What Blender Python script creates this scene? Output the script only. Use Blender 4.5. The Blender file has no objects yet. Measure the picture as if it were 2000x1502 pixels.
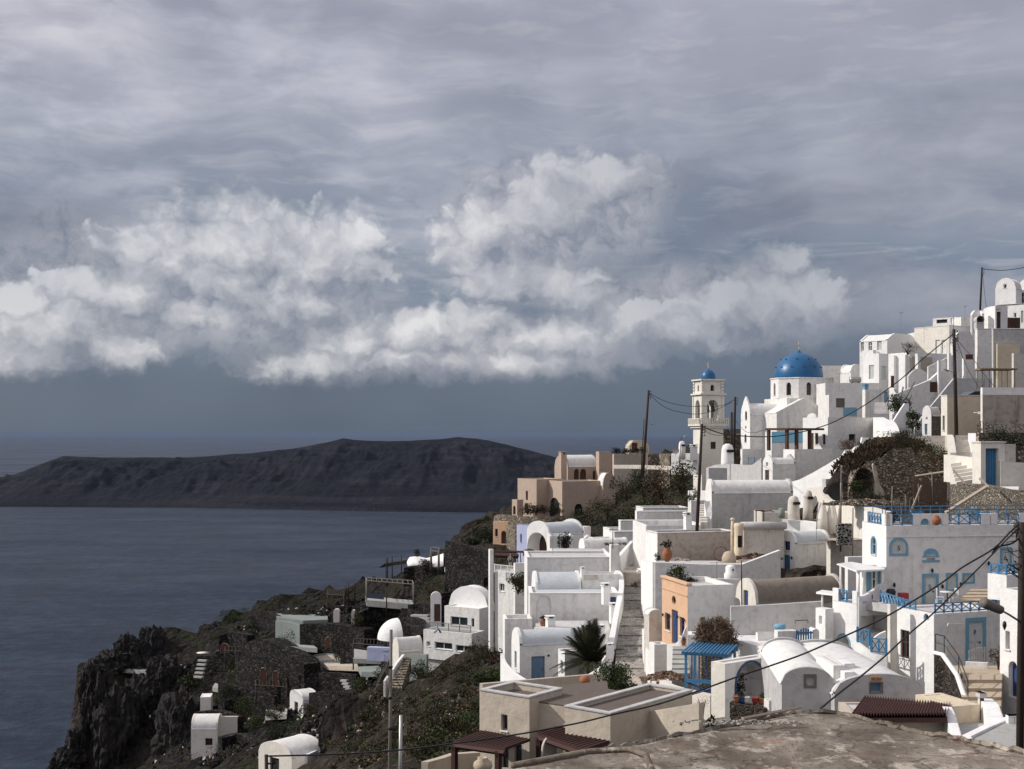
import bpy, bmesh, math, random
import numpy as np
from mathutils import Vector, noise as mnoise
random.seed(7)
FP, CX, HY = 2500.0, 1000.0, 848.0      # focal length in photo pixels, centre column, eye level row
SCN = bpy.context.scene
COL = SCN.collection
def P(px, py, d): return Vector(((px-CX)/FP*d, d, (HY-py)/FP*d))
# ---------------------------------------------------------------- materials
class NT:
    def __init__(s, tree): s.t = tree; s.n = tree.nodes; s.l = tree.links
    def node(s, ty, **kw):
        n = s.n.new(ty)
        for k, v in kw.items():
            if k.startswith('i_'): s.put(n.inputs[k[2:].replace('_', ' ')], v)
            elif k.startswith('n_'): s.put(n.inputs[int(k[2:])], v)
            else: setattr(n, k, v)
        return n
    def put(s, sock, v):
        if hasattr(v, 'is_linked') or isinstance(v, bpy.types.NodeSocket): s.l.new(v, sock)
        else: sock.default_value = v
    def m(s, op, a, b=0.0, c=0.0, clamp=False):
        n = s.n.new('ShaderNodeMath'); n.operation = op; n.use_clamp = clamp
        for i, v in enumerate((a, b, c)): s.put(n.inputs[i], v)
        return n.outputs[0]
    def vm(s, op, a, b=(0,0,0)):
        n = s.n.new('ShaderNodeVectorMath'); n.operation = op
        s.put(n.inputs[0], a)
        if op == 'SCALE': s.put(n.inputs['Scale'], b)
        else: s.put(n.inputs[1], b)
        return n.outputs['Value'] if op in ('LENGTH', 'DOT_PRODUCT') else n.outputs[0]
    def mix(s, f, a, b, mode='MIX'):
        n = s.n.new('ShaderNodeMix'); n.data_type = 'RGBA'; n.blend_type = mode
        s.put(n.inputs[0], f)
        s.put(n.inputs[6], a if not isinstance(a, tuple) else (*a[:3], 1)); s.put(n.inputs[7], b if not isinstance(b, tuple) else (*b[:3], 1))
        return n.outputs[2]
    def noise(s, vec, scale, detail=3, rough=.5, out=0):
        n = s.n.new('ShaderNodeTexNoise')
        if vec is not None: s.l.new(vec, n.inputs['Vector'])
        n.inputs['Scale'].default_value = scale; n.inputs['Detail'].default_value = detail; n.inputs['Roughness'].default_value = rough
        return n.outputs[out]
    def vor(s, vec, scale, feature='F1', out=0):
        n = s.n.new('ShaderNodeTexVoronoi'); n.feature = feature
        s.l.new(vec, n.inputs['Vector']); n.inputs['Scale'].default_value = scale
        return n.outputs[out]
    def rng(s, v, a, b, c=0.0, d=1.0, smooth=False):
        n = s.n.new('ShaderNodeMapRange'); n.clamp = True
        if smooth: n.interpolation_type = 'SMOOTHSTEP'
        for i, x in enumerate((v, a, b, c, d)): s.put(n.inputs[i], x)
        return n.outputs[0]
    def ramp(s, f, stops):
        n = s.n.new('ShaderNodeValToRGB'); s.put(n.inputs[0], f)
        e = n.color_ramp.elements
        while len(e) < len(stops): e.new(.5)
        for x, (p, c) in zip(e, stops): x.position = p; x.color = (*c, 1)
        return n.outputs[0]
    def pos(s): return s.n.new('ShaderNodeNewGeometry').outputs['Position']
    def scl(s, vec, sc): return s.vm('MULTIPLY', vec, sc)
def newmat(name):
    m = bpy.data.materials.new(name); m.use_nodes = True
    t = NT(m.node_tree); b = m.node_tree.nodes['Principled BSDF']
    return m, t, b
def bumpit(t, b, h, strength=.4, dist=.05):
    n = t.n.new('ShaderNodeBump'); n.inputs['Strength'].default_value = strength; n.inputs['Distance'].default_value = dist
    t.l.new(h, n.inputs['Height']); t.l.new(n.outputs[0], b.inputs['Normal'])
def plaster(name, col, dirt=.25, dirtcol=(.32,.27,.21), streak=.3, bump=.5, rough=.85):
    m, t, b = newmat(name); p = t.pos()
    n1 = t.noise(p, .35, 4, .6); n2 = t.noise(p, 2.2, 4, .65)
    st = t.noise(t.scl(p, (1.6, 1.6, .16)), 1.0, 4, .6)
    c = t.mix(t.rng(n1, .35, .7), tuple(x*.93 for x in col), tuple(min(1, x*1.04) for x in col))
    f = t.m('MULTIPLY', t.rng(n2, .48, .8), dirt)
    c = t.mix(f, c, dirtcol)
    f2 = t.m('MULTIPLY', t.m('MULTIPLY', t.rng(st, .52, .72), t.rng(n1, .4, .65)), streak)
    c = t.mix(f2, c, dirtcol)
    t.l.new(c, b.inputs['Base Color']); b.inputs['Roughness'].default_value = rough
    b.inputs['Specular IOR Level'].default_value = .25
    h = t.m('ADD', t.noise(p, 1.3, 3, .5), t.m('MULTIPLY', t.noise(p, 9, 2, .5), .25))
    bumpit(t, b, h, bump, .12)
    bv = t.n.new('ShaderNodeBevel'); bv.samples = 3; bv.inputs['Radius'].default_value = .07
    t.l.new(bv.outputs[0], [n for n in t.n if n.type == 'BUMP'][0].inputs['Normal'])
    return m
def flatmat(name, col, rough=.6, var=.12, scale=3, metal=0, bump=0, spec=.4):
    m, t, b = newmat(name); p = t.pos()
    c = t.mix(t.noise(p, scale, 3, .6), tuple(x*(1-var*1.6) for x in col), tuple(min(1, x*(1+var*1.6)) for x in col))
    t.l.new(c, b.inputs['Base Color']); b.inputs['Roughness'].default_value = rough
    b.inputs['Metallic'].default_value = metal; b.inputs['Specular IOR Level'].default_value = spec
    if bump: bumpit(t, b, t.noise(p, scale*3, 3), bump, .05)
    return m
def stonemat(name, dark, light, scale=2.6, mortar=(.05,.045,.04), mw=.06, bump=1.0, mottle=None):
    m, t, b = newmat(name); p = t.pos()
    w = t.vm('ADD', p, t.vm('SCALE', t.noise(p, 1.5, 2, .5, 1), .35))
    w = t.scl(w, (1, 1, 1.5))
    cell = t.vor(w, scale, 'F1', 1); e = t.vor(w, scale, 'DISTANCE_TO_EDGE', 0)
    g = t.n.new('ShaderNodeSeparateColor'); t.l.new(cell, g.inputs[0])
    c = t.mix(t.m('POWER', g.outputs[0], 1.8), dark, light)
    if mottle: c = t.mix(t.rng(g.outputs[1], .7, .9), c, mottle)
    c = t.mix(t.rng(t.noise(p, .5, 3, .6), .3, .7, 0, .35), c, tuple(x*.5 for x in dark))
    c = t.mix(t.rng(e, 0, mw, 1, 0), c, mortar)
    t.l.new(c, b.inputs['Base Color']); b.inputs['Roughness'].default_value = .9; b.inputs['Specular IOR Level'].default_value = .15
    bumpit(t, b, t.m('ADD', t.rng(e, 0, .18), t.m('MULTIPLY', t.noise(p, 8, 3), .4)), bump, .12)
    return m
def leafmat(name, a, bcol, c=None):
    m, t, b = newmat(name)
    r = t.n.new('ShaderNodeNewGeometry').outputs['Random Per Island']
    stops = [(0, a), (.6, bcol)] + ([(1, c)] if c else [])
    col = t.ramp(r, stops)
    col = t.mix(t.rng(t.noise(t.pos(), .45, 3, .6), .3, .7), tuple(x*.55 for x in a), col)
    t.l.new(col, b.inputs['Base Color']); b.inputs['Roughness'].default_value = .7; b.inputs['Specular IOR Level'].default_value = .2
    return m
def woodmat(name, col, rough=.75):
    m, t, b = newmat(name); p = t.pos()
    n = t.noise(t.scl(p, (9, 9, 1.2)), 1.0, 4, .6)
    c = t.mix(n, tuple(x*.6 for x in col), tuple(min(1, x*1.35) for x in col))
    t.l.new(c, b.inputs['Base Color']); b.inputs['Roughness'].default_value = rough; b.inputs['Specular IOR Level'].default_value = .25
    return m
def glassmat(name, col=(.015,.02,.025)):
    m, t, b = newmat(name)
    b.inputs['Base Color'].default_value = (*col, 1); b.inputs['Roughness'].default_value = .08
    b.inputs['Specular IOR Level'].default_value = .6
    return m
# ---------------------------------------------------------------- mesh builder
class Fr:                                # a local frame: origin and heading in the ground plane
    def __init__(s, o, ang=0): s.o = Vector(o); s.a = ang; s.u = Vector((math.cos(ang), math.sin(ang), 0)); s.v = Vector((-math.sin(ang), math.cos(ang), 0))
    def __call__(s, x, y, z): return s.o + s.u*x + s.v*y + Vector((0, 0, z))
W0 = Fr((0,0,0))
class MB:
    def __init__(s, fr=None): s.v = []; s.f = []; s.fr = fr or W0; s.sm = []
    def add(s, vs, fs, smooth=False, local=True):
        o = len(s.v)
        s.v += [s.fr(*p) if local else Vector(p) for p in vs]
        for f in fs: s.f.append([i+o for i in f]); s.sm.append(smooth)
        return s
    def box(s, x0, x1, y0, y1, z0, z1):
        vs = [(x0,y0,z0),(x1,y0,z0),(x1,y1,z0),(x0,y1,z0),(x0,y0,z1),(x1,y0,z1),(x1,y1,z1),(x0,y1,z1)]
        return s.add(vs, [(0,3,2,1),(4,5,6,7),(0,1,5,4),(1,2,6,5),(2,3,7,6),(3,0,4,7)])
    def quad(s, a, b, c, d): return s.add([a, b, c, d], [(0,1,2,3)])
    def tube(s, pts, r, n=6, r2=None, caps=True):
        pts = [Vector(p) for p in pts]; k = len(pts); vs = []; fs = []
        for i, p in enumerate(pts):
            t = (pts[min(i+1, k-1)] - pts[max(i-1, 0)]).normalized()
            a = t.cross(Vector((0,0,1))); a = a.normalized() if a.length > 1e-3 else Vector((1,0,0))
            b = t.cross(a); rr = r if r2 is None else r + (r2-r)*i/(k-1)
            for j in range(n):
                q = p + (a*math.cos(j*2*math.pi/n) + b*math.sin(j*2*math.pi/n))*rr; vs.append(tuple(q))
        for i in range(k-1):
            for j in range(n):
                j2 = (j+1) % n; fs.append((i*n+j, i*n+j2, (i+1)*n+j2, (i+1)*n+j))
        if caps: fs += [tuple(range(n))[::-1], tuple((k-1)*n+j for j in range(n))]
        return s.add(vs, fs, n > 5)
    def lathe(s, c, prof, n=16, half=None, sx=1, sy=1):
        vs = []; fs = []
        for (r, z) in prof:
            for j in range(n): a = j*2*math.pi/n; vs.append((c[0]+r*sx*math.cos(a), c[1]+r*sy*math.sin(a), c[2]+z))
        for i in range(len(prof)-1):
            for j in range(n): j2 = (j+1) % n; fs.append((i*n+j, i*n+j2, (i+1)*n+j2, (i+1)*n+j))
        if prof[0][0] > 1e-4: fs.append(tuple(range(n))[::-1])
        if prof[-1][0] > 1e-4: fs.append(tuple((len(prof)-1)*n+j for j in range(n)))
        return s.add(vs, fs, True)
    def prism(s, poly, y0, y1):          # poly in local x,z; extruded along local y
        n = len(poly)
        vs = [(x, y0, z) for x, z in poly] + [(x, y1, z) for x, z in poly]
        fs = [tuple(range(n)), tuple(range(2*n-1, n-1, -1))] + [(i, i+n, (i+1) % n+n, (i+1) % n) for i in range(n)]
        return s.add(vs, fs)
    def slab(s, poly, z0, z1):           # poly in local x,y
        n = len(poly)
        vs = [(x, y, z0) for x, y in poly] + [(x, y, z1) for x, y in poly]
        fs = [tuple(range(n-1, -1, -1)), tuple(range(n, 2*n))] + [(i, (i+1) % n, (i+1) % n+n, i+n) for i in range(n)]
        return s.add(vs, fs)
def mesh_obj(name, mb, mat, loc=(0,0,0), parent=None):
    me = bpy.data.meshes.new(name); L = Vector(loc)
    me.from_pydata([tuple(p-L) for p in mb.v], [], mb.f)
    me.polygons.foreach_set('use_smooth', mb.sm); me.update()
    if mat: me.materials.append(mat)
    o = bpy.data.objects.new(name, me); COL.objects.link(o)
    if parent is None: o.location = L
    else: o.parent = parent
    return o
class T:                                 # a thing: an Empty at its base that parents its parts
    def __init__(s, name, label, cat, loc, group=None):
        o = bpy.data.objects.new(name, None); COL.objects.link(o); o.location = loc; o.empty_display_size = .3
        o['label'] = label; o['category'] = cat
        if group: o['group'] = group
        s.o = o; s.loc = Vector(loc)
    def part(s, name, mb, mat, parent=None, label=None, kind=None):
        o = mesh_obj(name, mb, mat, s.loc, parent or s.o)
        if label: o['label'] = label
        if kind: o['kind'] = kind
        return o
def one(name, label, cat, mb, mat, loc=None, group=None):
    if loc is None:
        xs = [p.x for p in mb.v]; ys = [p.y for p in mb.v]
        loc = ((min(xs)+max(xs))/2, (min(ys)+max(ys))/2, min(p.z for p in mb.v))
    o = mesh_obj(name, mb, mat, loc); o['label'] = label; o['category'] = cat
    if group: o['group'] = group
    return o
def struct(name, mb, mat, kind='structure'):
    o = mesh_obj(name, mb, mat); o['kind'] = kind; return o
def copy_thing(root, loc, label, group=None, rz=0):
    r = root.copy(); COL.objects.link(r); r.location = loc; r.rotation_euler.z = rz; r['label'] = label
    if group: r['group'] = group
    for ch in list(root.children):
        c = ch.copy(); COL.objects.link(c); c.parent = r
        for g in ch.children: d = g.copy(); COL.objects.link(d); d.parent = c
    return r
# ---------------------------------------------------------------- camera, sun, sky
cam = bpy.data.cameras.new('camera'); co = bpy.data.objects.new('camera', cam); COL.objects.link(co)
co.rotation_euler = (math.pi/2, 0, 0); cam.sensor_width = 36; cam.lens = 36*FP/2000
cam.shift_y = (HY-751)/2000; cam.clip_start = .5; cam.clip_end = 400000; SCN.camera = co
SUN_EL, SUN_AZ = math.radians(34), math.radians(-84)      # azimuth clockwise from +Y
sd = Vector((math.sin(SUN_AZ)*math.cos(SUN_EL), math.cos(SUN_AZ)*math.cos(SUN_EL), math.sin(SUN_EL)))
sl = bpy.data.lights.new('sun', 'SUN'); so = bpy.data.objects.new('sun', sl); COL.objects.link(so)
sl.energy = 3.35; sl.angle = math.radians(.6); sl.color = (1, .955, .89)
so.rotation_euler = sd.to_track_quat('Z', 'Y').to_euler(); so.location = (0,0,60)
vs = SCN.view_settings; vs.view_transform = 'Standard'; vs.look = 'None'; vs.gamma = 1; vs.exposure = .10
w = bpy.data.worlds.new('World'); SCN.world = w; w.use_nodes = True
t = NT(w.node_tree); bg = w.node_tree.nodes['Background']
sky = t.n.new('ShaderNodeTexSky'); sky.sky_type = 'NISHITA'; sky.sun_disc = False
sky.sun_elevation = SUN_EL; sky.sun_rotation = SUN_AZ; sky.altitude = 300
dv = t.n.new('ShaderNodeTexCoord').outputs['Generated']
sx = t.n.new('ShaderNodeSeparateXYZ'); t.l.new(dv, sx.inputs[0])
X, Y, Z = sx.outputs
az = t.m('ARCTAN2', X, Y)                                  # azimuth, and elevation, in hundredths of the focal length
el = t.m('ARCTANGENT', t.m('DIVIDE', Z, t.m('SQRT', t.m('ADD', t.m('MULTIPLY', X, X), t.m('MULTIPLY', Y, Y)))))
cv = t.n.new('ShaderNodeCombineXYZ'); t.l.new(t.m('MULTIPLY', az, 25), cv.inputs[0]); t.l.new(t.m('MULTIPLY', el, 25), cv.inputs[1])
q0 = cv.outputs[0]
q = t.vm('MULTIPLY', q0, (1, 1, 1))
def K(px, py): return (math.atan((px-CX)/FP)*25, math.atan((HY-py)/FP)*25, 0)
CUM = [(470,548,235,78),(480,490,175,86),(635,508,122,80),(325,520,130,78),(240,575,110,50),(700,470,52,38),(560,590,160,42),(400,610,150,36),
       (95,650,150,55),(235,690,90,36),(40,706,110,30),(20,600,90,36),(140,560,70,30),
       (955,462,105,70),(1075,405,120,62),(1165,345,125,40),(1000,540,120,46),(1105,560,72,42),
       (680,668,105,44),(815,645,130,50),(935,622,90,34),(1085,655,110,42),(620,712,120,26),(800,705,200,24),(1010,705,180,20),
       (1255,622,90,34),(1330,640,120,36),(1450,600,150,44),(1528,518,44,26),(1560,590,90,40)]
STR = [(1880,330,200,130),(1750,600,300,80),(1640,420,260,60),(60,480,230,90),(1330,560,160,50),(1260,330,120,26)]
def field(q, blobs, k=.10):
    r = None
    for (cx, cy, rx, ry) in blobs:
        c = K(cx, cy)
        d = t.vm('LENGTH', t.vm('MULTIPLY', t.vm('SUBTRACT', q, c), (100/rx, 100/ry, 0)))
        r = d if r is None else t.m('SMOOTH_MIN', r, d, k)
    return r
wv = t.vm('SUBTRACT', t.noise(q, 1.1, 4, .6, 1), (.5,.5,.5)); qw = t.vm('ADD', q, t.vm('SCALE', wv, .9))
def vorf(v, sc):
    n = t.n.new('ShaderNodeTexVoronoi'); n.feature = 'F1'; n.voronoi_dimensions = '2D'; t.l.new(v, n.inputs['Vector']); n.inputs['Scale'].default_value = sc
    n.inputs['Detail'].default_value = 1.7; n.inputs['Roughness'].default_value = .55; n.inputs['Lacunarity'].default_value = 2.3
    return n.outputs[0]
MAJ = [c for c in CUM if c[2]*c[3] > 3900]
def dens(v, bl=CUM): return t.m('ADD', field(v, bl, .16), t.m('MULTIPLY', vorf(t.vm('MULTIPLY', v, (1, 1.15, 0)), 1.7), .58))
f1 = dens(qw); fm = t.m('ADD', field(qw, MAJ, .16), t.m('SUBTRACT', f1, 0)) if False else f1; f2 = dens(t.vm('ADD', qw, (-.28, .50, 0)), MAJ)     # second sample nearer the sun, for the lit edges
det = t.noise(qw, 2.2, 5, .6); soft = t.noise(q, .45, 2, .5)
w_ = t.rng(soft, .35, .65, .18, .62)
w_ = t.m('ADD', w_, t.rng(t.m('MULTIPLY', el, 25), 1.1, 2.3, .35, 0))
fe = t.m('ADD', f1, t.m('MULTIPLY', t.m('SUBTRACT', det, .5), .5))
cover = t.rng(fe, t.m('ADD', 1.42, w_), t.m('SUBTRACT', 1.42, w_), 0, 1, True)
lit = t.m('ADD', t.m('MULTIPLY', t.m('SUBTRACT', f2, f1), 1.25), t.m('MULTIPLY', t.m('SUBTRACT', det, .5), .95))
litf = t.rng(lit, -.80, 1.35, 0, 1, False)
az25 = t.m('MULTIPLY', az, 25)
dim = t.m('MULTIPLY', t.rng(az25, -2.0, 1.5, 1, .70), t.rng(az25, 2.5, 6.5, 1, .72))
ccol = t.mix(t.m('MULTIPLY', litf, dim), (.215,.235,.295), (.75,.74,.74))
# high sheet of stratus
qs = t.vm('MULTIPLY', q0, (.42, 1.2, 1))
qs = t.vm('ADD', qs, t.vm('SCALE', t.vm('SUBTRACT', t.noise(q0, .4, 2, .5, 1), (.5,.5,.5)), .9))
s1 = t.noise(t.vm('ADD', qs, (3.1, .7, 0)), .6, 6, .6)
s2 = t.noise(t.vm('ADD', qs, (7.1, 2.7, 4)), .85, 6, .56)
elv = t.m('MULTIPLY', el, 25)
base = t.ramp(t.m('DIVIDE', elv, 9.0, 0, True), [(0, (.092,.124,.172)), (.10, (.104,.134,.188)), (.30, (.165,.205,.27)), (.5, (.235,.27,.335)), (.75, (.33,.34,.405)), (1, (.33,.335,.40))])
left = t.rng(az25, -10, 9, 1, 0)
high = t.rng(elv, 2.4, 5.2)
sc_ = t.mix(t.rng(s2, .30, .74), (.285,.305,.38), (.61,.61,.675))
stf = t.m('MULTIPLY', t.rng(s1, .40, .62, 0, 1, True), t.m('MULTIPLY', high, t.rng(left, 0, 1, .22, 1.0)))
skyc = t.mix(stf, base, sc_)
wisp = t.m('MULTIPLY', t.rng(t.noise(t.vm('MULTIPLY', qs, (1.2, 2.4, 1)), 1.1, 6, .6), .52, .72), t.m('MULTIPLY', t.rng(elv, 1.6, 3), .5))
skyc = t.mix(wisp, skyc, (.50,.49,.52))
tl = t.m('MULTIPLY', t.rng(az25, -10, 1, .85, 0), t.m('MULTIPLY', t.rng(elv, 4.0, 8.5), t.rng(s2, .35, .65)))
skyc = t.mix(tl, skyc, (.72,.71,.74))
g1 = field(t.vm('ADD', q, t.vm('SCALE', t.vm('SUBTRACT', t.noise(q, .5, 5, .6, 1), (.5,.5,.5)), 2.4)), STR, .3)
skyc = t.mix(t.m('MULTIPLY', t.rng(g1, 1.3, .5, 0, 1, True), .75), skyc, t.mix(t.rng(s2, .35, .7), (.20,.22,.28), (.38,.38,.43)))
UND = [(420,590,340,110),(110,580,190,130),(1040,440,210,110),(1210,400,110,90),(900,680,380,60),(1380,600,280,80)]
un = t.m('ADD', field(qw, UND, .3), t.m('MULTIPLY', t.m('SUBTRACT', det, .5), 1.3))
skyc = t.mix(t.m('MULTIPLY', t.rng(un, 1.35, .55, 0, 1, True), .85), skyc, t.mix(t.rng(det, .35, .68), (.235,.255,.31), (.50,.49,.52)))
skyc = t.mix(t.m('MULTIPLY', cover, .90), skyc, ccol)
low_ = t.noise(t.vm('ADD', q0, (2.3, 5.1, 0)), .17, 3, .5)
skyc = t.mix(1.0, skyc, t.mix(t.rng(low_, .34, .66), (.80,.82,.86), (1.20,1.18,1.17)), 'MULTIPLY')
# the physical sky shows only where the cloud sheet thins out
ns = t.vm('SCALE', sky.outputs[0], .09)
out = t.mix(.93, ns, skyc)
# unseen sky overhead and behind the viewpoint brightened, added as fill for shaded walls
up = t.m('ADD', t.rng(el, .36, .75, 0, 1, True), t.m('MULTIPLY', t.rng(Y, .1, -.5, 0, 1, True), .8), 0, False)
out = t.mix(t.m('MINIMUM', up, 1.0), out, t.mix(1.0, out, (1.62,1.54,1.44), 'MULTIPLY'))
below = t.rng(Z, -.02, 0)
out = t.mix(below, (.06,.075,.095), out)
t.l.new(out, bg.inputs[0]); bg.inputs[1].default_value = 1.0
w.cycles.sampling_method = 'MANUAL'; w.cycles.sample_map_resolution = 512
# ---------------------------------------------------------------- sea
SEA = -300.0
m_sea, t, b = newmat('sea_water'); p = t.pos()
big = t.noise(t.scl(p, (1/900, 1/350, 0)), 1.0, 5, .6)
fine = t.noise(t.scl(p, (1/34, 1/30, 0)), 1.0, 6, .8)
mid = t.noise(t.scl(p, (1/240, 1/150, 0)), 1.0, 5, .65)
c = t.mix(t.rng(big, .35, .7), (.002,.008,.022), (.006,.015,.032))
c = t.mix(t.m('MULTIPLY', t.rng(t.m('ADD', t.m('MULTIPLY', fine, .65), t.m('MULTIPLY', mid, .35)), .46, .62), .9), c, (.028,.044,.074))
t.l.new(c, b.inputs['Base Color'])
t.l.new(t.rng(big, .3, .7, .28, .5), b.inputs['Roughness']); b.inputs['Specular IOR Level'].default_value = .085
bumpit(t, b, t.m('ADD', t.m('MULTIPLY', fine, 1.3), t.m('MULTIPLY', mid, 1.6)), .8, 7.0)
mb = MB(); N = 64; R = 150000
mb.add([(0, 5000, SEA)] + [(R*math.cos(i*2*math.pi/N), 5000+R*math.sin(i*2*math.pi/N), SEA) for i in range(N)], [(0, i+1, (i+1) % N+1) for i in range(N)])
struct('sea', mb, m_sea)
# ---------------------------------------------------------------- far island
SIL = [(-500,985),(-300,972),(-120,955),(0,938),(60,914),(100,898),(130,890),(200,893),(380,893),(440,888),(520,882),(600,872),(640,864),(670,856),(690,859),(760,862),(860,858),(895,853),(930,856),(960,861),(1030,878),(1085,893),(1200,925),(1330,965),(1450,1000)]
def interp(tab, x):
    xs = [a for a, *_ in tab]; ys = [b for _, b in tab]; return float(np.interp(x, xs, ys))
mb = MB(); NX, NYr = 640, 72; vs_ = []; fs_ = []
for i in range(NX+1):
    px = -480 + 1900*i/NX
    dsh = interp([(-500,5350),(0,5300),(400,5220),(800,4950),(1100,4850),(1450,4800)], px)
    drd = 6700.0
    zr = (HY-interp(SIL, px))/FP*drd - SEA
    for j in range(NYr+1):
        s = j/NYr*1.35
        d = dsh + (drd-dsh)*s
        x = (px-CX)/FP*(drd*.35+d*.65)
        if s <= 1: prof = min(1, .62*(s/.42)**.8) if s < .42 else .62+.38*((s-.42)/.58)**.75
        else: prof = max(-.1, 1-(s-1)*3.2)
        rid = 1-abs(mnoise.noise(Vector((x/210, d/900, 3)))*2); rid2 = 1-abs(mnoise.noise(Vector((x/75, d/330, 8)))*2)
        fb = mnoise.fractal(Vector((x/160, d/160, 1)), 1, 2, 8)
        k = (math.sin(math.pi*min(1, s)) if s < 1 else 0)
        rid3 = 1-abs(mnoise.noise(Vector((x/34, d/120, 5)))*2); h = zr*prof + k*((max(0, rid)**1.6-.5)*32 + (rid2-.6)*16 + (rid3-.6)*8 + fb*20) + fb*3*(s > .02)
        if s > .9 and s < 1.1: h = min(h, zr + 2)
        vs_.append((x, d + k*rid*40, SEA + (h if s > 0 else -3)))
for i in range(NX):
    for j in range(NYr):
        a = i*(NYr+1)+j; fs_.append((a, a+NYr+1, a+NYr+2, a+1))
mb.add(vs_, fs_, True)
m_isl, t, b = newmat('island_rock'); p = t.pos()
st = t.noise(t.scl(p, (1/700, 1/700, 1/22)), 1.0, 5, .6)
c = t.ramp(st, [(.3, (.004,.005,.010)), (.5, (.009,.010,.016)), (.62, (.022,.020,.026)), (.75, (.009,.010,.016))])  # cloud shadow and blue haze are put into these dark rock colours
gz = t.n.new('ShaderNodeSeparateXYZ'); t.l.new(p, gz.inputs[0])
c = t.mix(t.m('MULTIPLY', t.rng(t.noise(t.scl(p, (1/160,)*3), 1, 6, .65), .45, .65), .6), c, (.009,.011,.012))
t.l.new(c, b.inputs['Base Color']); b.inputs['Roughness'].default_value = .95; b.inputs['Specular IOR Level'].default_value = .1
bumpit(t, b, t.noise(t.scl(p, (1/40,)*3), 1, 6, .7), .9, 22)
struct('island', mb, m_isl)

HZ = True
if HZ:
    mb = MB(); R_ = 152000
    mb.box(-R_, R_, -R_, R_+5000, SEA-1, 90)
    hz = bpy.data.materials.new('haze_air'); hz.use_nodes = True; t = NT(hz.node_tree)
    hz.node_tree.nodes.remove(hz.node_tree.nodes['Principled BSDF'])
    pv = t.n.new('ShaderNodeVolumePrincipled'); pv.inputs['Color'].default_value = (.20,.265,.39,1); pv.inputs['Density'].default_value = 1.15e-5; pv.inputs['Anisotropy'].default_value = 0
    t.l.new(pv.outputs[0], hz.node_tree.nodes['Material Output'].inputs['Volume'])
    struct('haze', mb, hz, 'stuff')
# ---------------------------------------------------------------- the hillside
CPX = [(940,1495,62),(1300,1440,58),(1500,1420,55),(1900,1450,45),(1990,1405,48),(1890,1300,66),(1700,1270,70),(1450,1300,72),
 (1240,1312,88),(1240,1110,125),(1240,1050,142),(1000,1325,103),(955,1335,100),(880,1420,95),(850,1400,110),(800,1485,88),(700,1480,120),(640,1500,125),
 (700,1400,140),(800,1340,150),(640,1440,150),(500,1485,160),(880,1310,158),(960,1230,150),(600,1405,188),(500,1420,187),(400,1490,176),
 (300,1495,221),(200,1490,225),(250,1505,221),(160,1500,226),(700,1300,200),(560,1345,205),(450,1320,216),(390,1300,226),(200,1308,233),(300,1306,233),
 (600,1262,220),(480,1205,245),(700,1205,226),(620,1170,248),(700,1165,250),(760,1195,215),(860,1150,210),(800,1112,237),(900,1092,228),(950,1125,190),(960,1048,255),
 (1000,1012,255),(1100,1012,235),(1080,1082,170),(1150,1022,200),(1250,965,220),(1340,932,215),(1300,905,255),(1190,895,275),(1260,1000,175),
 (1365,1022,118),(1380,942,190),(1500,1002,128),(1500,945,150),(1400,912,185),(1560,905,175),(1650,905,145),(1600,1012,118),(1700,1002,108),
 (1750,868,123),(1700,885,119),(1850,880,116),(1950,955,92),(1990,1005,88),(1640,815,205),(1700,765,190),(1850,805,150),(1980,785,125),(1800,705,200),(1980,645,182),(1990,605,190),
 (1600,1205,85),(1500,1135,100),(1350,1105,108),(1720,1190,82),(1850,1190,82),(900,1335,132),(930,1305,127),(860,1352,135),(955,1275,122)]
CW = [(0,0,-9),(12,0,-8),(30,0,-6),(14,24,-11),(26,20,-9),(-6,30,-17),(0,45,-18),(-20,10,-20),(-40,30,-38),(-30,70,-34),(-50,110,-48),(60,260,8),(110,300,22),(140,200,24),(60,320,0),(130,100,18),(75,50,4),(70,0,2),(45,72,-4),(90,130,12),(35,40,-8),(100,200,20)]
_c = [tuple(P(*a)) for a in CPX] + CW
_c = np.array(_c); _A = np.sqrt(((_c[:, None, :2]-_c[None, :, :2])**2).sum(2)) + np.eye(len(_c))*-.6
_wt = np.linalg.solve(np.block([[_A, np.ones((len(_c),1))],[np.ones((1,len(_c))), np.zeros((1,1))]]), np.append(_c[:,2], 0))
EDGE = [(-44,-30),(-48,30),(-62,90),(-74,150),(-79,200)] + [tuple(P(a, 0, b)[:2]) for a, b in [(136,226),(162,233),(168,239),(240,244),(320,243),(400,242),(450,250),(520,257),(620,262),(700,258),(780,250),(860,264),(960,278),(1050,298),(1200,296),(1330,290),(1450,272),(1600,292),(1900,310)]] + [(200,330),(300,330),(300,-30)]
_E = np.array(EDGE)
def land_sdf(x, y):                      # distance outside the land's outline (0 inside)
    x = np.asarray(x, float); y = np.asarray(y, float); dmin = np.full(x.shape, 1e9); ins = np.zeros(x.shape, bool)
    for (a, b), (c, d) in zip(EDGE, EDGE[1:]+EDGE[:1]):
        ex, ey = c-a, d-b; tt = np.clip(((x-a)*ex+(y-b)*ey)/(ex*ex+ey*ey), 0, 1)
        dmin = np.minimum(dmin, np.hypot(x-a-tt*ex, y-b-tt*ey))
        cross = ((b > y) != (d > y)) & (x < (c-a)*(y-b)/((d-b) if d != b else 1e-9)+a); ins ^= cross
    return np.where(ins, -dmin, dmin)
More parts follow.
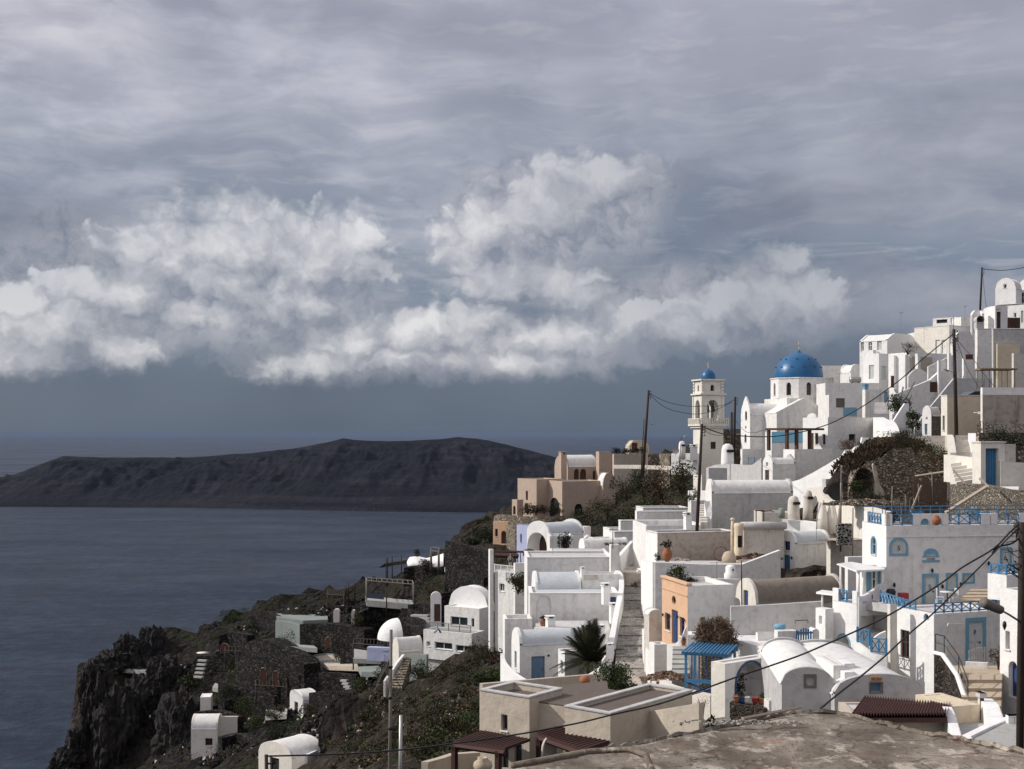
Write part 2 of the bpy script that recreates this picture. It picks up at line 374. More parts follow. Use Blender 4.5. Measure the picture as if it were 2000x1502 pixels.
def zt(x, y):
    x = np.asarray(x, float); y = np.asarray(y, float)
    r = np.zeros(x.shape)
    for k in range(len(_c)): r += _wt[k]*np.hypot(x-_c[k,0], y-_c[k,1])
    r += _wt[-1]
    s = land_sdf(x, y); out = np.clip(s, 0, None)
    low = 2.8*np.clip((x+8)/14, 0, 1)*np.clip((y-35)/15, 0, 1)
    return r - low - np.minimum(out*2.6, 12+out*1.15)
def ground(px, py, dmin=30, dmax=330):   # where the line of sight through a pixel meets the hillside
    d = np.arange(dmin, dmax, .5); x = (px-CX)/FP*d; z = (HY-py)/FP*d
    h = zt(x, d); k = np.where(z <= h)[0]
    if len(k) == 0: return None
    return Vector((x[k[0]], d[k[0]], float(h[k[0]])))
CLAMP = []
m_ter, t, b = newmat('hillside_ground'); p = t.pos()
nz = t.n.new('ShaderNodeSeparateXYZ'); t.l.new(t.n.new('ShaderNodeNewGeometry').outputs['Normal'], nz.inputs[0])
rk = t.noise(p, .16, 6, .65); rk2 = t.noise(p, 1.1, 5, .7); vo = t.vor(p, .55, 'DISTANCE_TO_EDGE')
rock = t.ramp(t.m('ADD', t.m('MULTIPLY', rk, .6), t.m('MULTIPLY', rk2, .4)), [(.3, (.008,.007,.008)), (.45, (.024,.020,.019)), (.56, (.045,.037,.034)), (.68, (.11,.09,.078))])
rock = t.mix(t.rng(t.noise(p, .055, 3, .6), .58, .68, 0, .7), rock, (.05,.030,.027))
soil = t.ramp(rk2, [(.3, (.018,.015,.012)), (.5, (.038,.031,.024)), (.68, (.085,.07,.054))])
grn = t.mix(rk2, (.014,.019,.008), (.040,.044,.018))
soil = t.mix(t.rng(t.noise(p, .22, 5, .6), .53, .62), soil, grn)
gx = t.n.new('ShaderNodeSeparateXYZ'); t.l.new(p, gx.inputs[0])
lava = t.ramp(rk2, [(.3, (.006,.006,.006)), (.5, (.019,.017,.015)), (.68, (.055,.048,.042))]); lava = t.mix(t.rng(t.noise(p, .3, 5, .65), .52, .6), lava, t.mix(rk2, (.010,.014,.006), (.032,.036,.014)))
soil = t.mix(t.m('MULTIPLY', t.rng(gx.outputs[0], -16, -24), t.rng(gx.outputs[1], 150, 170)), soil, lava)   # black lava gravel out on the headland
c = t.mix(t.rng(nz.outputs[2], .55, .8), rock, soil)
t.l.new(c, b.inputs['Base Color']); b.inputs['Roughness'].default_value = .95; b.inputs['Specular IOR Level'].default_value = .1
bumpit(t, b, t.m('ADD', t.m('ADD', rk2, t.m('MULTIPLY', rk, 2)), t.m('MULTIPLY', t.rng(vo, 0, .2), .4)), 1.0, .9)
# ---------------------------------------------------------------- materials of the village
M = {}
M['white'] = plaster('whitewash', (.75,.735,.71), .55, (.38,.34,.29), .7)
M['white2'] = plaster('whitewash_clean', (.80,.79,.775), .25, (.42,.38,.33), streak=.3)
M['warm'] = plaster('warm_whitewash', (.72,.68,.61), .3)
M['old'] = plaster('weathered_plaster', (.60,.56,.50), .6, (.22,.18,.14), .7)
M['stain'] = plaster('stained_plaster', (.46,.40,.34), .7, (.16,.12,.09), 1.0)
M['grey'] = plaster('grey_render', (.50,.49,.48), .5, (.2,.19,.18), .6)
M['cream'] = plaster('cream_plaster', (.66,.56,.42), .4, (.34,.25,.17), .5)
M['beige'] = plaster('beige_plaster', (.50,.44,.36), .35, (.22,.17,.13), .35)
M['peach'] = plaster('peach_plaster', (.66,.43,.28), .3, (.45,.22,.10), .3)
M['pink'] = plaster('pink_plaster', (.46,.36,.29), .3, (.25,.15,.1), .3)
M['violet'] = plaster('violet_plaster', (.42,.45,.62), .1, streak=.1)
M['skyblue'] = plaster('sky_blue_paint', (.20,.48,.66), .15, streak=.1)
M['vault'] = plaster('blue_grey_vault', (.50,.53,.55), .3, (.25,.25,.24), .2)
M['vaultw'] = plaster('white_vault', (.70,.69,.67), .5, (.35,.32,.28), .2)
M['vaultb'] = plaster('brown_vault', (.235,.20,.165), .6, (.10,.08,.06), .3)
M['roofg'] = plaster('grey_roof', (.52,.51,.50), .6, (.27,.25,.22), .1)
M['roofd'] = plaster('dark_flat_roof', (.125,.10,.085), .6, (.07,.058,.05), 0)
M['rough'] = stonemat('rubble_plaster', (.24,.21,.17), (.46,.41,.33), 5.2, (.22,.19,.15), .12)
M['lava'] = stonemat('lava_dry_stone', (.010,.009,.009), (.070,.062,.056), 1.7, (.006,.006,.006), .09, 1.2)
M['lavab'] = stonemat('lava_white_joint', (.03,.025,.023), (.13,.105,.085), 3.6, (.20,.175,.15), .05)
M['rubble'] = stonemat('rubble_wall', (.17,.14,.11), (.70,.60,.47), 3.2, (.13,.11,.085), .1, 1.2)
M['paving'] = stonemat('stone_paving', (.19,.17,.15), (.46,.43,.38), 3.4, (.42,.40,.36), .1, .5)
M['path'] = plaster('concrete_path', (.36,.36,.34), .5, (.18,.17,.15), .2)
M['chequer'] = stonemat('chequered_stone', (.02,.018,.016), (.06,.05,.045), 3.0, (.62,.60,.56), .22)
M['pathg'] = plaster('green_grey_render', (.23,.26,.245), .3, (.12,.12,.11), .5)
M['tan'] = plaster('tan_step', (.45,.37,.27), .6, (.2,.15,.1), .1)
M['blue'] = flatmat('blue_paint', (.05,.18,.33), .45); M['blued'] = flatmat('dark_blue_paint', (.028,.06,.17), .5)
M['bluel'] = flatmat('faded_blue_paint', (.16,.33,.45), .6); M['blueg'] = flatmat('grey_blue_door', (.12,.20,.30), .6)
M['dome'] = flatmat('dome_blue', (.012,.10,.235), .38, .16, .6, bump=.15)
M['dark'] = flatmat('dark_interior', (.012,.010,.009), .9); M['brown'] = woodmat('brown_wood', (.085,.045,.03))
M['redbrown'] = woodmat('red_brown_wood', (.05,.022,.018)); M['pole'] = woodmat('tarred_pole', (.035,.025,.02))
M['caned'] = woodmat('old_cane', (.135,.09,.062)); M['bamboo'] = woodmat('cane', (.24,.185,.12)); M['plank'] = woodmat('bleached_plank', (.40,.33,.26)); M['greywood'] = woodmat('grey_wood', (.17,.15,.13))
M['shutg'] = flatmat('pale_shutter', (.55,.57,.56), .6); M['whitep'] = flatmat('white_paint', (.78,.77,.75), .5)
M['glass'] = glassmat('window_glass'); M['glassb'] = glassmat('sky_glass', (.05,.065,.075))
M['iron'] = flatmat('dark_iron', (.03,.03,.03), .5, metal=.5); M['steel'] = flatmat('galvanised', (.35,.35,.34), .4, metal=.8)
M['bronze'] = flatmat('bell_bronze', (.05,.06,.045), .45, metal=.7); M['cable'] = flatmat('cable_rubber', (.012,.012,.012), .6)
M['terra'] = flatmat('terracotta', (.30,.115,.055), .8, .2, 6); M['red'] = flatmat('red_fabric', (.28,.03,.03), .8)
M['black'] = flatmat('black_paint', (.02,.02,.02), .5); M['rust'] = flatmat('rust', (.12,.05,.03), .85, .3, 8)
M['yellow'] = flatmat('yellow_board', (.45,.30,.10), .7); M['plate'] = flatmat('white_board', (.6,.6,.6), .6)
_tm, t, b = newmat('red_roof_tile')
p = t.pos(); c = t.mix(t.noise(p, 1.8, 4, .7), (.085,.035,.028), (.17,.075,.058)); t.l.new(c, b.inputs['Base Color']); b.inputs['Roughness'].default_value = .8; M['tile'] = _tm
M['leaf'] = leafmat('green_leaves', (.018,.030,.010), (.055,.085,.022), (.11,.13,.035))
M['leafd'] = leafmat('dark_leaves', (.012,.020,.008), (.035,.050,.018), (.06,.07,.028))
M['dry'] = leafmat('dry_scrub', (.045,.030,.018), (.12,.080,.048), (.19,.135,.085))
M['olive'] = leafmat('olive_scrub', (.032,.034,.012), (.080,.082,.030), (.13,.12,.055))
M['palm'] = leafmat('palm_fronds', (.015,.020,.010), (.045,.052,.024), (.10,.09,.05))
M['twig'] = leafmat('dead_twigs', (.12,.075,.05), (.26,.17,.115), (.38,.28,.20))
# ---------------------------------------------------------------- building kit
def hit(fr, px):                          # distance along a wall at which a pixel column meets it
    k = (px-CX)/FP; return (k*fr.o.y-fr.o.x)/(fr.u.x-k*fr.u.y)
def zat(fr, s, py): return (HY-py)/FP*(fr.o.y+fr.u.y*s)-fr.o.z
def facade(mb, fr, W, top, z0, ops, rev=.18):   # a wall with real openings; ops = (s0,s1,z0,z1,arched)
    keep = mb.fr; mb.fr = fr
    br = {0.0, W}
    for i in range(1, 16): br.add(W*i/16) if callable(top) else None
    for (a, b_, c, d_, k) in ops:
        a = max(a, .05); b_ = min(b_, W-.05); br |= {a, b_}
        if k:
            for i in range(1, 8): br.add(a+(b_-a)*i/8)
    tf = top if callable(top) else (lambda s: top)
    def ob(o, s):
        a, b_, c, d_, k = o; r = (b_-a)/2; m_ = (a+b_)/2; q_ = max(0, 1-((s-m_)/r)**2)**.5
        if k == 1: rz = min(r, d_-c); return c, d_-rz+rz*q_
        if k == 2: rz = (d_-c)/2; return (c+d_)/2-rz*q_, (c+d_)/2+rz*q_
        return c, d_
    B = sorted(br); B = [x for i, x in enumerate(B) if i == 0 or x-B[i-1] > 1e-4]
    for s0, s1 in zip(B, B[1:]):
        m_ = (s0+s1)/2; hs = sorted([o for o in ops if o[0] < m_ < o[1]], key=lambda o: o[2])
        lo = (z0, z0)
        for o in hs:
            (c0, d0), (c1, d1) = ob(o, s0), ob(o, s1)
            mb.quad((s0,0,lo[0]), (s1,0,lo[1]), (s1,0,c1), (s0,0,c0)); lo = (d0, d1)
            mb.quad((s0,0,c0), (s1,0,c1), (s1,rev,c1), (s0,rev,c0)); mb.quad((s0,rev,d0), (s1,rev,d1), (s1,0,d1), (s0,0,d0))
        mb.quad((s0,0,lo[0]), (s1,0,lo[1]), (s1,0,tf(s1)), (s0,0,tf(s0)))
    for o in ops:
        for s in (o[0], o[1]):
            c, d_ = ob(o, s)
            if d_-c > .01: mb.quad((s,0,c), (s,rev,c), (s,rev,d_), (s,0,d_))
    mb.fr = keep
def cap(mb, fr, s0, s1, top, th, drop, n=16):
    keep = mb.fr; mb.fr = fr; tf = top if callable(top) else (lambda s: top); n = n if callable(top) else 1
    for i in range(n):
        a, b_ = s0+(s1-s0)*i/n, s0+(s1-s0)*(i+1)/n
        mb.quad((a,0,tf(a)), (b_,0,tf(b_)), (b_,th,tf(b_)), (a,th,tf(a)))
        mb.quad((b_,th,tf(b_)-drop), (a,th,tf(a)-drop), (a,th,tf(a)), (b_,th,tf(b_)))
    mb.fr = keep
def arc_pts(a, b_, c, d_, k, off=0, n=10):
    a -= off; b_ += off; d_ += off
    if k == 0: return [(a,c),(a,d_),(b_,d_),(b_,c)]
    m_ = (a+b_)/2; r = (b_-a)/2
    if k == 2:
        c -= off; return [(m_+r*math.cos(i*math.pi/8), (c+d_)/2+(d_-c)/2*math.sin(i*math.pi/8)) for i in range(17)]
    rz = min(r, d_-c)
    return [(a,c)] + [(m_-r*math.cos(math.pi*i/n), d_-rz+rz*math.sin(math.pi*i/n)) for i in range(n+1)] + [(b_,c)]
def ring(mb, inn, out, y0, y1, closed=False):
    n = len(inn); rg = range(n) if closed else range(n-1)
    for i in rg:
        j = (i+1) % n
        (a, b_), (c, d_), (e, f), (g, h) = inn[i], inn[j], out[j], out[i]
        mb.quad((a,y0,b_), (c,y0,d_), (e,y0,f), (g,y0,h)); mb.quad((g,y0,h), (e,y0,f), (e,y1,f), (g,y1,h)); mb.quad((a,y1,b_), (c,y1,d_), (c,y0,d_), (a,y0,b_))
def fit(th, fr, kind, o, mat=None, sur=None, sw=.14, rev=.18):
    a, b_, c, d_, k = o; w_ = b_-a; h_ = d_-c
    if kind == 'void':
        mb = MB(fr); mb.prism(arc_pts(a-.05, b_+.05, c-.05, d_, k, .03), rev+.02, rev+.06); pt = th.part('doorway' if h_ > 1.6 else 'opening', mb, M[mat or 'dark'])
    elif kind == 'door':
        mb = MB(fr); mb.prism(arc_pts(a, b_, c, d_, k), rev-.05, rev+.03); pt = th.part('door', mb, M[mat or 'blued'])
        mb = MB(fr); t_ = d_ - (min(w_/2, h_) if k else 0)
        nn = 2 if w_ > .9 else 1
        for i in range(nn):
            s0 = a+w_*(i+.14)/nn; s1 = a+w_*(i+.86)/nn
            for (q0, q1) in ((.06, .42), (.5, .92)): mb.box(s0, s1, rev-.075, rev-.052, c+(t_-c)*q0, c+(t_-c)*q1)
        th.part('panel', mb, M[mat or 'blued'], pt)
        mb = MB(fr); mb.box(b_-.2, b_-.1, rev-.12, rev-.078, c+h_*.45, c+h_*.45+.06); th.part('handle', mb, M['iron'], pt)
    elif kind in ('window', 'shutter'):
        t_ = .07; fmt = M[mat or 'whitep']; mb = MB(fr)
        ring(mb, arc_pts(a+t_, b_-t_, c+t_, d_-t_, k), arc_pts(a, b_, c, d_, k), rev-.06, rev, k == 2)
        if k != 2: mb.box(a+t_, b_-t_, rev-.055, rev-.005, c, c+t_)
        zt_ = d_-(min(w_/2, h_)*.3 if k else t_)
        if w_ > .5: mb.box((a+b_)/2-.03, (a+b_)/2+.03, rev-.05, rev-.01, c+t_, zt_)
        if h_ > 1.1: mb.box(a+t_, b_-t_, rev-.048, rev-.012, c+h_*.55, c+h_*.55+.05)
        pt = th.part('window', mb, fmt)
        mb = MB(fr); mb.prism(arc_pts(a+.02, b_-.02, c+.02, d_-.02, k), rev-.004 if kind == 'window' else rev-.03, rev+.03)
        th.part('pane' if kind == 'window' else 'shutter', mb, M['glass'] if kind == 'window' else fmt, pt)
        if kind == 'shutter':
            mb = MB(fr); z = c+.12
            while z < zt_-.1: mb.box(a+.1, b_-.1, rev-.05, rev-.032, z, z+.05); z += .11
            th.part('slats', mb, fmt, pt)
        if h_ > .5 and k != 2 and kind == 'window': mb = MB(fr); mb.box(a-.06, b_+.06, -.06, .02, c-.07, c-.002); th.part('sill', mb, M['white2'], pt)
    if sur:
        mb = MB(fr); ring(mb, arc_pts(a, b_, c, d_, k), arc_pts(a, b_, c, d_, k, sw), -.03, .0, k == 2)
        if k != 2 and kind != 'door' and kind != 'void': mb.box(a-sw, b_+sw, -.03, .0, c-sw, c)
        th.part('frame', mb, M[sur], pt)
    return pt
LAST = {}
def H(name, label, cat, pxs, pys, d, a=0, roof='flat', L=7, para=.45, rise=None, wm='white', rm='roofg', lm=None, F=(), G=(), down=7, group=None, th=None, coping=None, apex=0, rim=.14, rev=.2, wname='wall'):
    pl, pc, pr = pxs; top, bot = pys; a = math.radians(a)
    C = P(pc, bot, d); fr = Fr(C, a); W = hit(fr, pr)
    if pl is not None:
        fl_ = Fr(C, a+math.pi/2); s = hit(fl_, pl); L = s if 0 < s < 40 else L
    Hh = (bot-top)/FP*d; z0 = -down
    fL = Fr(C+fr.v*L, a-math.pi/2); fR = Fr(C+fr.u*W, a+math.pi/2); fB = Fr(C+fr.u*W+fr.v*L, a+math.pi)
    if th is None: th = T(name, label, cat, C+fr.u*W/2+fr.v*L/2, group)
    opF = []; opL = []
    for side, frx, lst, acc in (('F', fr, F, opF), ('L', fL, G, opL)):
        for ft in lst:
            kind, x0, x1, y0, y1 = ft[:5]; ex = ft[5] if len(ft) > 5 else {}
            s0, s1 = hit(frx, x0), hit(frx, x1); sm_ = (s0+s1)/2; za, zb = zat(frx, sm_, y1), zat(frx, sm_, y0)
            k = ex.get('k', 0); mx = W if side == 'F' else L
            s0, s1 = max(.08, s0), min(mx-.08, s1)
            if s1-s0 < .15: continue
            o = (s0, s1, za, zb, k); acc.append(o); fit(th, frx, kind, o, ex.get('m'), ex.get('s'), ex.get('w', .14), rev)
    lwm = M[lm] if lm else None  # separate left wall paint; on white houses sunlight is coloured in as brighter white
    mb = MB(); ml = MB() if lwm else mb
    tt = .25
    if roof == 'flat':
        facade(mb, fr, W, Hh, z0, opF, rev); facade(ml, fL, L, Hh, z0, opL, rev); facade(mb, fR, L, Hh, z0, []); facade(mb, fB, W, Hh, z0, [])
        cap(mb, fr, 0, W, Hh, tt, para); cap(mb, fB, 0, W, Hh, tt, para); cap(ml, fL, tt, L-tt, Hh, tt, para); cap(mb, fR, tt, L-tt, Hh, tt, para)
        r = MB(fr); r.slab([(tt-.02,tt-.02),(W-tt+.02,tt-.02),(W-tt+.02,L-tt+.02),(tt-.02,L-tt+.02)], Hh-para-.2, Hh-para+.003); th.part('roof', r, M[rm])
        if coping:
            r = MB(fr); e = .04
            for (x0, x1, y0, y1) in ((-e, W+e, -e, tt+e), (-e, W+e, L-tt-e, L+e), (-e, tt+e, tt+e, L-tt-e), (W-tt-e, W+e, tt+e, L-tt-e)): r.box(x0, x1, y0, y1, Hh+.004, Hh+.09)
            th.part('coping', r, M[coping])
    else:
        ri = rise if rise is not None else 1.0
        ax = roof[1]; shp = roof[0]
        span = L if ax == 'x' else W
        base = Hh if ax == 'x' else Hh-ri
        def cz(s, ex=0):
            u_ = min(1, max(0, s/span))
            if shp == 'v': q_ = (max(0, 1-(2*u_-1)**2))**.5
            elif shp == 't': q_ = min(1, u_/.22, (1-u_)/.22)
            else: q_ = 1-abs(2*u_-1)
            return base+ri*q_+ex
        gz = lambda s: cz(s, rim) + (apex*max(0, 1-abs(2*s/span-1)*1.6) if apex else 0)
        if ax == 'x':
            facade(mb, fr, W, Hh, z0, opF, rev); facade(ml, fL, L, gz, z0, opL, rev); facade(mb, fR, L, gz, z0, []); facade(mb, fB, W, Hh, z0, [])
            cap(ml, fL, 0, L, gz, tt, .8); cap(mb, fR, 0, L, gz, tt, .8)
        else:
            facade(ml if lm == 'F' else mb, fr, W, gz, z0, opF, rev); facade(ml, fL, L, base, z0, opL, rev); facade(mb, fR, L, base, z0, []); facade(mb, fB, W, gz, z0, [])
            cap(mb, fr, 0, W, gz, tt, .8); cap(mb, fB, 0, W, gz, tt, .8)
        r = MB(fr); n = 20; e0, e1 = (tt-.03, (W if ax == 'x' else L)-tt+.03); pts = []
        for i in range(n+1):
            s = span*(1-math.cos(math.pi*i/n))/2 if shp == 'v' else span*i/n
            pts.append((s, cz(s)))
        if shp == 't': pts = [(0, base), (span*.22, base+ri), (span*.78, base+ri), (span, base)]
        if shp == 'g': pts = [(0, base), (span/2, base+ri), (span, base)]
        pts = [(-.05, base-.06), (-.05, base)] + pts + [(span+.05, base), (span+.05, base-.06)]
        vs = []; 
        for (s, z) in pts: vs += [(e0, s, z), (e1, s, z)] if ax == 'x' else [(s, e0, z), (s, e1, z)]
        r.add(vs, [(2*i, 2*i+1, 2*i+3, 2*i+2) for i in range(len(pts)-1)], shp == 'v')
        th.part('roof', r, M[rm])
    th.part(wname, mb, M[wm])
    if lwm: th.part('facade', ml, lwm)
    CLAMP.append(('box', (C, fr.u, fr.v, W, L, C.z, C.z+Hh)))
    LAST.update(fr=fr, fL=fL, W=W, L=L, H=Hh, th=th, C=C)
    return th
def wallpx(name, label, pts, h, th_=.35, mat='white', cat='wall', group=None, sm=False):
    P3 = [P(*p) for p in pts]
    if sm:                                # round the run of the wall off
        for _ in range(2):
            Q = [P3[0]]
            for p, q_ in zip(P3, P3[1:]): Q += [p*.75+q_*.25, p*.25+q_*.75]
            P3 = Q+[P3[-1]]
    hs = h+2.5
    vs = []; n = len(P3)
    for i, p in enumerate(P3):
        t_ = (P3[min(i+1, n-1)]-P3[max(i-1, 0)]); t_.z = 0; t_.normalize(); nn = Vector((-t_.y, t_.x, 0))*th_/2
        vs += [tuple(p+nn), tuple(p-nn), tuple(p+nn-Vector((0,0,hs))), tuple(p-nn-Vector((0,0,hs)))]
    fs = []
    for i in range(n-1):
        a = 4*i; b_ = a+4
        fs += [(a,b_,b_+1,a+1), (a+1,b_+1,b_+3,a+3), (a+2,b_+2,b_,a), (a+3,b_+3,b_+2,a+2)]
    fs += [(0,1,3,2), (4*n-4,4*n-2,4*n-1,4*n-3)]
    mb = MB(); mb.add(vs, fs); return one(name, label, cat, mb, M[mat], group=group)
def deckpx(name, label, pts, h, mat, cat='terrace', kind=None, group=None):
    P3 = [P(*p) for p in pts]; n = len(P3); mb = MB(); CLAMP.append(('poly', P3))
    mb.add([tuple(p) for p in P3]+[tuple(p-Vector((0,0,h))) for p in P3], [tuple(range(n)), tuple(range(2*n-1, n-1, -1))]+[(i, i+n, (i+1) % n+n, (i+1) % n) for i in range(n)])
    if kind: return struct(name, mb, M[mat], kind)
    return one(name, label, cat, mb, M[mat], group=group)
def stairpx(name, label, bl, br, tl, tr, n, mat, cat='stairs', kind=None, group=None, depth=1.5, slope=0):
    bl, br, tl, tr = P(*bl), P(*br), P(*tl), P(*tr); mb = MB(); CLAMP.append(('poly', [bl, br, tr, tl]))
    for i in range(n):
        f0, f1 = i/n, (i+1)/n
        a, b_, c, d_ = bl.lerp(tl, f0), br.lerp(tr, f0), br.lerp(tr, f1), bl.lerp(tl, f1)
        z = bl.z+(tl.z-bl.z)*f1; z2 = br.z+(tr.z-br.z)*f1; zb = min(a.z, b_.z)-depth
        sz = slope*(tl.z-bl.z)/n; vs = [(a.x,a.y,z-sz),(b_.x,b_.y,z2-sz),(c.x,c.y,z2),(d_.x,d_.y,z),(a.x,a.y,zb),(b_.x,b_.y,zb),(c.x,c.y,zb),(d_.x,d_.y,zb)]
        mb.add(vs, [(0,1,2,3),(0,4,5,1),(1,5,6,2),(3,7,4,0)])
    if kind: return struct(name, mb, M[mat], kind)
    return one(name, label, cat, mb, M[mat], group=group)
def cable(label, pts, r=.02, n=6, group='overhead cables', name='cable', cat='cable', mat='cable'):
    P3 = [P(*p) for p in pts]; out = []
    for i in range(len(P3)-1):            # Catmull-Rom through the points
        p0, p1, p2, p3 = P3[max(i-1,0)], P3[i], P3[i+1], P3[min(i+2, len(P3)-1)]
        for k in range(n):
            u_ = k/n; out.append(.5*((2*p1)+(p2-p0)*u_+(2*p0-5*p1+4*p2-p3)*u_*u_+(3*p1-p0-3*p2+p3)*u_**3))
    out.append(P3[-1]); mb = MB(); mb.tube(out, r, 5); return one(name, label, cat, mb, M[mat], group=group)
def rail(th, fr, x0, x1, z0, h, y=0, mat='blue', step=.8, kind='x', t_=.035, name='railing'):
    mb = MB(fr); mb.box(x0, x1, y-.03, y+.03, z0+h-.06, z0+h); mb.box(x0, x1, y-.03, y+.03, z0+.04, z0+.1)
    n = max(1, round((x1-x0)/step)); w_ = (x1-x0)/n
    for i in range(n+1): mb.box(x0+i*w_-t_, x0+i*w_+t_, y-.032, y+.032, z0, z0+h-.062)
    if kind == 'x':
        for i in range(n):
            a = x0+i*w_; mb.tube([(a, y, z0+.1), (a+w_, y, z0+h-.06)], t_*.8, 4); mb.tube([(a, y, z0+h-.06), (a+w_, y, z0+.1)], t_*.8, 4)
    else:
        k = int((x1-x0)/.13)
        for i in range(k): mb.box(x0+(i+.5)*(x1-x0)/k-.014, x0+(i+.5)*(x1-x0)/k+.014, y-.014, y+.014, z0+.1, z0+h-.06)
    return th.part(name, mb, M[mat])
def railpx(label, a, b_, h, mat='blue', step=.8, kind='x', group=None):
    A, B = P(*a), P(*b_); fr = Fr(A, math.atan2(B.y-A.y, B.x-A.x)); W = (Vector((B.x-A.x, B.y-A.y))).length
    th = T('railing', label, 'railing', A, group)
    rail(th, fr, 0, W, 0, h, 0, mat, step, kind, name='panel')
    for s in (0, W): mb = MB(fr); mb.box(s-.05, s+.05, -.05, .05, -.1, h+.05); th.part('post', mb, M[mat])
    return th
def leaves(mb, c, r, n, size, flat=1.0, rs=None, up=0.0, wd=.35):
    rs = rs or random; c = Vector(c)
    if not hasattr(r, '__len__'): r = (r, r, r)
    cl = [Vector((rs.gauss(0,1), rs.gauss(0,1), rs.gauss(0,1))).normalized()*rs.uniform(.35,.85) for _ in range(9)]
    for _ in range(n):
        k = rs.choice(cl); v = k+Vector((rs.gauss(0,.25), rs.gauss(0,.25), rs.gauss(0,.25)))
        if v.length > 1.1: v = v.normalized()*rs.uniform(.9,1.1)
        p = c+Vector((v.x*r[0], v.y*r[1], v.z*r[2]))
        d1 = Vector((rs.gauss(0,1), rs.gauss(0,1), rs.gauss(0,1)+up)).normalized(); d2 = d1.cross(Vector((rs.gauss(0,1), rs.gauss(0,1), rs.gauss(0,1)))).normalized()
        s = size*rs.uniform(.6,1.4)
        mb.add([tuple(p-d2*s*wd), tuple(p+d1*s-d2*s*wd*.3), tuple(p+d1*s*1.1+d2*s*wd*.6), tuple(p+d2*s*wd)], [(0,1,2,3)], local=False)
def bush(name, label, c, r, n=500, size=.16, mat='leaf', cat='bush', group=None, stem=True, mat2=None):
    if not hasattr(r, '__len__'): r = (r, r, r*.8)
    c = Vector(c); th = T(name, label, cat, c, group)
    tw = mat == 'twig'; far = c.y > 120
    if not tw: n = int(n*(1.9 if far else 1.6)); size *= (.62 if far else .72)
    mb = MB(); leaves(mb, c+Vector((0,0,r[2]*.8)), r, n, size, wd=.07 if tw else .38); th.part('branches' if tw else 'foliage', mb, M[mat])
    if stem:
        mb = MB()
        for _ in range(5):
            e = c+Vector((random.uniform(-.6,.6)*r[0], random.uniform(-.6,.6)*r[1], r[2]*random.uniform(.7,1.3)))
            mb.tube([c-Vector((0,0,.2)), c.lerp(e,.5)+Vector((0,0,.1)), e], .05*max(r)+.01, 5, .01)
        th.part('stem', mb, M['brown'])
    return th
def pole(label, top, bot, d, r=.13, lamp=None, name='utility_pole', extra=1.5, mat='pole', arm=True, group='utility poles', tangle=0):
    A, B = P(bot[0], bot[1], d), P(top[0], top[1], d); ax = (B-A).normalized()
    th = T(name, label, 'utility pole', A, group)
    mb = MB(); mb.tube([A-ax*extra, A.lerp(B,.5), B], r, 8, r*.72); th.part('pole', mb, M[mat])
    if arm:
        mb = MB()
        for k in range(4):
            q_ = B-ax*(.25+.28*k); mb.box(q_.x-.04, q_.x+r+.16, q_.y-.03, q_.y+.03, q_.z-.02, q_.z+.02)
            mb.lathe((q_.x+r+.14, q_.y, q_.z), [(.05,0),(.06,.05),(.03,.09),(.05,.13),(0,.16)], 8)
        th.part('insulator_rack', mb, M['iron'])
    if tangle:
        mb = MB(); rs = random.Random(tangle)
        for _ in range(9):
            o = B-ax*rs.uniform(.2,1.5); w_ = rs.uniform(.2,.5)
            mb.tube([o, o+Vector((rs.choice((-1,1))*w_, rs.uniform(-.2,.2), rs.uniform(-.1,.3))), o+Vector((rs.choice((-1,1))*w_*.8, 0, -rs.uniform(.2,.7))), o-ax*.6], .012, 4)
        th.part('loose_wires', mb, M['cable'])
    if lamp:
        (x0, y0), (x1, y1) = lamp; a, b_ = P(x0, y0, d), P(x1, y1, d); mb = MB(); mb.tube([a, a.lerp(b_,.6)+Vector((0,0,.06)), b_], .03, 6); lp = th.part('lamp_arm', mb, M['steel'])
        dx = (b_-a).normalized(); mb = MB(); mb.tube([b_-dx*.05, b_+dx*.22, b_+dx*.55], .09, 8, .05); th.part('lamp_head', mb, M['steel'], lp)
    return th
def pot(label, base, r, h, mat='terra', plant=None, name='flower_pot', group=None, shape='pot'):
    th = T(name, label, 'pot', base, group); mb = MB(Fr(base))
    pr = [(.6,0),(.95,.5),(.9,.85),(1,.87),(1,1),(.85,1),(.8,.9),(0,.88)] if shape == 'pot' else [(.35,0),(.8,.25),(1,.5),(.9,.72),(.5,.88),(.55,1),(.42,1),(.3,.9),(0,.88)]
    mb.lathe((0,0,0), [(a*r, b_*h) for a, b_ in pr], 14); th.part('vessel', mb, M[mat])
    if plant:
        mb = MB(); leaves(mb, Vector(base)+Vector((0,0,h+r*.6)), (r*1.1, r*1.1, r*.9), 120, r*.35); th.part('plant', mb, M[plant])
    return th
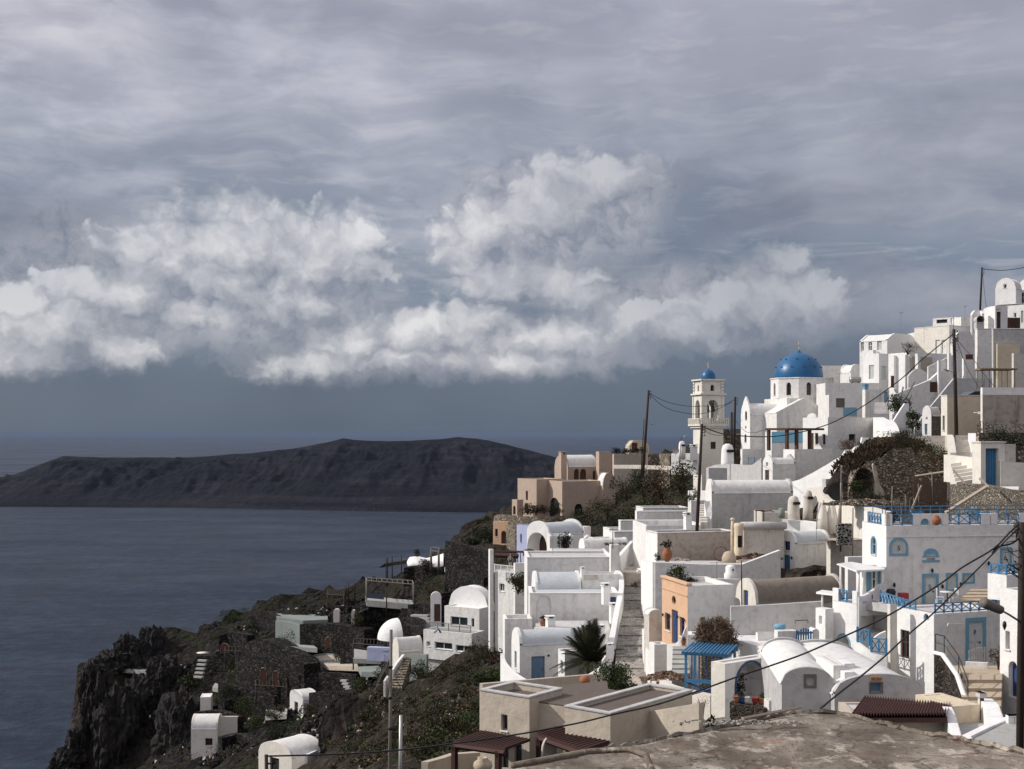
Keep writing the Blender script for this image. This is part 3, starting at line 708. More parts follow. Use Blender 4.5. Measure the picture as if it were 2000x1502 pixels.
def chimney(label, base, w_, h, mat='white', kind='box', group='chimneys on the roofs'):
    th = T('chimney', label, 'chimney', base, group); mb = MB(Fr(base, .3))
    if kind == 'box':
        mb.box(-w_/2, w_/2, -w_/2, w_/2, -.8, h*.72); mb.box(-w_*.62, w_*.62, -w_*.62, w_*.62, h*.724, h*.8); th.part('stack', mb, M[mat])
        mb = MB(Fr(base, .3))
        for sx_ in (-1, 1):
            for sy_ in (-1, 1): mb.box(sx_*w_*.42-.05, sx_*w_*.42+.05, sy_*w_*.42-.05, sy_*w_*.42+.05, h*.804, h*.93)
        mb.box(-w_*.6, w_*.6, -w_*.6, w_*.6, h*.934, h); th.part('hood', mb, M[mat])
        mb = MB(Fr(base, .3)); mb.box(-w_*.28, w_*.28, -w_*.28, w_*.28, h*.802, h*.93); th.part('flue', mb, M['dark'])
    else:
        mb.lathe((0,0,0), [(w_*.55,-.8),(w_*.5,h*.2),(w_*.46,h*.75),(w_*.36,h*.93),(w_*.16,h),(0,h*1.01)], 16); th.part('stack', mb, M[mat])
        mb = MB(Fr(base, .3)); mb.box(-.09*w_*3, .09*w_*3, -w_*.62, -w_*.3, h*.62, h*.74); th.part('flue', mb, M['dark'])
    return th
def text_part(th, fr, s, z, size, body, mat, y=-.02, name='lettering', thick=.006):
    cu = bpy.data.curves.new('txt', 'FONT'); cu.body = body; cu.size = size; cu.align_x = 'CENTER'; cu.extrude = thick; cu.resolution_u = 3
    o = bpy.data.objects.new('txt', cu); COL.objects.link(o); dg = bpy.context.evaluated_depsgraph_get()
    me = bpy.data.meshes.new_from_object(o.evaluated_get(dg)); bpy.data.objects.remove(o)
    mb = MB(fr); mb.add([(s+v.co.x, y-v.co.z, z+v.co.y) for v in me.vertices], [tuple(p_.vertices) for p_ in me.polygons])
    bpy.data.meshes.remove(me); return th.part(name, mb, M[mat])
# ================================================================ the upper village, right of the church
G_ = 'whitewashed houses of the village'
H('cave_house', 'plain white block directly behind the right side of the big blue dome, one shuttered window', 'house', (None,1600,1684), (714,800), 204, 0, L=6, F=[('shutter',1614,1628,738,756,{'m':'shutg'})], group=G_)
H('cave_house', 'small white vaulted hut between the big blue dome and the tall two-storey white house', 'house', (1641,1662,1684), (712,770), 200, 30, 'vy', rise=1.2, rm='vaultw', group=G_)
th = H('two_storey_house', 'tall white two-storey house with arched window and balcony, highest left corner of the village skyline', 'house', (1679,1733,1792), (651,780), 188, 42, 'ty', rise=1.0, L=5, rm='vaultw', wm='white2',
  G=[('window',1681,1687,665,686,{'k':1}),('window',1696,1703,667,685),('shutter',1713,1722,665,684,{'m':'shutg'})], group=G_)
fl = LAST['fL']; s = hit(fl, 1691); s1 = hit(fl, 1713); zb = zat(fl, s, 697)
mb = MB(fl)
for a in (s, s1-.15): mb.box(a, a+.15, -1.0, -.15, zb, zb+.9)
mb.box(s-.002, s1+.002, -1.15, -.002, zb-.15, zb-.002); mb.box(s+.152, s1-.152, -1.0, -.85, zb, zb+.88); th.part('balcony', mb, M['white2'])
H('cave_house', 'low white block with pale door at the foot of the tall two-storey skyline house', 'house', (1686,1717,1734), (690,790), 182, 40, wm='white2', G=[('shutter',1697,1707,713,740,{'m':'shutg'})], F=[('door',1722,1731,715,742,{'m':'shutg'})], group=G_)
H('cave_house', 'shaded white house with blue-grey door, right of the two-storey skyline house', 'house', (None,1786,1822), (649,760), 199, 0, L=5, F=[('door',1797,1805,664,686,{'m':'blueg'})], group=G_)
H('long_house', 'long sunlit white house with two pale shutter doors, under the little rooftop pavilion', 'house', (1786,1854,1902), (636,760), 186, 34, wm='white2', lm='warm', G=[('shutter',1827,1836,664,690,{'m':'whitep'}),('shutter',1839,1848,664,690,{'m':'whitep'})], coping='white2', group=G_)
H('rooftop_pavilion', 'small white rooftop pavilion with a long dark opening on the skyline left of the pole', 'house', (1822,1868,1877), (619,650), 198, 46, G=[('void',1829,1850,624,631),('window',1857,1865,621,632)], group=G_)
H('cave_house', 'plain pale grey block on the skyline between the rooftop pavilion and the round vent hood', 'house', (None,1877,1905), (619,690), 196, 10, L=4, group=G_)
H('terrace_house', 'white terrace block with buttressed sunlit side, below the two-storey house on the skyline', 'house', (1735,1776,1852), (688,790), 172, 30, wm='white2', L=7, group=G_)
fr = LAST['fr']; W = LAST['W']; z1 = LAST['H']
mb = MB(fr); mb.box(.15, W*.55, -.25, -.003, z1-3.0, z1-.55); one('retaining_panel', 'brown rendered wall panel under the white terrace edge, left of the long stair walls', 'wall', mb, M['beige'])
mb = MB(LAST['fL'])
for a in (1.0, 3.0, 5.2): mb.prism([(a, z1-5), (a+.5, z1-5), (a+.5, z1-.3), (a, z1-.3)], -.5, -.003)
LAST['th'].part('buttresses', mb, M['white2'])
H('cave_house', 'white house with pentagon-shaped shaded gable just right of the tall pole with wire tangle', 'house', (1856,1863,1904), (649,760), 175, 10, 'ty', rise=1.4, L=5, group=G_)
H('tower_house', 'narrow tall white block with bright edge, left of the wide blank beige-grey block', 'house', (1904,1909,1939), (643,790), 158, 6, L=5, wm='white', coping='white2', group=G_)
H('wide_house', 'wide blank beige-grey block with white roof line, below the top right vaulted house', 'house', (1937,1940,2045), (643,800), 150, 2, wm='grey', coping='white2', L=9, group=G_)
th = H('vaulted_house', 'sunlit vaulted house at the very top right corner of the village, small square windows', 'house', (1944,2004,2040), (566,660), 190, 52, 'flat', wm='white2', lm='white2', L=8,
  G=[('window',1949,1955,581,596),('window',1963,1974,577,591),('window',1994,2000,571,592)], group=G_)
H('vaulted_house', 'white rounded gable with one small window, top right corner of the village skyline', 'house', (1944,1984,1996), (563,580), 188, 50, 'vx', rise=1.55, rim=.08, L=6, wm='white2', lm='white2', rm='vaultw', down=1, G=[('window',1960,1966,555,563,{'m':'whitep'})], group=G_)
H('vaulted_house', 'second white rounded roof cut off by the right edge of the photo, top right', 'house', (1988,2030,2040), (563,580), 192, 50, 'vx', rise=1.6, rim=.08, L=6, wm='white2', lm='white2', rm='vaultw', down=1, group=G_)
th = H('porch_frame', 'white pillared porch with brown door opening, below the rounded gable in the top right corner', 'porch', (1942,1944,1968), (597,660), 178, 10, L=3, wm='white2', F=[('void',1946,1955,600,606),('void',1947,1955,609,648,{'m':'brown'})])
H('cave_house', 'sunlit white block with small windows behind the dark fence panel, right frame edge', 'house', (1966,2002,2030), (595,660), 182, 50, L=6, wm='white2', G=[('window',1980,1985,611,620),('shutter',1994,1999,607,630,{'m':'shutg'})], group=G_)
mb = MB(Fr(P(1968,641,170), .1)); mb.box(0, 1.75, 0, .06, 0, 1.4); 
for i in range(4): mb.box(.05+i*.53, .11+i*.53, -.06, -.002, -.1, 1.5)
one('fence_panel', 'dark brown fence panel on the wall top near the upper right edge', 'fence', mb, M['brown'])
th = T('vent_hood', 'round white vent hood with a dark mouth on the skyline, right of the rooftop pavilion', 'vent', P(1915,635,180))
mb = MB(Fr(P(1915,625,180), 0)); n = 18; vs = []
for i in range(n): a = 2*math.pi*i/n; vs += [(.55*math.cos(a), 0, .05+.55*math.sin(a)), (.5*math.cos(a), 1.4, .05+.5*math.sin(a))]
mb.add(vs, [(2*i, (2*i+2) % (2*n), (2*i+3) % (2*n), 2*i+1) for i in range(n)], True); mb.add([v for v in vs[1::2]], [tuple(range(n))]); mb.box(-.5, .5, .1, 1.2, -1.2, -.3); th.part('hood', mb, M['grey'])
mb = MB(Fr(P(1915,625,180), 0)); mb.prism([(.26*math.cos(2*math.pi*i/14), .05+.26*math.sin(2*math.pi*i/14)) for i in range(14)], .1, .15); th.part('mouth', mb, M['dark'])
wallpx('curved_parapet', 'thin white curved parapet loop on the skyline beside the thin tall pole', [(1897,615,184),(1901,607,185),(1908,605,185),(1916,606,185),(1920,612,184)], .7, .3, 'white2', sm=True)
wallpx('sloping_wall', 'bright white sloping wall climbing to the top right house on the skyline', [(1917,612,186),(1922,604,186),(1934,599,185),(1945,598,184)], 6, .5, 'white2', sm=True)
# stair walls
wallpx('stair_wall', 'big shaded sloping stair wall, lowest of the stair walls left of the beige house', [(1785,838,141),(1800,815,141),(1862,739,141),(1936,739,141)], 9, .5, 'grey')
wallpx('stair_wall', 'long shaded stair wall with white piers, upper flight right of the brown rendered panel', [(1744,772,152),(1776,758,152),(1815,742,152),(1834,725,153),(1866,722,153),(1905,722,153)], 9, .5, 'white')
wallpx('stair_wall', 'upper white stair wall rising behind the tall pole with wire tangle', [(1812,716,158),(1838,704,158),(1862,692,158),(1900,690,158)], 5, .4, 'white')
for px, y0, y1, d, lb in [(1833,704,756,151.5,'white stair pier left of the tall pole'),(1853,690,716,157,'short white stair pier immediately left of the pole head'),(1882,700,735,151.5,'white stair pier right of the tall pole, under the dark red board')]:
    H('stair_pier', lb, 'pier', (None,px,px+5), (y0,y1), d, 0, L=.5, para=.02, wm='white2', rm='white2', group='white stair piers')
mb = MB(Fr(P(1886,702,150))); mb.box(0, .86, 0, .05, 0, .6); one('notice_board', 'dark red square board above the stair pier right of the tall pole', 'board', mb, M['rust'])
wallpx('curved_wall', 'white scalloped wall with a rounded crest, under the brown rendered panel', [(1773,735,162),(1782,724,162),(1793,719,162),(1802,723,162),(1812,730,162)], 9, .4, 'white', sm=True)
mb = MB(Fr(P(1816,766,148), .35)); mb.box(0, 1.0, -.05, 0, 0, 1.2); one('wall_gate', 'brown shaded gate panel in the stair wall left of the tall pole', 'gate', mb, M['brown'])
mb = MB(Fr(P(1883,775,128)))
mb.prism([(0,0),(1.6,0),(1.6,.55),(1.1,.55)], 0, 3); one('solar_panel', 'dark sloping solar panel between the beige house and the scaffold shelter', 'solar panel', mb, M['glass'])
# scaffold shelter
th = T('cane_shelter', 'cane-roofed shelter on thin posts above the grey stained wall at the right edge', 'shelter', P(1940,757,127))
fr = Fr(P(1914,757,126), .05); mb = MB(fr); mb.box(0, 3.7, -.2, 1.9, 1.75, 1.86); 
for i in range(24): mb.tube([(.08+i*.155, -.3, 1.9), (.08+i*.155, 2.0, 1.9)], .035, 5)
th.part('roof', mb, M['bamboo'])
for x in (.4, .95, 2.2, 3.5):
    for y in (0, 1.7): mb = MB(fr); mb.tube([(x, y, -.1), (x, y, 1.75)], .035, 6); th.part('post', mb, M['greywood'])
H('lean_to', 'narrow weathered wall with a white sunlit edge behind the cane shelter', 'house', (1976,1980,2030), (690,760), 129, 8, L=3, wm='old', F=[], group=G_)
wallpx('rubble_wall', 'rough beige rubble panel on the wide blank block behind the cane shelter', [(1947,672,149.7),(1992,672,149.7)], 2.6, .3, 'cream')
H('flat_roofed_house', 'wide grey stained wall house with a bright left edge, under the cane shelter at the right edge', 'house', (1916,1919,2045), (771,880), 118, 3, wm='stain', lm='warm', L=6, group=G_)
LAST['th'].o['label'] = 'wide low grey stained house with bright left edge, right under the cane shelter'
wallpx('parapet_wall', 'low white ledge along the top of the wide grey stained house at the right edge', [(1917,757,119.5),(1960,757,119.5),(2040,757,119.5)], .65, .5, 'white2')
H('flat_roofed_house', 'sandy beige flat-roofed house with slit window, left of the wide grey stained house', 'house', (1838,1850,1918), (773,880), 123, 12, wm='cream', lm='warm', coping='warm', G=[('window',1841,1845,812,841,{'m':'brown'})], group=G_)
mb = MB(Fr(P(1902,806,120))); mb.tube([(0, 0, 0), (.75, 0, 0)], .05, 6); mb.box(.7, .78, -.05, .9, -.1, .1); one('waste_pipe', 'white pipe stub sticking from the sandy beige house wall', 'pipe', mb, M['whitep'])
H('arched_hut', 'small arched hut with pale blue-white front and rubble side, left of the sandy beige house', 'house', (1801,1819,1840), (812,880), 129, 42, 'vx', rise=.9, wm='rough', lm='white2', rm='warm', G=[('door',1806,1811,828,849,{'m':'blueg'}),('window',1808,1812,814,820,{'k':2})], group=G_)
# left cluster under the skyline
H('cave_house', 'low grey-white block with small roof windows directly right of the dome drum', 'house', (None,1612,1720), (748,800), 180, 0, L=6, group=G_)
H('cave_house', 'white house with louvred window and light blue band, below right of the dome drum', 'house', (None,1619,1687), (771,830), 168, 0, L=6, F=[('shutter',1633,1650,778,796,{'m':'greywood'})], group=G_)
fr = LAST['fr']; mb = MB(fr); mb.box(hit(fr,1647), hit(fr,1673), -.12, -.003, zat(fr,2,812), zat(fr,2,796)); LAST['th'].part('blue_band', mb, M['bluel'])
H('cave_house', 'white house with bright left edge and tall blue door, right of the louvred window house', 'house', (1684,1690,1737), (761,830), 165, 8, L=5, F=[('door',1727,1734,750+15,796,{'m':'bluel'})], group=G_)
chimney('square white chimney with blue cap between the louvred window house and the tall blue door', P(1690,764,166), .55, .9, 'bluel')
mb = MB(Fr(P(1743,757,158))); mb.lathe((0,0,0), [(.2,0),(.2,1.35),(.23,1.38),(.23,1.45),(0,1.45)], 12); one('water_pipe_stack', 'rusty brown cylindrical flue above the blue door house', 'chimney', mb, M['rust'])
stairpx('stairs', 'shaded white steps between the blue door house and the triangular white wall', (1706,812,150),(1737,812,150),(1708,786,160),(1733,786,160), 7, 'white')
wallpx('gable_wall', 'tall white triangular stair gable with small square hole, above the ruin', [(1744,822,139),(1758,800,139),(1766,788,139),(1774,788,139)], 5, .5, 'white2')
stairpx('stairs', 'dark shaded steps going down left of the ruined mound', (1745,870,127),(1765,870,127),(1745,836,138),(1772,836,138), 9, 'grey')
wallpx('curved_wall', 'bright white rounded wall curling down toward the ruined arch', [(1716,815,142),(1724,820,140),(1735,822,136),(1742,832,132),(1746,846,128),(1742,856,126),(1744,866,124)], 5, 1.2, 'white2', sm=True)
for (a, b_, lb) in [((1757,784),(1764,756),'shortest brown beam left of the long slanting ones'),((1768,780),(1786,746),'long brown beam leaning up to the right on the stair wall'),((1773,790),(1780,772),'stubby brown beam lowest beside the dark tree')]:
    mb = MB(); mb.tube([P(*a,148), P(*b_,149.5)], .09, 6); one('wooden_beam', lb, 'beam', mb, M['greywood'], group='leaning beams')
bush('shrub_tree', 'dense dark green tree behind the triangular white stair gable', P(1756,806,143), (1.5,1.3,1.2), 900, .2, 'leafd', 'tree')
bush('shrub', 'palm-like green plant right of the triangular white stair gable', P(1784,822,138), (.8,.8,.7), 300, .22, 'leaf')
bush('shrub', 'spiky dark plant under the palm-like plant beside the steps', P(1783,842,134), (.7,.7,.8), 250, .2, 'leafd')
bush('shrub', 'bare spidery shrub growing on the terrace of the skyline houses', P(1773,690,170), (1.5,.5,.8), 180, .16, 'leafd')
# pergola house and its terrace
th = H('pergola_house', 'white house with arched parapet, dark doors and square side window, behind the timber pergola', 'house', (1568,1617,1713), (815,960), 150, 30, wm='white', lm='white2', L=7, G=[('door',1582,1589,846,878,{'m':'brown'}),('window',1592,1598,846,868,{'m':'brown'}),('window',1606,1612,848,868,{'m':'brown'})], F=[('window',1658,1671,848,861,{'m':'brown'})], group=G_)
fl = LAST['fL']; mb = MB(fl); s0, s1 = hit(fl,1576), hit(fl,1594); zz = LAST['H']; m_ = (s0+s1)/2; r_ = (s1-s0)/2
mb.prism([(m_-r_*math.cos(math.pi*i/10), zz+.005+.5*math.sin(math.pi*i/10)) for i in range(11)], .01, .24); th.part('bell_gable', mb, M['white2'])
fr = Fr(P(1536,877,146), .62); th = T('pergola', 'dark timber pergola roof on two thick brown posts in front of the pergola house', 'pergola', P(1560,877,146))
mb = MB(fr); mb.box(-.2, 6.2, -.2, 3, 2.15, 2.3)
for i in range(16): mb.box(-.1+i*.4, .02+i*.4, -.35, 3.1, 2.302, 2.4)
th.part('roof', mb, M['brown'])
for x, y in ((.1,0), (1.7,0), (3.9,0), (.1,2.8)): mb = MB(fr); mb.box(x, x+.32, y, y+.32, -.2, 2.15); th.part('post', mb, M['brown'])
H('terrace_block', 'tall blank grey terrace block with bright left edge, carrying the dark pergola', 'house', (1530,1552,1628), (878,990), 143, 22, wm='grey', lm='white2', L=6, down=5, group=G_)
H('terrace_block', 'grey block with a broad sky-blue painted band, between church and pergola', 'house', (None,1507,1570), (843,930), 158, 0, L=4, wm='white', group=G_)
fr = LAST['fr']; mb = MB(fr); mb.box(.02, LAST['W']-.02, -.06, -.003, LAST['H']-1.35, LAST['H']-.02); LAST['th'].part('blue_band', mb, M['skyblue'])
H('chapel', 'small white chapel with vaulted roof and brown door, left of the tall terrace block', 'chapel', (1490,1509,1554), (906,975), 140, 28, 'vx', rise=.65, apex=.25, wm='grey', lm='white2', rm='vaultw', G=[('door',1494,1502,918,943,{'m':'brown'}),('window',1496,1500,903,911)], group=G_)
wallpx('garden_wall', 'long shaded wall with rounded white top, in front of the bell tower', [(1383,914,170),(1400,908,168),(1425,906,165),(1452,908,160),(1474,908,156),(1492,894,150)], 12, .6, 'grey')
H('terrace_block', 'blue-white terrace block in front of the church facade, small dark window at its right', 'house', (1446,1450,1508), (877,940), 166, 6, L=5, F=[('window',1497,1506,884,891)], group=G_)
railpx('light blue tube railing on the terrace left of the small chapel', (1461,906,158), (1474,902,158), .8, 'bluel', .9, 'b')
H('grey_block', 'tall plain blue-grey wall block left of the long barrel-vaulted house', 'house', (1382,1384,1420), (914,1060), 150, 4, wm='grey', L=6, group=G_)
chimney('fat white domed chimney with small slot beside the paired poles near the bell tower', P(1421,910,168), 1.7, 2.9, 'white2', 'round')
# ================================================================ church and bell tower
DC = 186
th = H('domed_church', 'white church with a large studded blue dome, arched drum windows and a cross', 'church', (1447,1465,1668), (811,900), DC, 14, 'vx', rise=1.75, apex=.9, wm='white', lm='white2', rm='vaultw', G=[('window',1455,1459,803,820,{'k':1,'m':'brown'}),('window',1454,1458,848,864,{'k':1,'m':'brown'}),('window',1455,1458,832,838)], F=[])
fr = LAST['fr']; Ln = LAST['L']; s0, s1 = hit(fr,1517), hit(fr,1622)
H('x','','', (None,1517,1624), (778,900), 182.5, 14, 'gy', rise=2.1, L=Ln+4, th=th, wm='white', rm='vaultw', rim=.12, wname='transept')
c0 = P(1560,741,189.5); R8 = 3.85*1.06; mb = MB(Fr((c0.x, c0.y, 0), math.radians(14+22.5)))
zb, zt_ = (HY-812)/FP*189.5, c0.z
mb.fr = Fr((c0.x, c0.y, 0), math.radians(14)); mb.box(-3.75, 3.75, -3.75, 3.75, zb-.6, (HY-779)/FP*189.5); th.part('crossing', mb, M['white'])
db = (HY-779)/FP*189.5; drum = MB(); F8 = []
for k in range(8):
    a = math.radians(10)+k*math.pi/4; ap = R8*math.cos(math.pi/8); sw = 2*R8*math.sin(math.pi/8)
    nx, ny = math.sin(a), -math.cos(a); o = Vector((c0.x+nx*ap, c0.y+ny*ap, db)); fk = Fr(o, a); fk = Fr(o-fk.u*sw/2, a)
    o_ = (sw/2-.36, sw/2+.36, .45, 2.3, 1); facade(drum, fk, sw, zt_-db, 0, [o_], .3); fit(th, fk, 'window', o_, 'brown', rev=.3)
drum.fr = W0; th.part('drum', drum, M['white'])
mb = MB(Fr((c0.x, c0.y, 0), math.radians(10)-math.pi/2+math.pi/8)); mb.lathe((0,0,zt_), [(R8*1.0,0),(R8*1.03,.03),(R8*1.03,.16),(R8*.9,.17),(.0,.18)], 8); mb.sm = [False]*len(mb.sm); th.part('cornice', mb, M['white2'])
RD = 3.55; mb = MB(Fr((c0.x, c0.y, zt_+.17))); mb.lathe((0,0,0), [(RD*math.cos(a), .25+RD*.98*math.sin(a)) if i else (RD, 0) for i, a in enumerate([0]+[math.radians(x) for x in range(0, 84, 6)])]+[(.42,RD+.28),(.25,RD+.42),(.16,RD+.62),(0,RD+.65)], 40); dm = th.part('dome', mb, M['dome'])
mb = MB(Fr((c0.x, c0.y, zt_+.42)))
for el_, nn, off in ((22,12,0),(45,9,.2)):
    for i in range(nn):
        a = off+2*math.pi*i/nn; e = math.radians(el_); d_ = Vector((math.cos(a)*math.cos(e), math.sin(a)*math.cos(e), math.sin(e)*.98))
        mb.tube([d_*(RD-.05), d_*(RD+.18)], .08, 6)
th.part('vent_studs', mb, M['iron'], dm)
def cross(th, c, h, par=None, mat='cream'):
    mb = MB(Fr(c, .3)); mb.box(-.045, .045, -.045, .045, 0, h); mb.box(-h*.27, h*.27, -.043, .043, h*.62, h*.62+.085)
    for x, z in ((-h*.27, h*.66), (h*.27, h*.66), (0, h)): mb.lathe((x, 0, z-.07), [(0,0),(.08,.07),(0,.14)], 8)
    return th.part('cross', mb, M[mat], par)
cross(th, Vector((c0.x, c0.y, zt_+.8+RD)), 1.15)
# bell tower
DT = 190; a_ = math.radians(14)
C = P(1371,925,DT); fr = Fr(C, a_); W = hit(fr, 1413); Wl = W; zz = lambda py: (925-py)/FP*DT
th = T('bell_tower', 'slender white bell tower with two arched storeys, two bells and a small blue dome', 'bell tower', C+fr.u*W/2+fr.v*W/2)
fs4 = [Fr(C, a_), Fr(C+fr.u*W, a_+math.pi/2), Fr(C+fr.u*W+fr.v*W, a_+math.pi), Fr(C+fr.v*W, a_-math.pi/2)]
mb = MB(); 
for i, f_ in enumerate(fs4):
    ops = []
    if i == 0:
        s0, s1 = hit(f_,1388), hit(f_,1398); ops = [(s0, s1, zz(877), zz(863), 0)]; fit(th, f_, 'window', ops[0], 'rust')
    facade(mb, f_, W, zz(836), -5, ops)
mb.fr = W0; th.part('base', mb, M['warm'])
def slab(e, z0, z1, name='cornice', mat='warm'):
    mb = MB(fr); mb.box(-e, W+e, -e, W+e, z0, z1); return th.part(name, mb, M[mat])
slab(.35, zz(836)+.003, zz(832)); slab(.6, zz(832)+.003, zz(829), 'balcony')
mb = MB(fr)
for (x0, x1, y0, y1) in ((-.6, W+.6, -.6, -.5), (-.6, W+.6, W+.5, W+.6), (-.6, -.5, -.5, W+.5), (W+.5, W+.6, -.5, W+.5)): mb.box(x0, x1, y0, y1, zz(817)-.1, zz(817)); mb.box(x0, x1, y0, y1, zz(829)+.003, zz(829)+.1)
nb = 15
for i in range(nb):
    s = -.55+(W+1.1)*i/(nb-1)
    for (x, y) in ((s, -.55), (s, W+.55), (-.55, s), (W+.55, s)): mb.box(x-.07, x+.07, y-.07+(0 if i else .001), y+.07, zz(829)+.1, zz(817)-.1)
th.part('balustrade', mb, M['warm'])
mb = MB()
for f_ in fs4: facade(mb, f_, W, zz(772), zz(829), [(W*.24, W*.76, zz(829)+.6, zz(781), 1)], .5)
mb.fr = W0; th.part('belfry', mb, M['warm']); slab(.02, zz(829)+.003, zz(829)+.6, 'floor')
slab(.12, zz(772)+.003, zz(771)); slab(.3, zz(771)+.003, zz(768))
mb = MB(fr)
for x in (-.1, W-.25):
    for y in (-.1, W-.25): mb.box(x, x+.35, y, y+.35, zz(829)+.003, zz(774))
th.part('corner_pilasters', mb, M['warm'])
mb = MB()
for f_ in fs4: f2_ = Fr(f_.o+f_.u*.12+f_.v*.12, f_.a); facade(mb, f2_, W-.24, zz(743), zz(768), [(W*.5-.42, W*.5+.18, zz(768)+.35, zz(751), 1)], .35)
mb.fr = W0; th.part('upper_belfry', mb, M['warm'])
mb = MB(fr)
for x in (0, W-.35):
    for y in (0, W-.35):
        for k in range(4): mb.box(x-.03, x+.38, y-.03, y+.38, zz(768)+.02+k*.47, zz(768)+.34+k*.47)
th.part('quoins', mb, M['warm'])
slab(.22, zz(743)+.003, zz(740)); 
cx_ = fr(W/2, W/2, 0); rd = 1.1; mb = MB(Fr((cx_.x, cx_.y, C.z+zz(740)+.003)))
mb.lathe((0,0,0), [(rd,0),(rd,.25)]+[(rd*math.cos(math.radians(x)), .25+rd*1.15*math.sin(math.radians(x))) for x in range(8, 86, 7)]+[(.1,1.62),(0,1.75)], 24); dm = th.part('dome', mb, M['dome'])
cross(th, Vector((cx_.x, cx_.y, C.z+zz(740)+1.7)), .85)
for sx_ in (W*.40, W*.66):
    mb = MB(fr); zt2 = zz(791); mb.lathe((sx_, W*.3, zt2-.95), [(.34,0),(.30,.1),(.2,.35),(.17,.65),(.1,.78),(0,.8)], 14); bl = th.part('bell', mb, M['bronze'])
    mb = MB(fr); mb.tube([(sx_, W*.3, zt2-.15), (sx_, W*.3, zt2+.1)], .03, 5); mb.lathe((sx_, W*.3, zt2-1.1), [(.02,0),(.05,.08),(.02,.3)], 6); th.part('clapper', mb, M['iron'], bl)
mb = MB(fr); mb.box(.3, W-.3, W*.3-.06, W*.3+.06, zz(791)+.1, zz(791)+.2); th.part('bell_beam', mb, M['iron'])
# around the tower
H('terrace_block', 'low bright white terrace left of the bell tower base', 'house', (1311,1362,1372), (886,912), 186, 60, L=7, wm='white2', rm='white2', down=1.2, group=G_)
H('rubble_house', 'brown rubble ruin wall between bell tower and church', 'ruin', (None,1413,1447), (838,900), 196, 0, L=3, wm='rubble', roof='flat', F=[('window',1438,1446,828+12,848)])
chimney('stout white cylinder chimney on the terrace left of the bell tower', P(1332,887,186), 1.0, 1.9, 'white2', 'round')
chimney('narrower white hooded chimney touching the bell tower at its left', P(1355,888,186), .8, 1.5, 'white2')
pole('short black lamp standard on the terrace left of the bell tower', (1331,853), (1328,890), 185, .05, name='lamp_standard', arm=False, group=None, mat='iron', lamp=((1331,856),(1336,853)))
th = T('satellite_dish', 'small white satellite dish on the terrace edge left of the bell tower', 'satellite dish', P(1319,886,185))
mb = MB(Fr(P(1319,880,185))); vs = []; 
for i in range(4):
    for j in range(12): a = j*math.pi/6; rr = .5*i/3; vs.append((rr*math.cos(a), -.5+.25*(1-(i/3)**2), rr*math.sin(a)))
mb.add(vs, [(i*12+j, i*12+(j+1) % 12, (i+1)*12+(j+1) % 12, (i+1)*12+j) for i in range(3) for j in range(12)], True); th.part('dish', mb, M['grey']); mb = MB(Fr(P(1319,880,185))); mb.tube([(0,-.2,-.9),(0,-.25,0)], .03, 5); th.part('mast', mb, M['steel'])
# ================================================================ middle of the slope: the ruin, the gate, the barrel vaults
H('barrel_house', 'long barrel-vaulted house with speckled grey roof and blank wall, largest plain vault mid slope', 'house', (1378,1390,1549), (963,1080), 128, 6, 'vx', rise=1.25, L=6, wm='grey', rm='vaultw', lm='white', down=5, group=G_)
wallpx('buttress_wall', 'bright irregular white buttress at the left end of the long barrel-vaulted house', [(1381,979,127),(1385,1000,126.5),(1381,1035,126)], 4, .6, 'white2')
th = T('metal_frame', 'rusty little metal door frame leaning on the wall of the long barrel-vaulted house', 'frame', P(1476,1021,121)); mb = MB(Fr(P(1476,1021,121)))
mb.box(-.05,.85,-.05,.05,1.102,1.2); mb.box(0,.08,-.04,.04,0,1.102); mb.box(.72,.8,-.04,.04,0,1.102); th.part('frame', mb, M['rust']); mb = MB(); mb.tube([P(1487,999,121.5),P(1505,997,122),P(1516,1003,122),P(1518,1020,122)], .05, 5); th.part('pipe', mb, M['rust'])
H('lean_to_wall', 'brownish-grey low block before the long barrel-vaulted house, behind the cream cylinder', 'house', (None,1488,1546), (1001,1040), 121, 0, L=4, wm='old', group=G_)
chimney('squat cream cylinder chimney with white cap at the right end of the long vault', P(1550,1012,121), 1.15, 2.1, 'old', 'round')
chimney('taller pale cream rounded chimney beside the curved white wall, right of the squat cream one', P(1578,1002,125), .95, 2.2, 'old', 'round')
mb = MB(); mb.lathe(tuple(P(1527,1012,120)), [(.3,0),(.3,.9),(.22,.95),(0,.96)], 12); one('water_tank', 'pale green upright tank left of the squat cream cylinder chimney', 'tank', mb, M['pathg'])
H('small_house', 'small pinkish-grey house with a fat rounded cornice, between thin pipe chimney and blue-door chapel', 'house', (1446,1453,1532), (1023,1110), 113, 8, wm='old', L=5, para=.1, group=G_)
fr = LAST['fr']; W = LAST['W']; mb = MB(); mb.tube([fr(-.3,-.1,LAST['H']-.15), fr(W*.5,-.1,LAST['H']-.15), fr(W+.1,-.1,LAST['H']-.2)], .33, 12); LAST['th'].part('cornice', mb, M['grey'])
th = T('cylinder_stairhead', 'cream cylinder turret with a tall dark window slot, mid slope', 'turret', P(1443,1098,112)); mb = MB(Fr(P(1443,1098,112)))
mb.lathe((0,0,0), [(.46,-1),(.44,1.3),(.40,1.35),(.40,2.9),(.45,3.1),(.40,3.4),(0,3.45)], 18); th.part('shaft', mb, M['cream']); mb = MB(Fr(P(1443,1098,112))); mb.box(-.16,.2,-.47,-.3,1.35,2.35); th.part('window', mb, M['dark'])
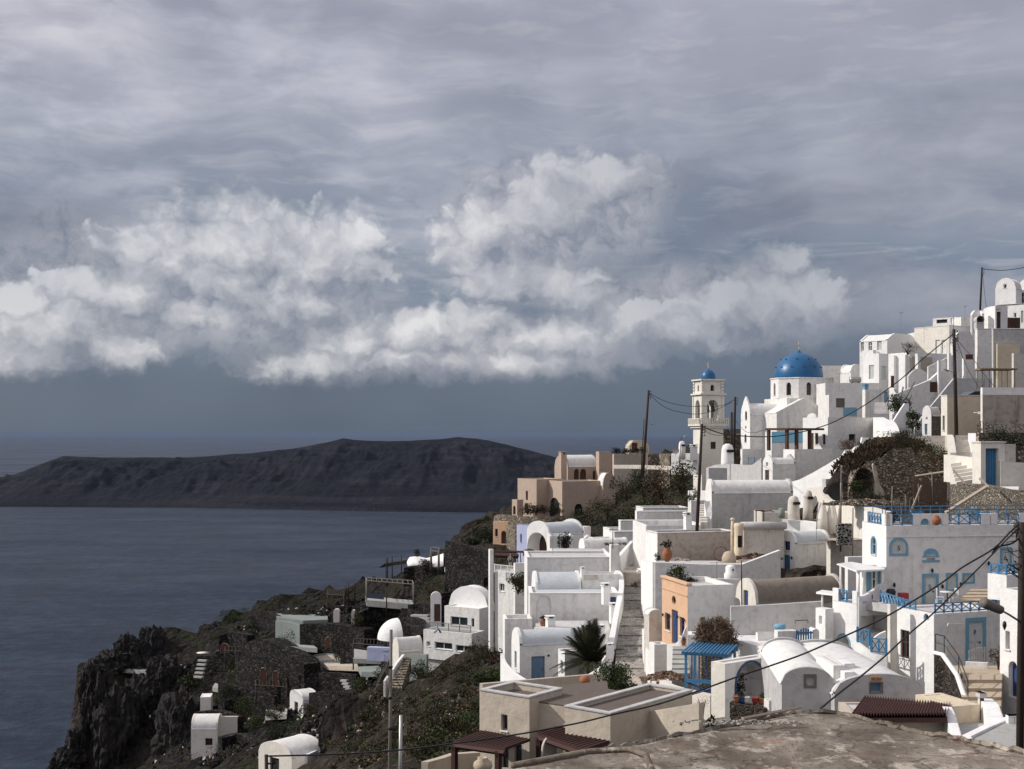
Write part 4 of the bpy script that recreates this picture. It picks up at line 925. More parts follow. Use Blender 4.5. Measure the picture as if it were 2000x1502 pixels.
mb = MB(); mb.tube([P(1430,1100,112), P(1430,1030,112.3), P(1431,1014,112.4)], .13, 10); mb.lathe(tuple(P(1431,1014,112.4)), [(.2,-.1),(.22,.05),(.1,.12),(0,.12)], 10); one('pipe_chimney', 'tall thin cream pipe chimney left of the cylinder turret', 'chimney', mb, M['cream'])
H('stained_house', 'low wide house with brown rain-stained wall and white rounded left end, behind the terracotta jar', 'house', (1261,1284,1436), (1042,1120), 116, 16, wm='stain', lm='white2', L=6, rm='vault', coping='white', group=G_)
H('terrace_block', 'smooth grey roof block rising behind the brown-stained house', 'house', (None,1262,1378), (1026,1060), 122, 5, L=7, wm='white', rm='vault', group=G_)
wallpx('parapet_wall', 'long grey-white terrace wall with a sloping right end, under the brown-stained house', [(1279,1098,103),(1370,1102,103),(1448,1102,103),(1522,1074,105)], 5, .35, 'white')
deckpx('terrace', 'bare sunlit terrace before the brown-stained house with jar and debris', [(1281,1101,103.2),(1450,1103,103.2),(1530,1085,112),(1440,1095,115),(1286,1095,115)], 1.5, 'roofg')
wallpx('parapet_wall', 'bright short white end wall beside the wide stone stair, under the stained house', [(1256,1094,112),(1262,1096,108),(1279,1098,103.2)], 5, .35, 'white2')
pot('big terracotta storage jar standing on the terrace wall left, before the brown-stained wall', P(1303,1097,103.6), .42, 1.15, 'terra', 'leafd', 'storage_jar', shape='jar')
bush('potted_plant', 'dark clipped plant at the left of the big terracotta storage jar', P(1284,1094,104), (.32,.32,.35), 200, .09, 'leafd', 'plant', stem=False)
rs = random.Random(3)
def heap(name, label, c, r, n, s, mat, cat='debris', flat=.35):
    mb = MB()
    for _ in range(n):
        a = rs.uniform(0, 6.28); q_ = rs.uniform(0,1)**.6; p = Vector(c)+Vector((math.cos(a)*q_*r[0], math.sin(a)*q_*r[1], (1-q_)*r[2]+rs.uniform(-.03,.05)))
        k = Fr(p, rs.uniform(0, 3)); mb.fr = k; w_, l_, h_ = s*rs.uniform(.4,1.3), s*rs.uniform(.4,2.4), s*rs.uniform(.2,.8)
        mb.add([(-w_,-l_,-h_),(w_,-l_*.8,-h_),(w_*.9,l_,-h_),(-w_,l_*.9,-h_),(-w_*.7,-l_*.8,h_*flat*2),(w_*.8,-l_*.7,h_),(w_*.6,l_*.8,h_*.7),(-w_*.8,l_*.7,h_)], [(0,3,2,1),(4,5,6,7),(0,1,5,4),(1,2,6,5),(2,3,7,6),(3,0,4,7)])
    return one(name, label, cat, mb, M[mat])
heap('debris', 'scatter of pale debris right of the big terracotta jar', P(1322,1094,104.5), (1.0,.6,.15), 30, .1, 'plank')
heap('debris', 'dark heap of branches and bags below the small house with the fat cornice', P(1480,1091,110), (2.2,.8,.5), 90, .14, 'brown')
mb = MB(); ring_ = [P(1408,1082,110)+Vector((.62*math.cos(i*.3142), 0, .62*math.sin(i*.3142))) for i in range(21)]; mb.tube(ring_, .04, 5); one('cart_wheel', 'thin wheel hoop leaning against the brown-stained wall', 'wheel', mb, M['rust'])
mb = MB(Fr(P(1424,1096,109))); mb.lathe((0,0,0), [(.6,-.2),(.62,.3),(.45,.7),(.2,.85),(0,.86)], 14); one('covered_heap', 'tan sheet-covered mound next to the wheel hoop', 'heap', mb, M['tan'])
# chapel with the blue door
th = H('chapel', 'white vaulted chapel with tall blue door and blue window above it, mid slope', 'chapel', (1519,1553,1622), (1063,1126), 113, 27, 'vx', rise=1.0, wm='white', lm='white2', rm='vault', G=[('window',1532,1543,1057,1075,{'m':'blued'}),('door',1530,1543,1084,1127,{'m':'blue'})], group=G_)
fl = LAST['fL']
for i, px in enumerate((1524,1548)):
    s = hit(fl, px); z = zat(fl, s, 1090); mb = MB(fl); mb.lathe((s,-.12,z), [(.03,-.12),(.09,0),(.07,.14),(0,.18)], 8); th.part('wall_lamp', mb, M['iron'])
th = T('air_conditioner', 'white air conditioner unit on the ground beside the blue-door chapel', 'air conditioner', P(1578,1126,112)); fr = Fr(P(1569,1126,112), .47)
mb = MB(fr); mb.box(0,1.0,-.35,0,0,.72); th.part('casing', mb, M['old']); mb = MB(fr); mb.prism([(.42+.26*math.cos(i*.4488), .36+.26*math.sin(i*.4488)) for i in range(14)], -.37,-.352); th.part('fan_grille', mb, M['black'])
wallpx('coping_wall', 'white wall with wide pale violet top, behind the blue-door chapel', [(1532,1014,121),(1570,1017,120),(1612,1023,118),(1630,1028,117)], 5, 1.1, 'white2', sm=True)
bush('shrub', 'low dry shrub at the foot of the blue-door chapel, left', P(1505,1122,106), (.6,.5,.4), 200, .1, 'dry')
H('rough_house', 'roofless-looking rough stone house with tiled-plank roof edge, right of the blue-door chapel', 'house', (1614,1622,1690), (1056,1180), 106, 20, wm='old', lm='warm', L=5, rm='plank', para=.15, group=G_)
mb = MB(Fr(P(1612,1057,104.8), .3))
for i in range(9): mb.box(.05+i*.22, .2+i*.22, -.25, 1.6, -.05, .03)
one('plank_roof', 'dark spaced planks forming a little roof beside the blue-door chapel', 'roof', mb, M['greywood'])
mb = MB(Fr(P(1640,1056,103.5), .3))
for i in range(8): mb.box(.02+i*.28, .28+i*.28, -.3, 1.8, -.06+.02*(i%2), .05+.02*(i%2))
one('plank_roof', 'light bleached planks on top of the rough stone house', 'roof', mb, M['plank'])
H('block_wall', 'short white wall chequered with dark stones, left of the hotel roof terrace', 'wall', (None,1637,1664), (1023,1060), 103, 4, L=.5, wm='chequer', para=.05, down=.2)
# curved white wall and ramp
wallpx('curved_wall', 'bright old white wall curving down right of the domed cream chimneys', [(1585,952,132),(1603,952,129),(1612,968,126),(1622,978,122),(1640,980,118),(1668,984,113),(1700,990,109),(1738,1000,106)], 6, .6, 'warm', sm=True)
wallpx('ramp_wall', 'broad bright white ramp descending left from the ruined arch', [(1560,943,140),(1585,936,138),(1612,922,136),(1640,906,134),(1668,890,132),(1678,878,131)], 6, 3.2, 'white2')
H('ramp_block', 'small grey square box set into the bright white ramp', 'block', (None,1613,1641), (936,962), 127, 4, L=1.2, wm='grey', para=.05)
for px, lb in ((1606,'rounded white buttress, left one on the old curved white wall'),(1625,'stumpy tan-white buttress, right one on the old curved white wall')):
    mb = MB(Fr(P(px,1020,117))); mb.lathe((0,0,0), [(.75,-1),(.6,.6),(.35,1.5),(.12,2.0),(0,2.02)], 14, sx=.8); one('buttress', lb, 'buttress', mb, M['warm'])
wallpx('garden_wall', 'stepped white wall rising toward the triangular stair gable', [(1668,878,131),(1674,872,130),(1680,868,130),(1683,854,130),(1710,855,130)], 6, .5, 'white2')
# ruined cave
c0 = P(1750,960,118)
mb = MB(); rs = random.Random(5)
def arch_ruin():
    fr = Fr(P(1657,972,119), math.radians(6)); th = T('ruined_cave', 'ruined rubble cave house with an open broken arch and overgrown earthen top', 'ruin', P(1700,972,119))
    # arch opening on the left, rubble mass to the right, all in one thick wall
    W = hit(fr, 1862); mb = MB(); topf = lambda s: (.5+2.95*math.sin(min(1, s/2.0)*math.pi/2) if s < 2.6 else 3.45+1.25*math.sin(min(1, (s-2.6)/2.6)*math.pi/2))+.35*mnoise.noise(Vector((s*1.7, 2, 0)))-(max(0, s-7)*.42)
    facade(mb, fr, W, topf, -2.5, [(.4, 2.5, -.2, 2.75, 1)], 1.2)
    th.part('rubble_wall', mb, M['rubble'])
    mb = MB(fr); mb.box(.6, 2.6, 3.2, 3.4, -1, 2.9); mb.box(2.6, 2.8, 1.2, 3.2, -1, 3.0); th.part('back_wall', mb, M['rubble'])
    mb = MB(fr); mb.prism([(2.35,-1),(3.5,-1),(3.3,.7),(2.9,1.2),(2.6,2.6),(2.3,3.2),(2.2,3.0),(2.45,1.5)], -.35, -.003); th.part('plaster_stub', mb, M['stain'])
    vs = []; n = 26; m_ = 14                       # the mound of earth
    for i in range(n+1):
        for j in range(m_+1):
            x = .4+i*(W*.95-.4)/n; y = .9+j*.75; z = topf(max(0,x))-.1+.75*math.sin(min(1, j/4)*math.pi/2)*math.sin(math.pi*min(1, max(0, x/(W*.95)))) - max(0, j-6)*.45 + .35*mnoise.noise(Vector((x*.8,y*.8,1)))
            vs.append((x, y, z))
    mb = MB(fr); mb.add(vs, [(i*(m_+1)+j, (i+1)*(m_+1)+j, (i+1)*(m_+1)+j+1, i*(m_+1)+j+1) for i in range(n) for j in range(m_)]); th.part('earth_mound', mb, m_ter)
    mb = MB(fr)
    for i in range(1700):
        x = random.uniform(.6, W*.82); y = random.uniform(.3, 6.5); z = topf(x)+.55*math.sin(math.pi*x/W)
        h_ = random.uniform(.2,.6); a = random.uniform(-.3,.3); b_ = random.uniform(-.3,.3); z += -.15
        mb.add([(x-.05,y,z),(x+.05,y,z),(x+.1+a,y+b_,z+h_),(x-.02+a,y+b_,z+h_*.9)], [(0,1,2,3)])
    th.part('dry_grass', mb, M['dry'], kind='stuff'); return th
arch_ruin()
CLAMP.append(('poly', [P(1630,1012,98), P(1880,1012,96), P(1880,990,121), P(1650,990,121)]))
for (x,y,d,r,m_,lb) in [(1735,868,117,(1.9,1,.7),'dry','dry brown shrub crest on the left of the ruined cave roof'),(1790,880,116.5,(1.9,1,.8),'olive','olive-brown shrub mass on the right of the ruined cave roof'),(1825,905,113,(1.3,.8,.9),'olive','shrub hanging at the right shoulder of the ruined cave'),(1770,858,121,(1.4,1,.5),'leafd','dark green tuft on the very top of the ruined cave'),(1660,878,133,(1.4,.8,.7),'dry','reddish dry shrub by the stepped white wall'),(1672,962,119,(.8,.6,.6),'leaf','green tuft inside the broken arch of the ruin'),(1700,975,113,(2.5,.9,.35),'leafd','low dark growth along the rim below the broken arch')]:
    bush('dry_shrub' if m_ == 'dry' else 'shrub', lb, P(x,y,d), r, 700, .13, m_)
H('white_house', 'small white wall house wedged between the rough stone house and the hotel', 'house', (1650,1656,1694), (1088,1180), 96, 15, L=3, wm='white2', group=G_)
heap('rubble_heap', 'dark rubble bank below the broken arch of the ruin', P(1690,985,111), (3.6,1,.4), 220, .2, 'rubble')
th = T('cane_fence', 'old brown cane fence hung on posts, shading the right of the ruin', 'fence', P(1810,1000,108)); fr = Fr(P(1776,1005,108), .02)
for (x0,x1,z0,z1) in ((.3,3.6,1.0,2.9),(-1.3,3.6,-.6,.98)):
    mb = MB(fr); n = int((x1-x0)/.055)
    for i in range(n): x = x0+(i+.5)*(x1-x0)/n; mb.box(x-.02, x+.02, -.03+.02*(i%2), .02*(i%2), z0+random.uniform(-.1,.1), z1+random.uniform(-.15,.15))
    th.part('cane_panel', mb, M['caned'])
for x, h_ in ((-1.55,3.4),(1.96,4.6),(3.55,4.3),(-.9,2.4),(-.3,2.6),(.35,2.4),(.8,3.6)): mb = MB(fr); mb.tube([(x,-.14,-1),(x+random.uniform(-.1,.1),-.12,h_-1)], .05, 6); th.part('post', mb, M['greywood'])
for (a,b_,d,lb,r) in [((1779,1000),(1800,948),107,'upright pale plank leaning on the cane fence',.09),((1846,1002),(1928,950),87.5,'long pale plank leaning diagonally before the rubble wall',.13),((1787,930),(1846,921),111,'bleached plank lying on top of the cane fence',.08),((1862,918),(1885,945),91.5,'short bleached plank on the steps beside the blue gate',.07),((1913,934),(1932,952),88.5,'crossed short plank at the top of the long diagonal plank',.08)]:
    mb = MB(); mb.tube([P(*a,d), P(*b_,d-.6)], r, 4); one('plank', lb, 'plank', mb, M['plank'], group='loose planks at the ruin')
wallpx('rubble_wall', 'tall rough tan rubble wall behind the hotel roof terrace, right of the cane fence', [(1862,946,92),(1885,944,91),(1925,946,89.8),(1945,950,89),(1975,957,88),(2020,958,87)], 6, .6, 'rough', sm=True)
stairpx('stairs', 'weathered white steps climbing left of the blue gate', (1868,948,94),(1916,940,94),(1856,905,102),(1895,900,102), 6, 'warm', depth=2.5)
wallpx('garden_wall', 'off-white wall running down from the sandy beige house to the blue gate', [(1848,888,104.5),(1880,891,101),(1914,895,97)], -.3, .4, 'warm')
wallpx('parapet_wall', 'off-white scribbled wall right of the blue gate', [(1952,900,91),(1980,903,91),(2040,905,91)], 3.6, .4, 'warm')
deckpx('terrace', 'small white landing right below the blue gate', [(1955,950,90.5),(1990,950,90.5),(1990,964,88.3),(1955,964,88.3)], .4, 'white')
th = T('gateway', 'weathered white gateway with tall blue wooden door near the right edge', 'gateway', P(1935,943,91)); fr = Fr(P(1916,946,91), .12)
W = 1.82; mb = MB(fr); mb.box(0,.36,0,1.3,-1,2.55); mb.box(1.3,W,0,1.3,-1,2.55); mb.box(0,W,0,1.3,2.552,2.95); mb.box(-.06,W+.06,-.06,1.36,2.952,3.05); th.part('frame', mb, M['warm'])
mb = MB(fr); mb.box(.36,1.3,.35,.42,-.1,2.55); dr = th.part('door', mb, M['blue']); mb = MB(fr)
for i in range(5): mb.box(.39+i*.185,.41+i*.185,.32,.348,0,2.5)
th.part('slats', mb, M['blued'], dr)
mb = MB(fr); mb.box(W+.002,W+.85,.1,1.2,-1,2.85); th.part('side_wall', mb, M['old'])
H('stone_block', 'dark overgrown wall mass behind the blue gate at the right edge', 'wall', (1906,1912,2040), (845,930), 108, 4, L=3, wm='rubble', para=.05)
for i,(x,y,r,lb) in enumerate([(1945,858,1.2,'dark ivy hanging on the wall right above the blue gate'),(1985,870,1.5,'dark ivy at the right edge beside the gateway')]): bush('ivy', lb, P(x,y+8,106.5), (r*1.3,.5,1.3), 700, .12, 'leafd', stem=False)
wallpx('garden_wall', 'mid-slope shaded wall with tiled top band, above the ruin', [(1780,851,124),(1850,851,123),(1856,858,118)], 5, .5, 'old')
stairpx('stairs', 'shaded weathered stair between the beige houses and the gateway wall', (1866,888,108),(1900,886,108),(1866,850,116),(1900,850,116), 8, 'old')
wallpx('white_pier', 'white mottled pier beside the shaded weathered stair, under the pole', [(1899,846,113),(1903,860,110),(1905,884,107)], 3, .7, 'white2')
wallpx('white_pier', 'white wall end left of the shaded weathered stair at the foot of the tall pole', [(1855,849,114),(1858,855,111),(1862,884,108)], 3, .5, 'warm')
# bushy bank left of the long vault
for i,(x,y,d,r,m_,n,lb) in enumerate([(1225,955,232,(3,2,3),'olive',1000,'olive clump at the left of the bushy cliff under the far pink hotel'),(1258,955,222,(3.2,2,3.2),'leafd',1000,'dark hanging bush in the middle of the bushy cliff'),(1295,955,196,(3.2,2,3.2),'dry',1100,'dry brown bush on the bushy cliff, centre'),(1335,948,182,(2.8,2,3.0),'olive',1100,'olive bush right on the bushy cliff, nearest the leaning pole'),(1265,985,198,(3.6,2,1.8),'leaf',900,'green low bush at the foot of the bushy cliff'),(1325,990,190,(3.2,2,2.2),'dry',900,'brown bush at the right foot of the bushy cliff')]):
    bush('cliff_bush', lb, P(x,y,d)-Vector((0,0,2)), r, n, .32, m_, group='bushes on the cliff under the far pink hotel')
for i,(x,y,d,r) in enumerate([(1090,1022,232,(3.5,2,1.6)),(1140,1018,228,(3.5,2,2.2)),(1185,1000,226,(3.5,2,2.6)),(1205,1030,205,(3.5,2,2)),(1160,1048,200,(3,2,1.8)),(1110,1050,195,(2.5,1.5,1.4)),(1235,1005,205,(3,2,2))]):
    bush('scrub_bush', 'dark green scrub on the slope right below the far pink hotel', P(x,y,d)-Vector((0,0,1.5)), r, 800, .3, 'leafd' if i%2 else 'olive', group='scrub below the far pink hotel')
bush('shrub', 'bright yellow-green shrub on a white ledge left of the long barrel vault', P(1352,978,150), (1.0,.8,.8), 400, .16, 'leaf')
H('ledge', 'white ledge and short wall carrying the yellow-green shrub by the leaning pole', 'terrace', (1345,1350,1382), (978,1010), 149, 10, L=3, wm='white', group=G_)
wallpx('low_wall', 'white low wall above the yellow-green shrub, against the rocky bank', [(1347,958,165),(1382,958,160)], 3, .5, 'white')
stairpx('stairs', 'short brown stair squeezed between white walls at the foot of the leaning pole', (1368,1022,121),(1382,1022,121),(1364,985,140),(1382,985,140), 8, 'old')
chimney('white terracotta-potted chimney at the foot of the leaning pole', P(1343,1025,120), .6, 1.2, 'white2')
# ================================================================ poles and cables
pole('tall dark utility pole with wire tangle, in front of the upper white houses', (1863,643), (1869,889), 116, .2, lamp=((1864,729),(1851,724)), tangle=4)
mb = MB(); mb.tube([P(1863,645,116), P(1862.5,618,116)], .025, 5); one('pole_antenna', 'thin rod antenna on top of the tall pole with wire tangle', 'antenna', mb, M['iron'])
pole('thin utility pole alone on the skyline beside the top right vaulted houses', (1918,522), (1914,612), 188, .17, extra=3)
pole('leaning utility pole with lamp on the ridge above the far pink hotel', (1267,762), (1257,908), 165, .19, lamp=((1266,829),(1272,828)))
pole('dark stay pole leaning against the ridge pole with lamp', (1258,818), (1253,908), 165.6, .07, arm=False)
pole('tall dark utility pole at mid slope, lamp arm pointing left, beside the long barrel vault', (1371,828), (1362,1022), 118, .17, lamp=((1362,905),(1349,901)))
pole('shorter of the paired poles between bell tower and church', (1429,805), (1429,906), 171, .2)
pole('taller of the paired poles between bell tower and church', (1436,775), (1433,906), 172, .2)
pole('thick dark utility pole cut by the right frame edge, nearest to the camera', (1996,1020), (1992,1500), 37, .13, tangle=8, extra=4)
pole('thin grey metal post before the white curved wall left of the hotel', (1643,908), (1642,1042), 106, .07, arm=False, mat='greywood', group='thin posts')
pole('thin dark post beside the chequered stone wall left of the hotel terrace', (1666,992), (1665,1080), 100, .06, arm=False, mat='greywood', group='thin posts')
pole('thin iron post in front of the brown barrel roof, above the peach house', (1448,1095), (1449,1170), 88, .05, arm=False, mat='iron', group='thin posts')
pole('thin mast on the white pier above the wide stone stair', (1197,1032), (1197,1065), 121, .05, arm=False, mat='greywood', group='thin posts', extra=.3)
pole('slender grey lattice-clamped pole rising over the scrub at lower left centre', (764,1230), (760,1640), 52, .085, mat='greywood', arm=False, extra=.5)
pole('short thick pale pole with a capped top at the bottom, left of the beige house', (783,1397), (780,1640), 50, .09, mat='steel', arm=False, extra=.5)
th = [o for o in COL.objects if o.get('label', '').startswith('slender grey lattice')][0]
A = P(763,1290,52)
for k in range(7):
    mb = MB(); mb.tube([A+Vector((-.05,0,-.0)), A+Vector((-.25-.07*k, .1*(k%3-1), .25-.25*k)), A+Vector((-.1,0,-1.4))], .01, 4); mesh_obj('wire_loop', mb, M['greywood'], th.location, th)
for k in range(3): mb = MB(); q_ = P(762,1305+60*k,52); mb.lathe(tuple(q_), [(.09,0),(.11,.02),(.11,.08),(.09,.1)], 8); mesh_obj('clamp_ring', mb, M['iron'], th.location, th)
D1 = 37
cable('upper thick black near cable running from the edge pole across the beige house', [(1990,1024,37),(1972,1040,37),(1940,1072,36.6),(1880,1108,36),(1840,1138,36),(1780,1176,36),(1720,1210,36),(1660,1238,36),(1610,1260,36),(1560,1281,36),(1500,1302,36),(1440,1322,36),(1360,1351,36),(1280,1377,36),(1200,1395,36),(1140,1410,36),(1080,1422,36),(1020,1433,36),(940,1445,36),(880,1453,36),(800,1463,36),(700,1471,36),(600,1475,36),(520,1477,36)], .026)
cable('second thick black near cable, from the edge pole steeply down to the concrete roof', [(1990,1030,37),(1965,1055,36.6),(1932,1089,36),(1900,1121,35.5),(1860,1161,35),(1820,1200,34),(1780,1234,33),(1750,1261,32),(1728,1282,31),(1680,1322,30),(1640,1353,29),(1600,1386,28)], .022)
cable('third black cable wound with the others at the head of the edge pole', [(1992,1050,37),(1975,1062,37),(1950,1068,36.7),(1938,1080,36.6)], .03)
pole('dark short post with insulators holding the near cable at bottom left', (520,1474), (523,1640), 36, .07, extra=.5)
cable('cable sagging before the church between the mid-slope pole and the wire-tangle pole', [(1371,833,118),(1400,844,118),(1430,850,118),(1500,853,118),(1560,845,117.5),(1617,829,117),(1660,808,116.5),(1700,784,116),(1760,740,116),(1800,703,116),(1862,652,116)], .05)
cable('upper thin cable from the ridge pole to the paired poles across the bell tower', [(1268,768,165),(1300,784,165),(1340,793,166),(1375,793,168),(1410,792,170),(1435,780,172)], .035)
cable('lower thin cable from the ridge pole to the paired poles', [(1268,770,165),(1300,796,165),(1340,807,166),(1370,808,168),(1400,800,170),(1430,785,171)], .035)
cable('thin cable from the mid-slope pole up to the paired poles', [(1372,838,118),(1390,848,130),(1410,850,150),(1430,845,171)], .03)
cable('thin cable from the paired poles to the church terrace', [(1436,820,172),(1455,842,168),(1475,845,166),(1495,838,165)], .03)
cable('thin cable leaving the skyline pole to the right frame edge', [(1918,525,188),(1960,528,188),(2010,521,188)], .05)
cable('stay cable slanting right from the tall pole with wire tangle', [(1866,660,116),(1900,700,118),(1925,735,120),(1975,790,122)], .022)
cable('thin stay cable down from the skyline pole', [(1919,535,188),(1925,590,187),(1928,600,187)], .03)
cable('thin stay cable from the tall pole down to the solar panel', [(1866,660,116),(1890,720,120),(1915,760,124)], .022)
th = T('street_lamp', 'flat street lamp on a long arm from the near edge pole', 'street lamp', P(1992,1215,37)); mb = MB(); mb.tube([P(1992,1214,37), P(1970,1200,36.8), P(1952,1190,36.6)], .03, 6); th.part('arm', mb, M['steel'])
mb = MB(); a, b_ = P(1956,1192,36.6), P(1919,1176,36.4); u_ = (b_-a); mb.tube([a, a.lerp(b_,.3), a.lerp(b_,.8), b_], .12, 8, .16); th.part('lamp_head', mb, M['greywood'])
# ================================================================ the blue-railed hotel at the right
G2 = 'white houses of the lower village'
def opx(kind, x0, x1, y0, y1, **ex): return (kind, x0, x1, y0, y1, ex)
th = H('blue_railed_hotel', 'big white hotel building with blue-trimmed doors numbered 5 and roof terrace with blue railings', 'hotel', (1684,1731,2060), (1027,1215), 80, 7, wm='white', lm='white2', para=.12, down=3,
  F=[opx('shutter',1741,1769,1054,1081,k=1,m='shutg',s='bluel',w=.16), opx('door',1806,1828,1126,1182,m='shutg',s='bluel',w=.18), opx('shutter',1851,1867,1123,1151,m='shutg',s='bluel',w=.13), opx('shutter',1883,1900,1123,1136,m='shutg',s='bluel',w=.13), opx('door',1957,1972,1073,1112,m='shutg',s='bluel',w=.14)],
  G=[opx('window',1702,1711,1049,1083,k=1,m='bluel',s='bluel',w=.08)], rev=.15)
fr, fL, W, L, Hh = [LAST[k] for k in ('fr','fL','W','L','H')]
mb = MB(fr); mb.box(-.03, W, -.05, -.003, zat(fr,3,1049), zat(fr,3,1046)); th.part('string_course', mb, M['white2'])
def parap(f_, segs, z0, h, nm='parapet', y0=0, y1=.25):
    for a, b_ in segs: mb = MB(f_); mb.box(a, b_, y0, y1, z0, z0+h); th.part(nm, mb, M['white2'])
s_ = lambda px: hit(fr, px); ph = .72
parap(fr, [(0, s_(1743)), (s_(1784), s_(1797.5)), (s_(1816.5), s_(1820.5)), (s_(1841), s_(1853)), (s_(1917), s_(1934)), (s_(1936), s_(1949)), (s_(1992), W)], Hh+.003, ph)
for a, b_ in ((1743,1784),(1853,1917),(1949,1992)): rail(th, fr, s_(a)+.01, s_(b_)-.01, Hh+.01, ph-.02, .12, step=.62)
for a, b_ in ((1797.5,1816.5),(1820.5,1841)):
    mb = MB(fr); a_, b2 = s_(a), s_(b_); ring(mb, [(x, Hh+.01+z) for x, z in arc_pts(a_+.04, b2-.04, 0, .42, 1)], [(a_, Hh+.01), (a_, Hh+ph-.01)]+[(a_+(b2-a_)*i/10, Hh+ph) for i in range(0, 11)]+[(b2, Hh+.01)], 0, .25); th.part('arched_parapet', mb, M['white2'])
    mb = MB(fr); mb.prism([(x, Hh+.02+z) for x, z in arc_pts(a_+.03, b2-.03, 0, .40, 1)], .12, .15); th.part('fan_lattice', mb, M['bluel'])
sl_ = lambda px: hit(fL, px)
parap(fL, [(0.26, sl_(1694)), (sl_(1722), L)], Hh+.003, ph); rail(th, fL, sl_(1694)+.01, sl_(1722)-.01, Hh+.02, ph-.04, .12, step=.5)
mb = MB(fr); mb.box(0, W, .08, .14, Hh+ph+.22, Hh+ph+.28); mb.box(0, W, L-.2, L-.14, Hh+ph+.25, Hh+ph+.31)
for i in range(16): mb.box(i*W/15-.02, i*W/15+.02, .09, .13, Hh+ph+.003, Hh+ph+.22)
for i in range(18): mb.box(i*W/17-.02, i*W/17+.02, L-.19, L-.15, Hh+.1, Hh+ph+.25)
th.part('handrail', mb, M['blue'])
text_part(th, fr, (s_(1741)+s_(1769))/2+.05, zat(fr,1.2,1075), .42, '5', 'brown', .075)
text_part(th, fr, (s_(1806)+s_(1828))/2, zat(fr,3,1151), .42, '5', 'brown', .065)
text_part(th, fr, (s_(1957)+s_(1972))/2, zat(fr,8.5,1093), .4, '6', 'brown', .065)
sg = MB(fr); a_, b2 = s_(1801), s_(1835); zb, zt_ = zat(fr,3,1088), zat(fr,3,1071)
sg.prism([(a_,zb)]+[(a_+.12,zb+.16)]+[((a_+b2)/2-(b2-a_)*.42*math.cos(math.pi*i/10), zb+.16+(zt_-zb-.16)*math.sin(math.pi*i/10)) for i in range(11)]+[(b2-.12,zb+.16),(b2,zb)], -.05, -.004); sp = th.part('sign', sg, M['bluel'])
mb = MB(fr); mb.box(a_, b2, -.05, -.004, zat(fr,3,1098), zat(fr,3,1094)); th.part('sign_foot', mb, M['bluel'])
text_part(th, fr, (a_+b2)/2, zb+.05, .26, 'nefeli', 'plate', -.055); text_part(th, fr, (a_+b2)/2, zat(fr,3,1093.5), .17, 'HOMES', 'iron', -.01)
for px, py in ((1819,1114),(1839,1145),(1875,1141),(1745,1142),(1929,1100)):
    s = s_(px); mb = MB(fr); mb.lathe((s,-.14,zat(fr,s,py)), [(.03,-.14),(.09,-.02),(.07,.1),(0,.15)], 8); th.part('wall_lamp', mb, M['iron'])
# things on the roof terrace
mb = MB(Fr(P(1774,1026,84))); mb.box(-.45,.45,-.3,.3,0,.62); mb.box(-.5,.5,-.35,.35,.622,.68); one('storage_box', 'weathered box among the dry posts on the hotel roof terrace', 'box', mb, M['greywood'])
bn = T('bench', 'blue bench on the hotel roof terrace, left one', 'bench', P(1795,1020,84), 'blue furniture on the roof terrace'); f_ = Fr(P(1795,1024,84)); mb = MB(f_); mb.box(-.4,.4,-.2,.2,.38,.43); bn.part('seat', mb, M['blue']); mb = MB(f_); mb.box(-.4,.4,.2,.24,.44,.85); bn.part('backrest', mb, M['blue'])
for x in (-.36,.32):
    for y in (-.18,.14): mb = MB(f_); mb.box(x,x+.04,y,y+.04,0,.38); bn.part('leg', mb, M['blue'])
bo = bn.o
copy_thing(bo, P(1840,1024,84), 'blue bench on the hotel roof terrace, in the middle behind the terracotta pot', 'blue furniture on the roof terrace')
copy_thing(bo, P(1925,1022,84), 'blue bench on the hotel roof terrace, right one before the rubble wall', 'blue furniture on the roof terrace')
pot('round terracotta jar on the hotel roof terrace parapet, in the right half-moon opening', P(1829,1026,79.3), .3, .6, 'terra', shape='jar')
mb = MB(Fr(P(1876,1025,82))); mb.box(-.5,.5,-.05,0,0,.7); one('board', 'pale board glimpsed behind the middle blue railing of the roof terrace', 'board', mb, M['plate'])
bush('shrub', 'round dark shrub behind the roof terrace before the rubble wall', P(1924,1010,92), (.7,.5,.8), 350, .14, 'dry')
for k in range(5): pole(f'{["leftmost","second","third","fourth","last"][k]} of the dry cane stakes at the left corner of the hotel roof terrace', (1741+9*k, 965+(k%3)*9), (1741+9*k, 1016), 86, .03, arm=False, mat='bamboo', group='dry stakes', name='stake')
bush('shrub', 'dark wiry plant by the stakes at the left corner of the roof terrace', P(1741,1020,83), (.35,.3,.45), 200, .12, 'leafd')
bush('shrub', 'bare dark bush with red tips on the roof terrace near the edge pole', P(1985,1048,76), (.5,.4,.5), 250, .1, 'dry')
# canopy
th = T('canopy', 'pale fabric canopy on white posts over the hotel balcony door', 'canopy', P(1690,1165,76)); f_ = Fr(P(1641,1110,76), -.02)
mb = MB(); mb.add([tuple(P(1634,1101,77.5)),tuple(P(1662,1097,80)),tuple(P(1729,1109,79.6)),tuple(P(1727,1112,76.5)),tuple(P(1673,1114,75.5))],[(0,1,2,3,4)]); mb.add([tuple(P(1634,1103,77.5)),tuple(P(1662,1099,80)),tuple(P(1729,1111,79.6)),tuple(P(1727,1115,76.5)),tuple(P(1673,1118,75.5))],[(4,3,2,1,0)]); mb.add([tuple(P(1634,1101,77.5)),tuple(P(1673,1114,75.5)),tuple(P(1727,1112,76.5)),tuple(P(1634,1103,77.5)),tuple(P(1673,1118,75.5)),tuple(P(1727,1115,76.5))],[(0,1,4,3),(1,2,5,4)]); th.part('cloth', mb, M['whitep'])
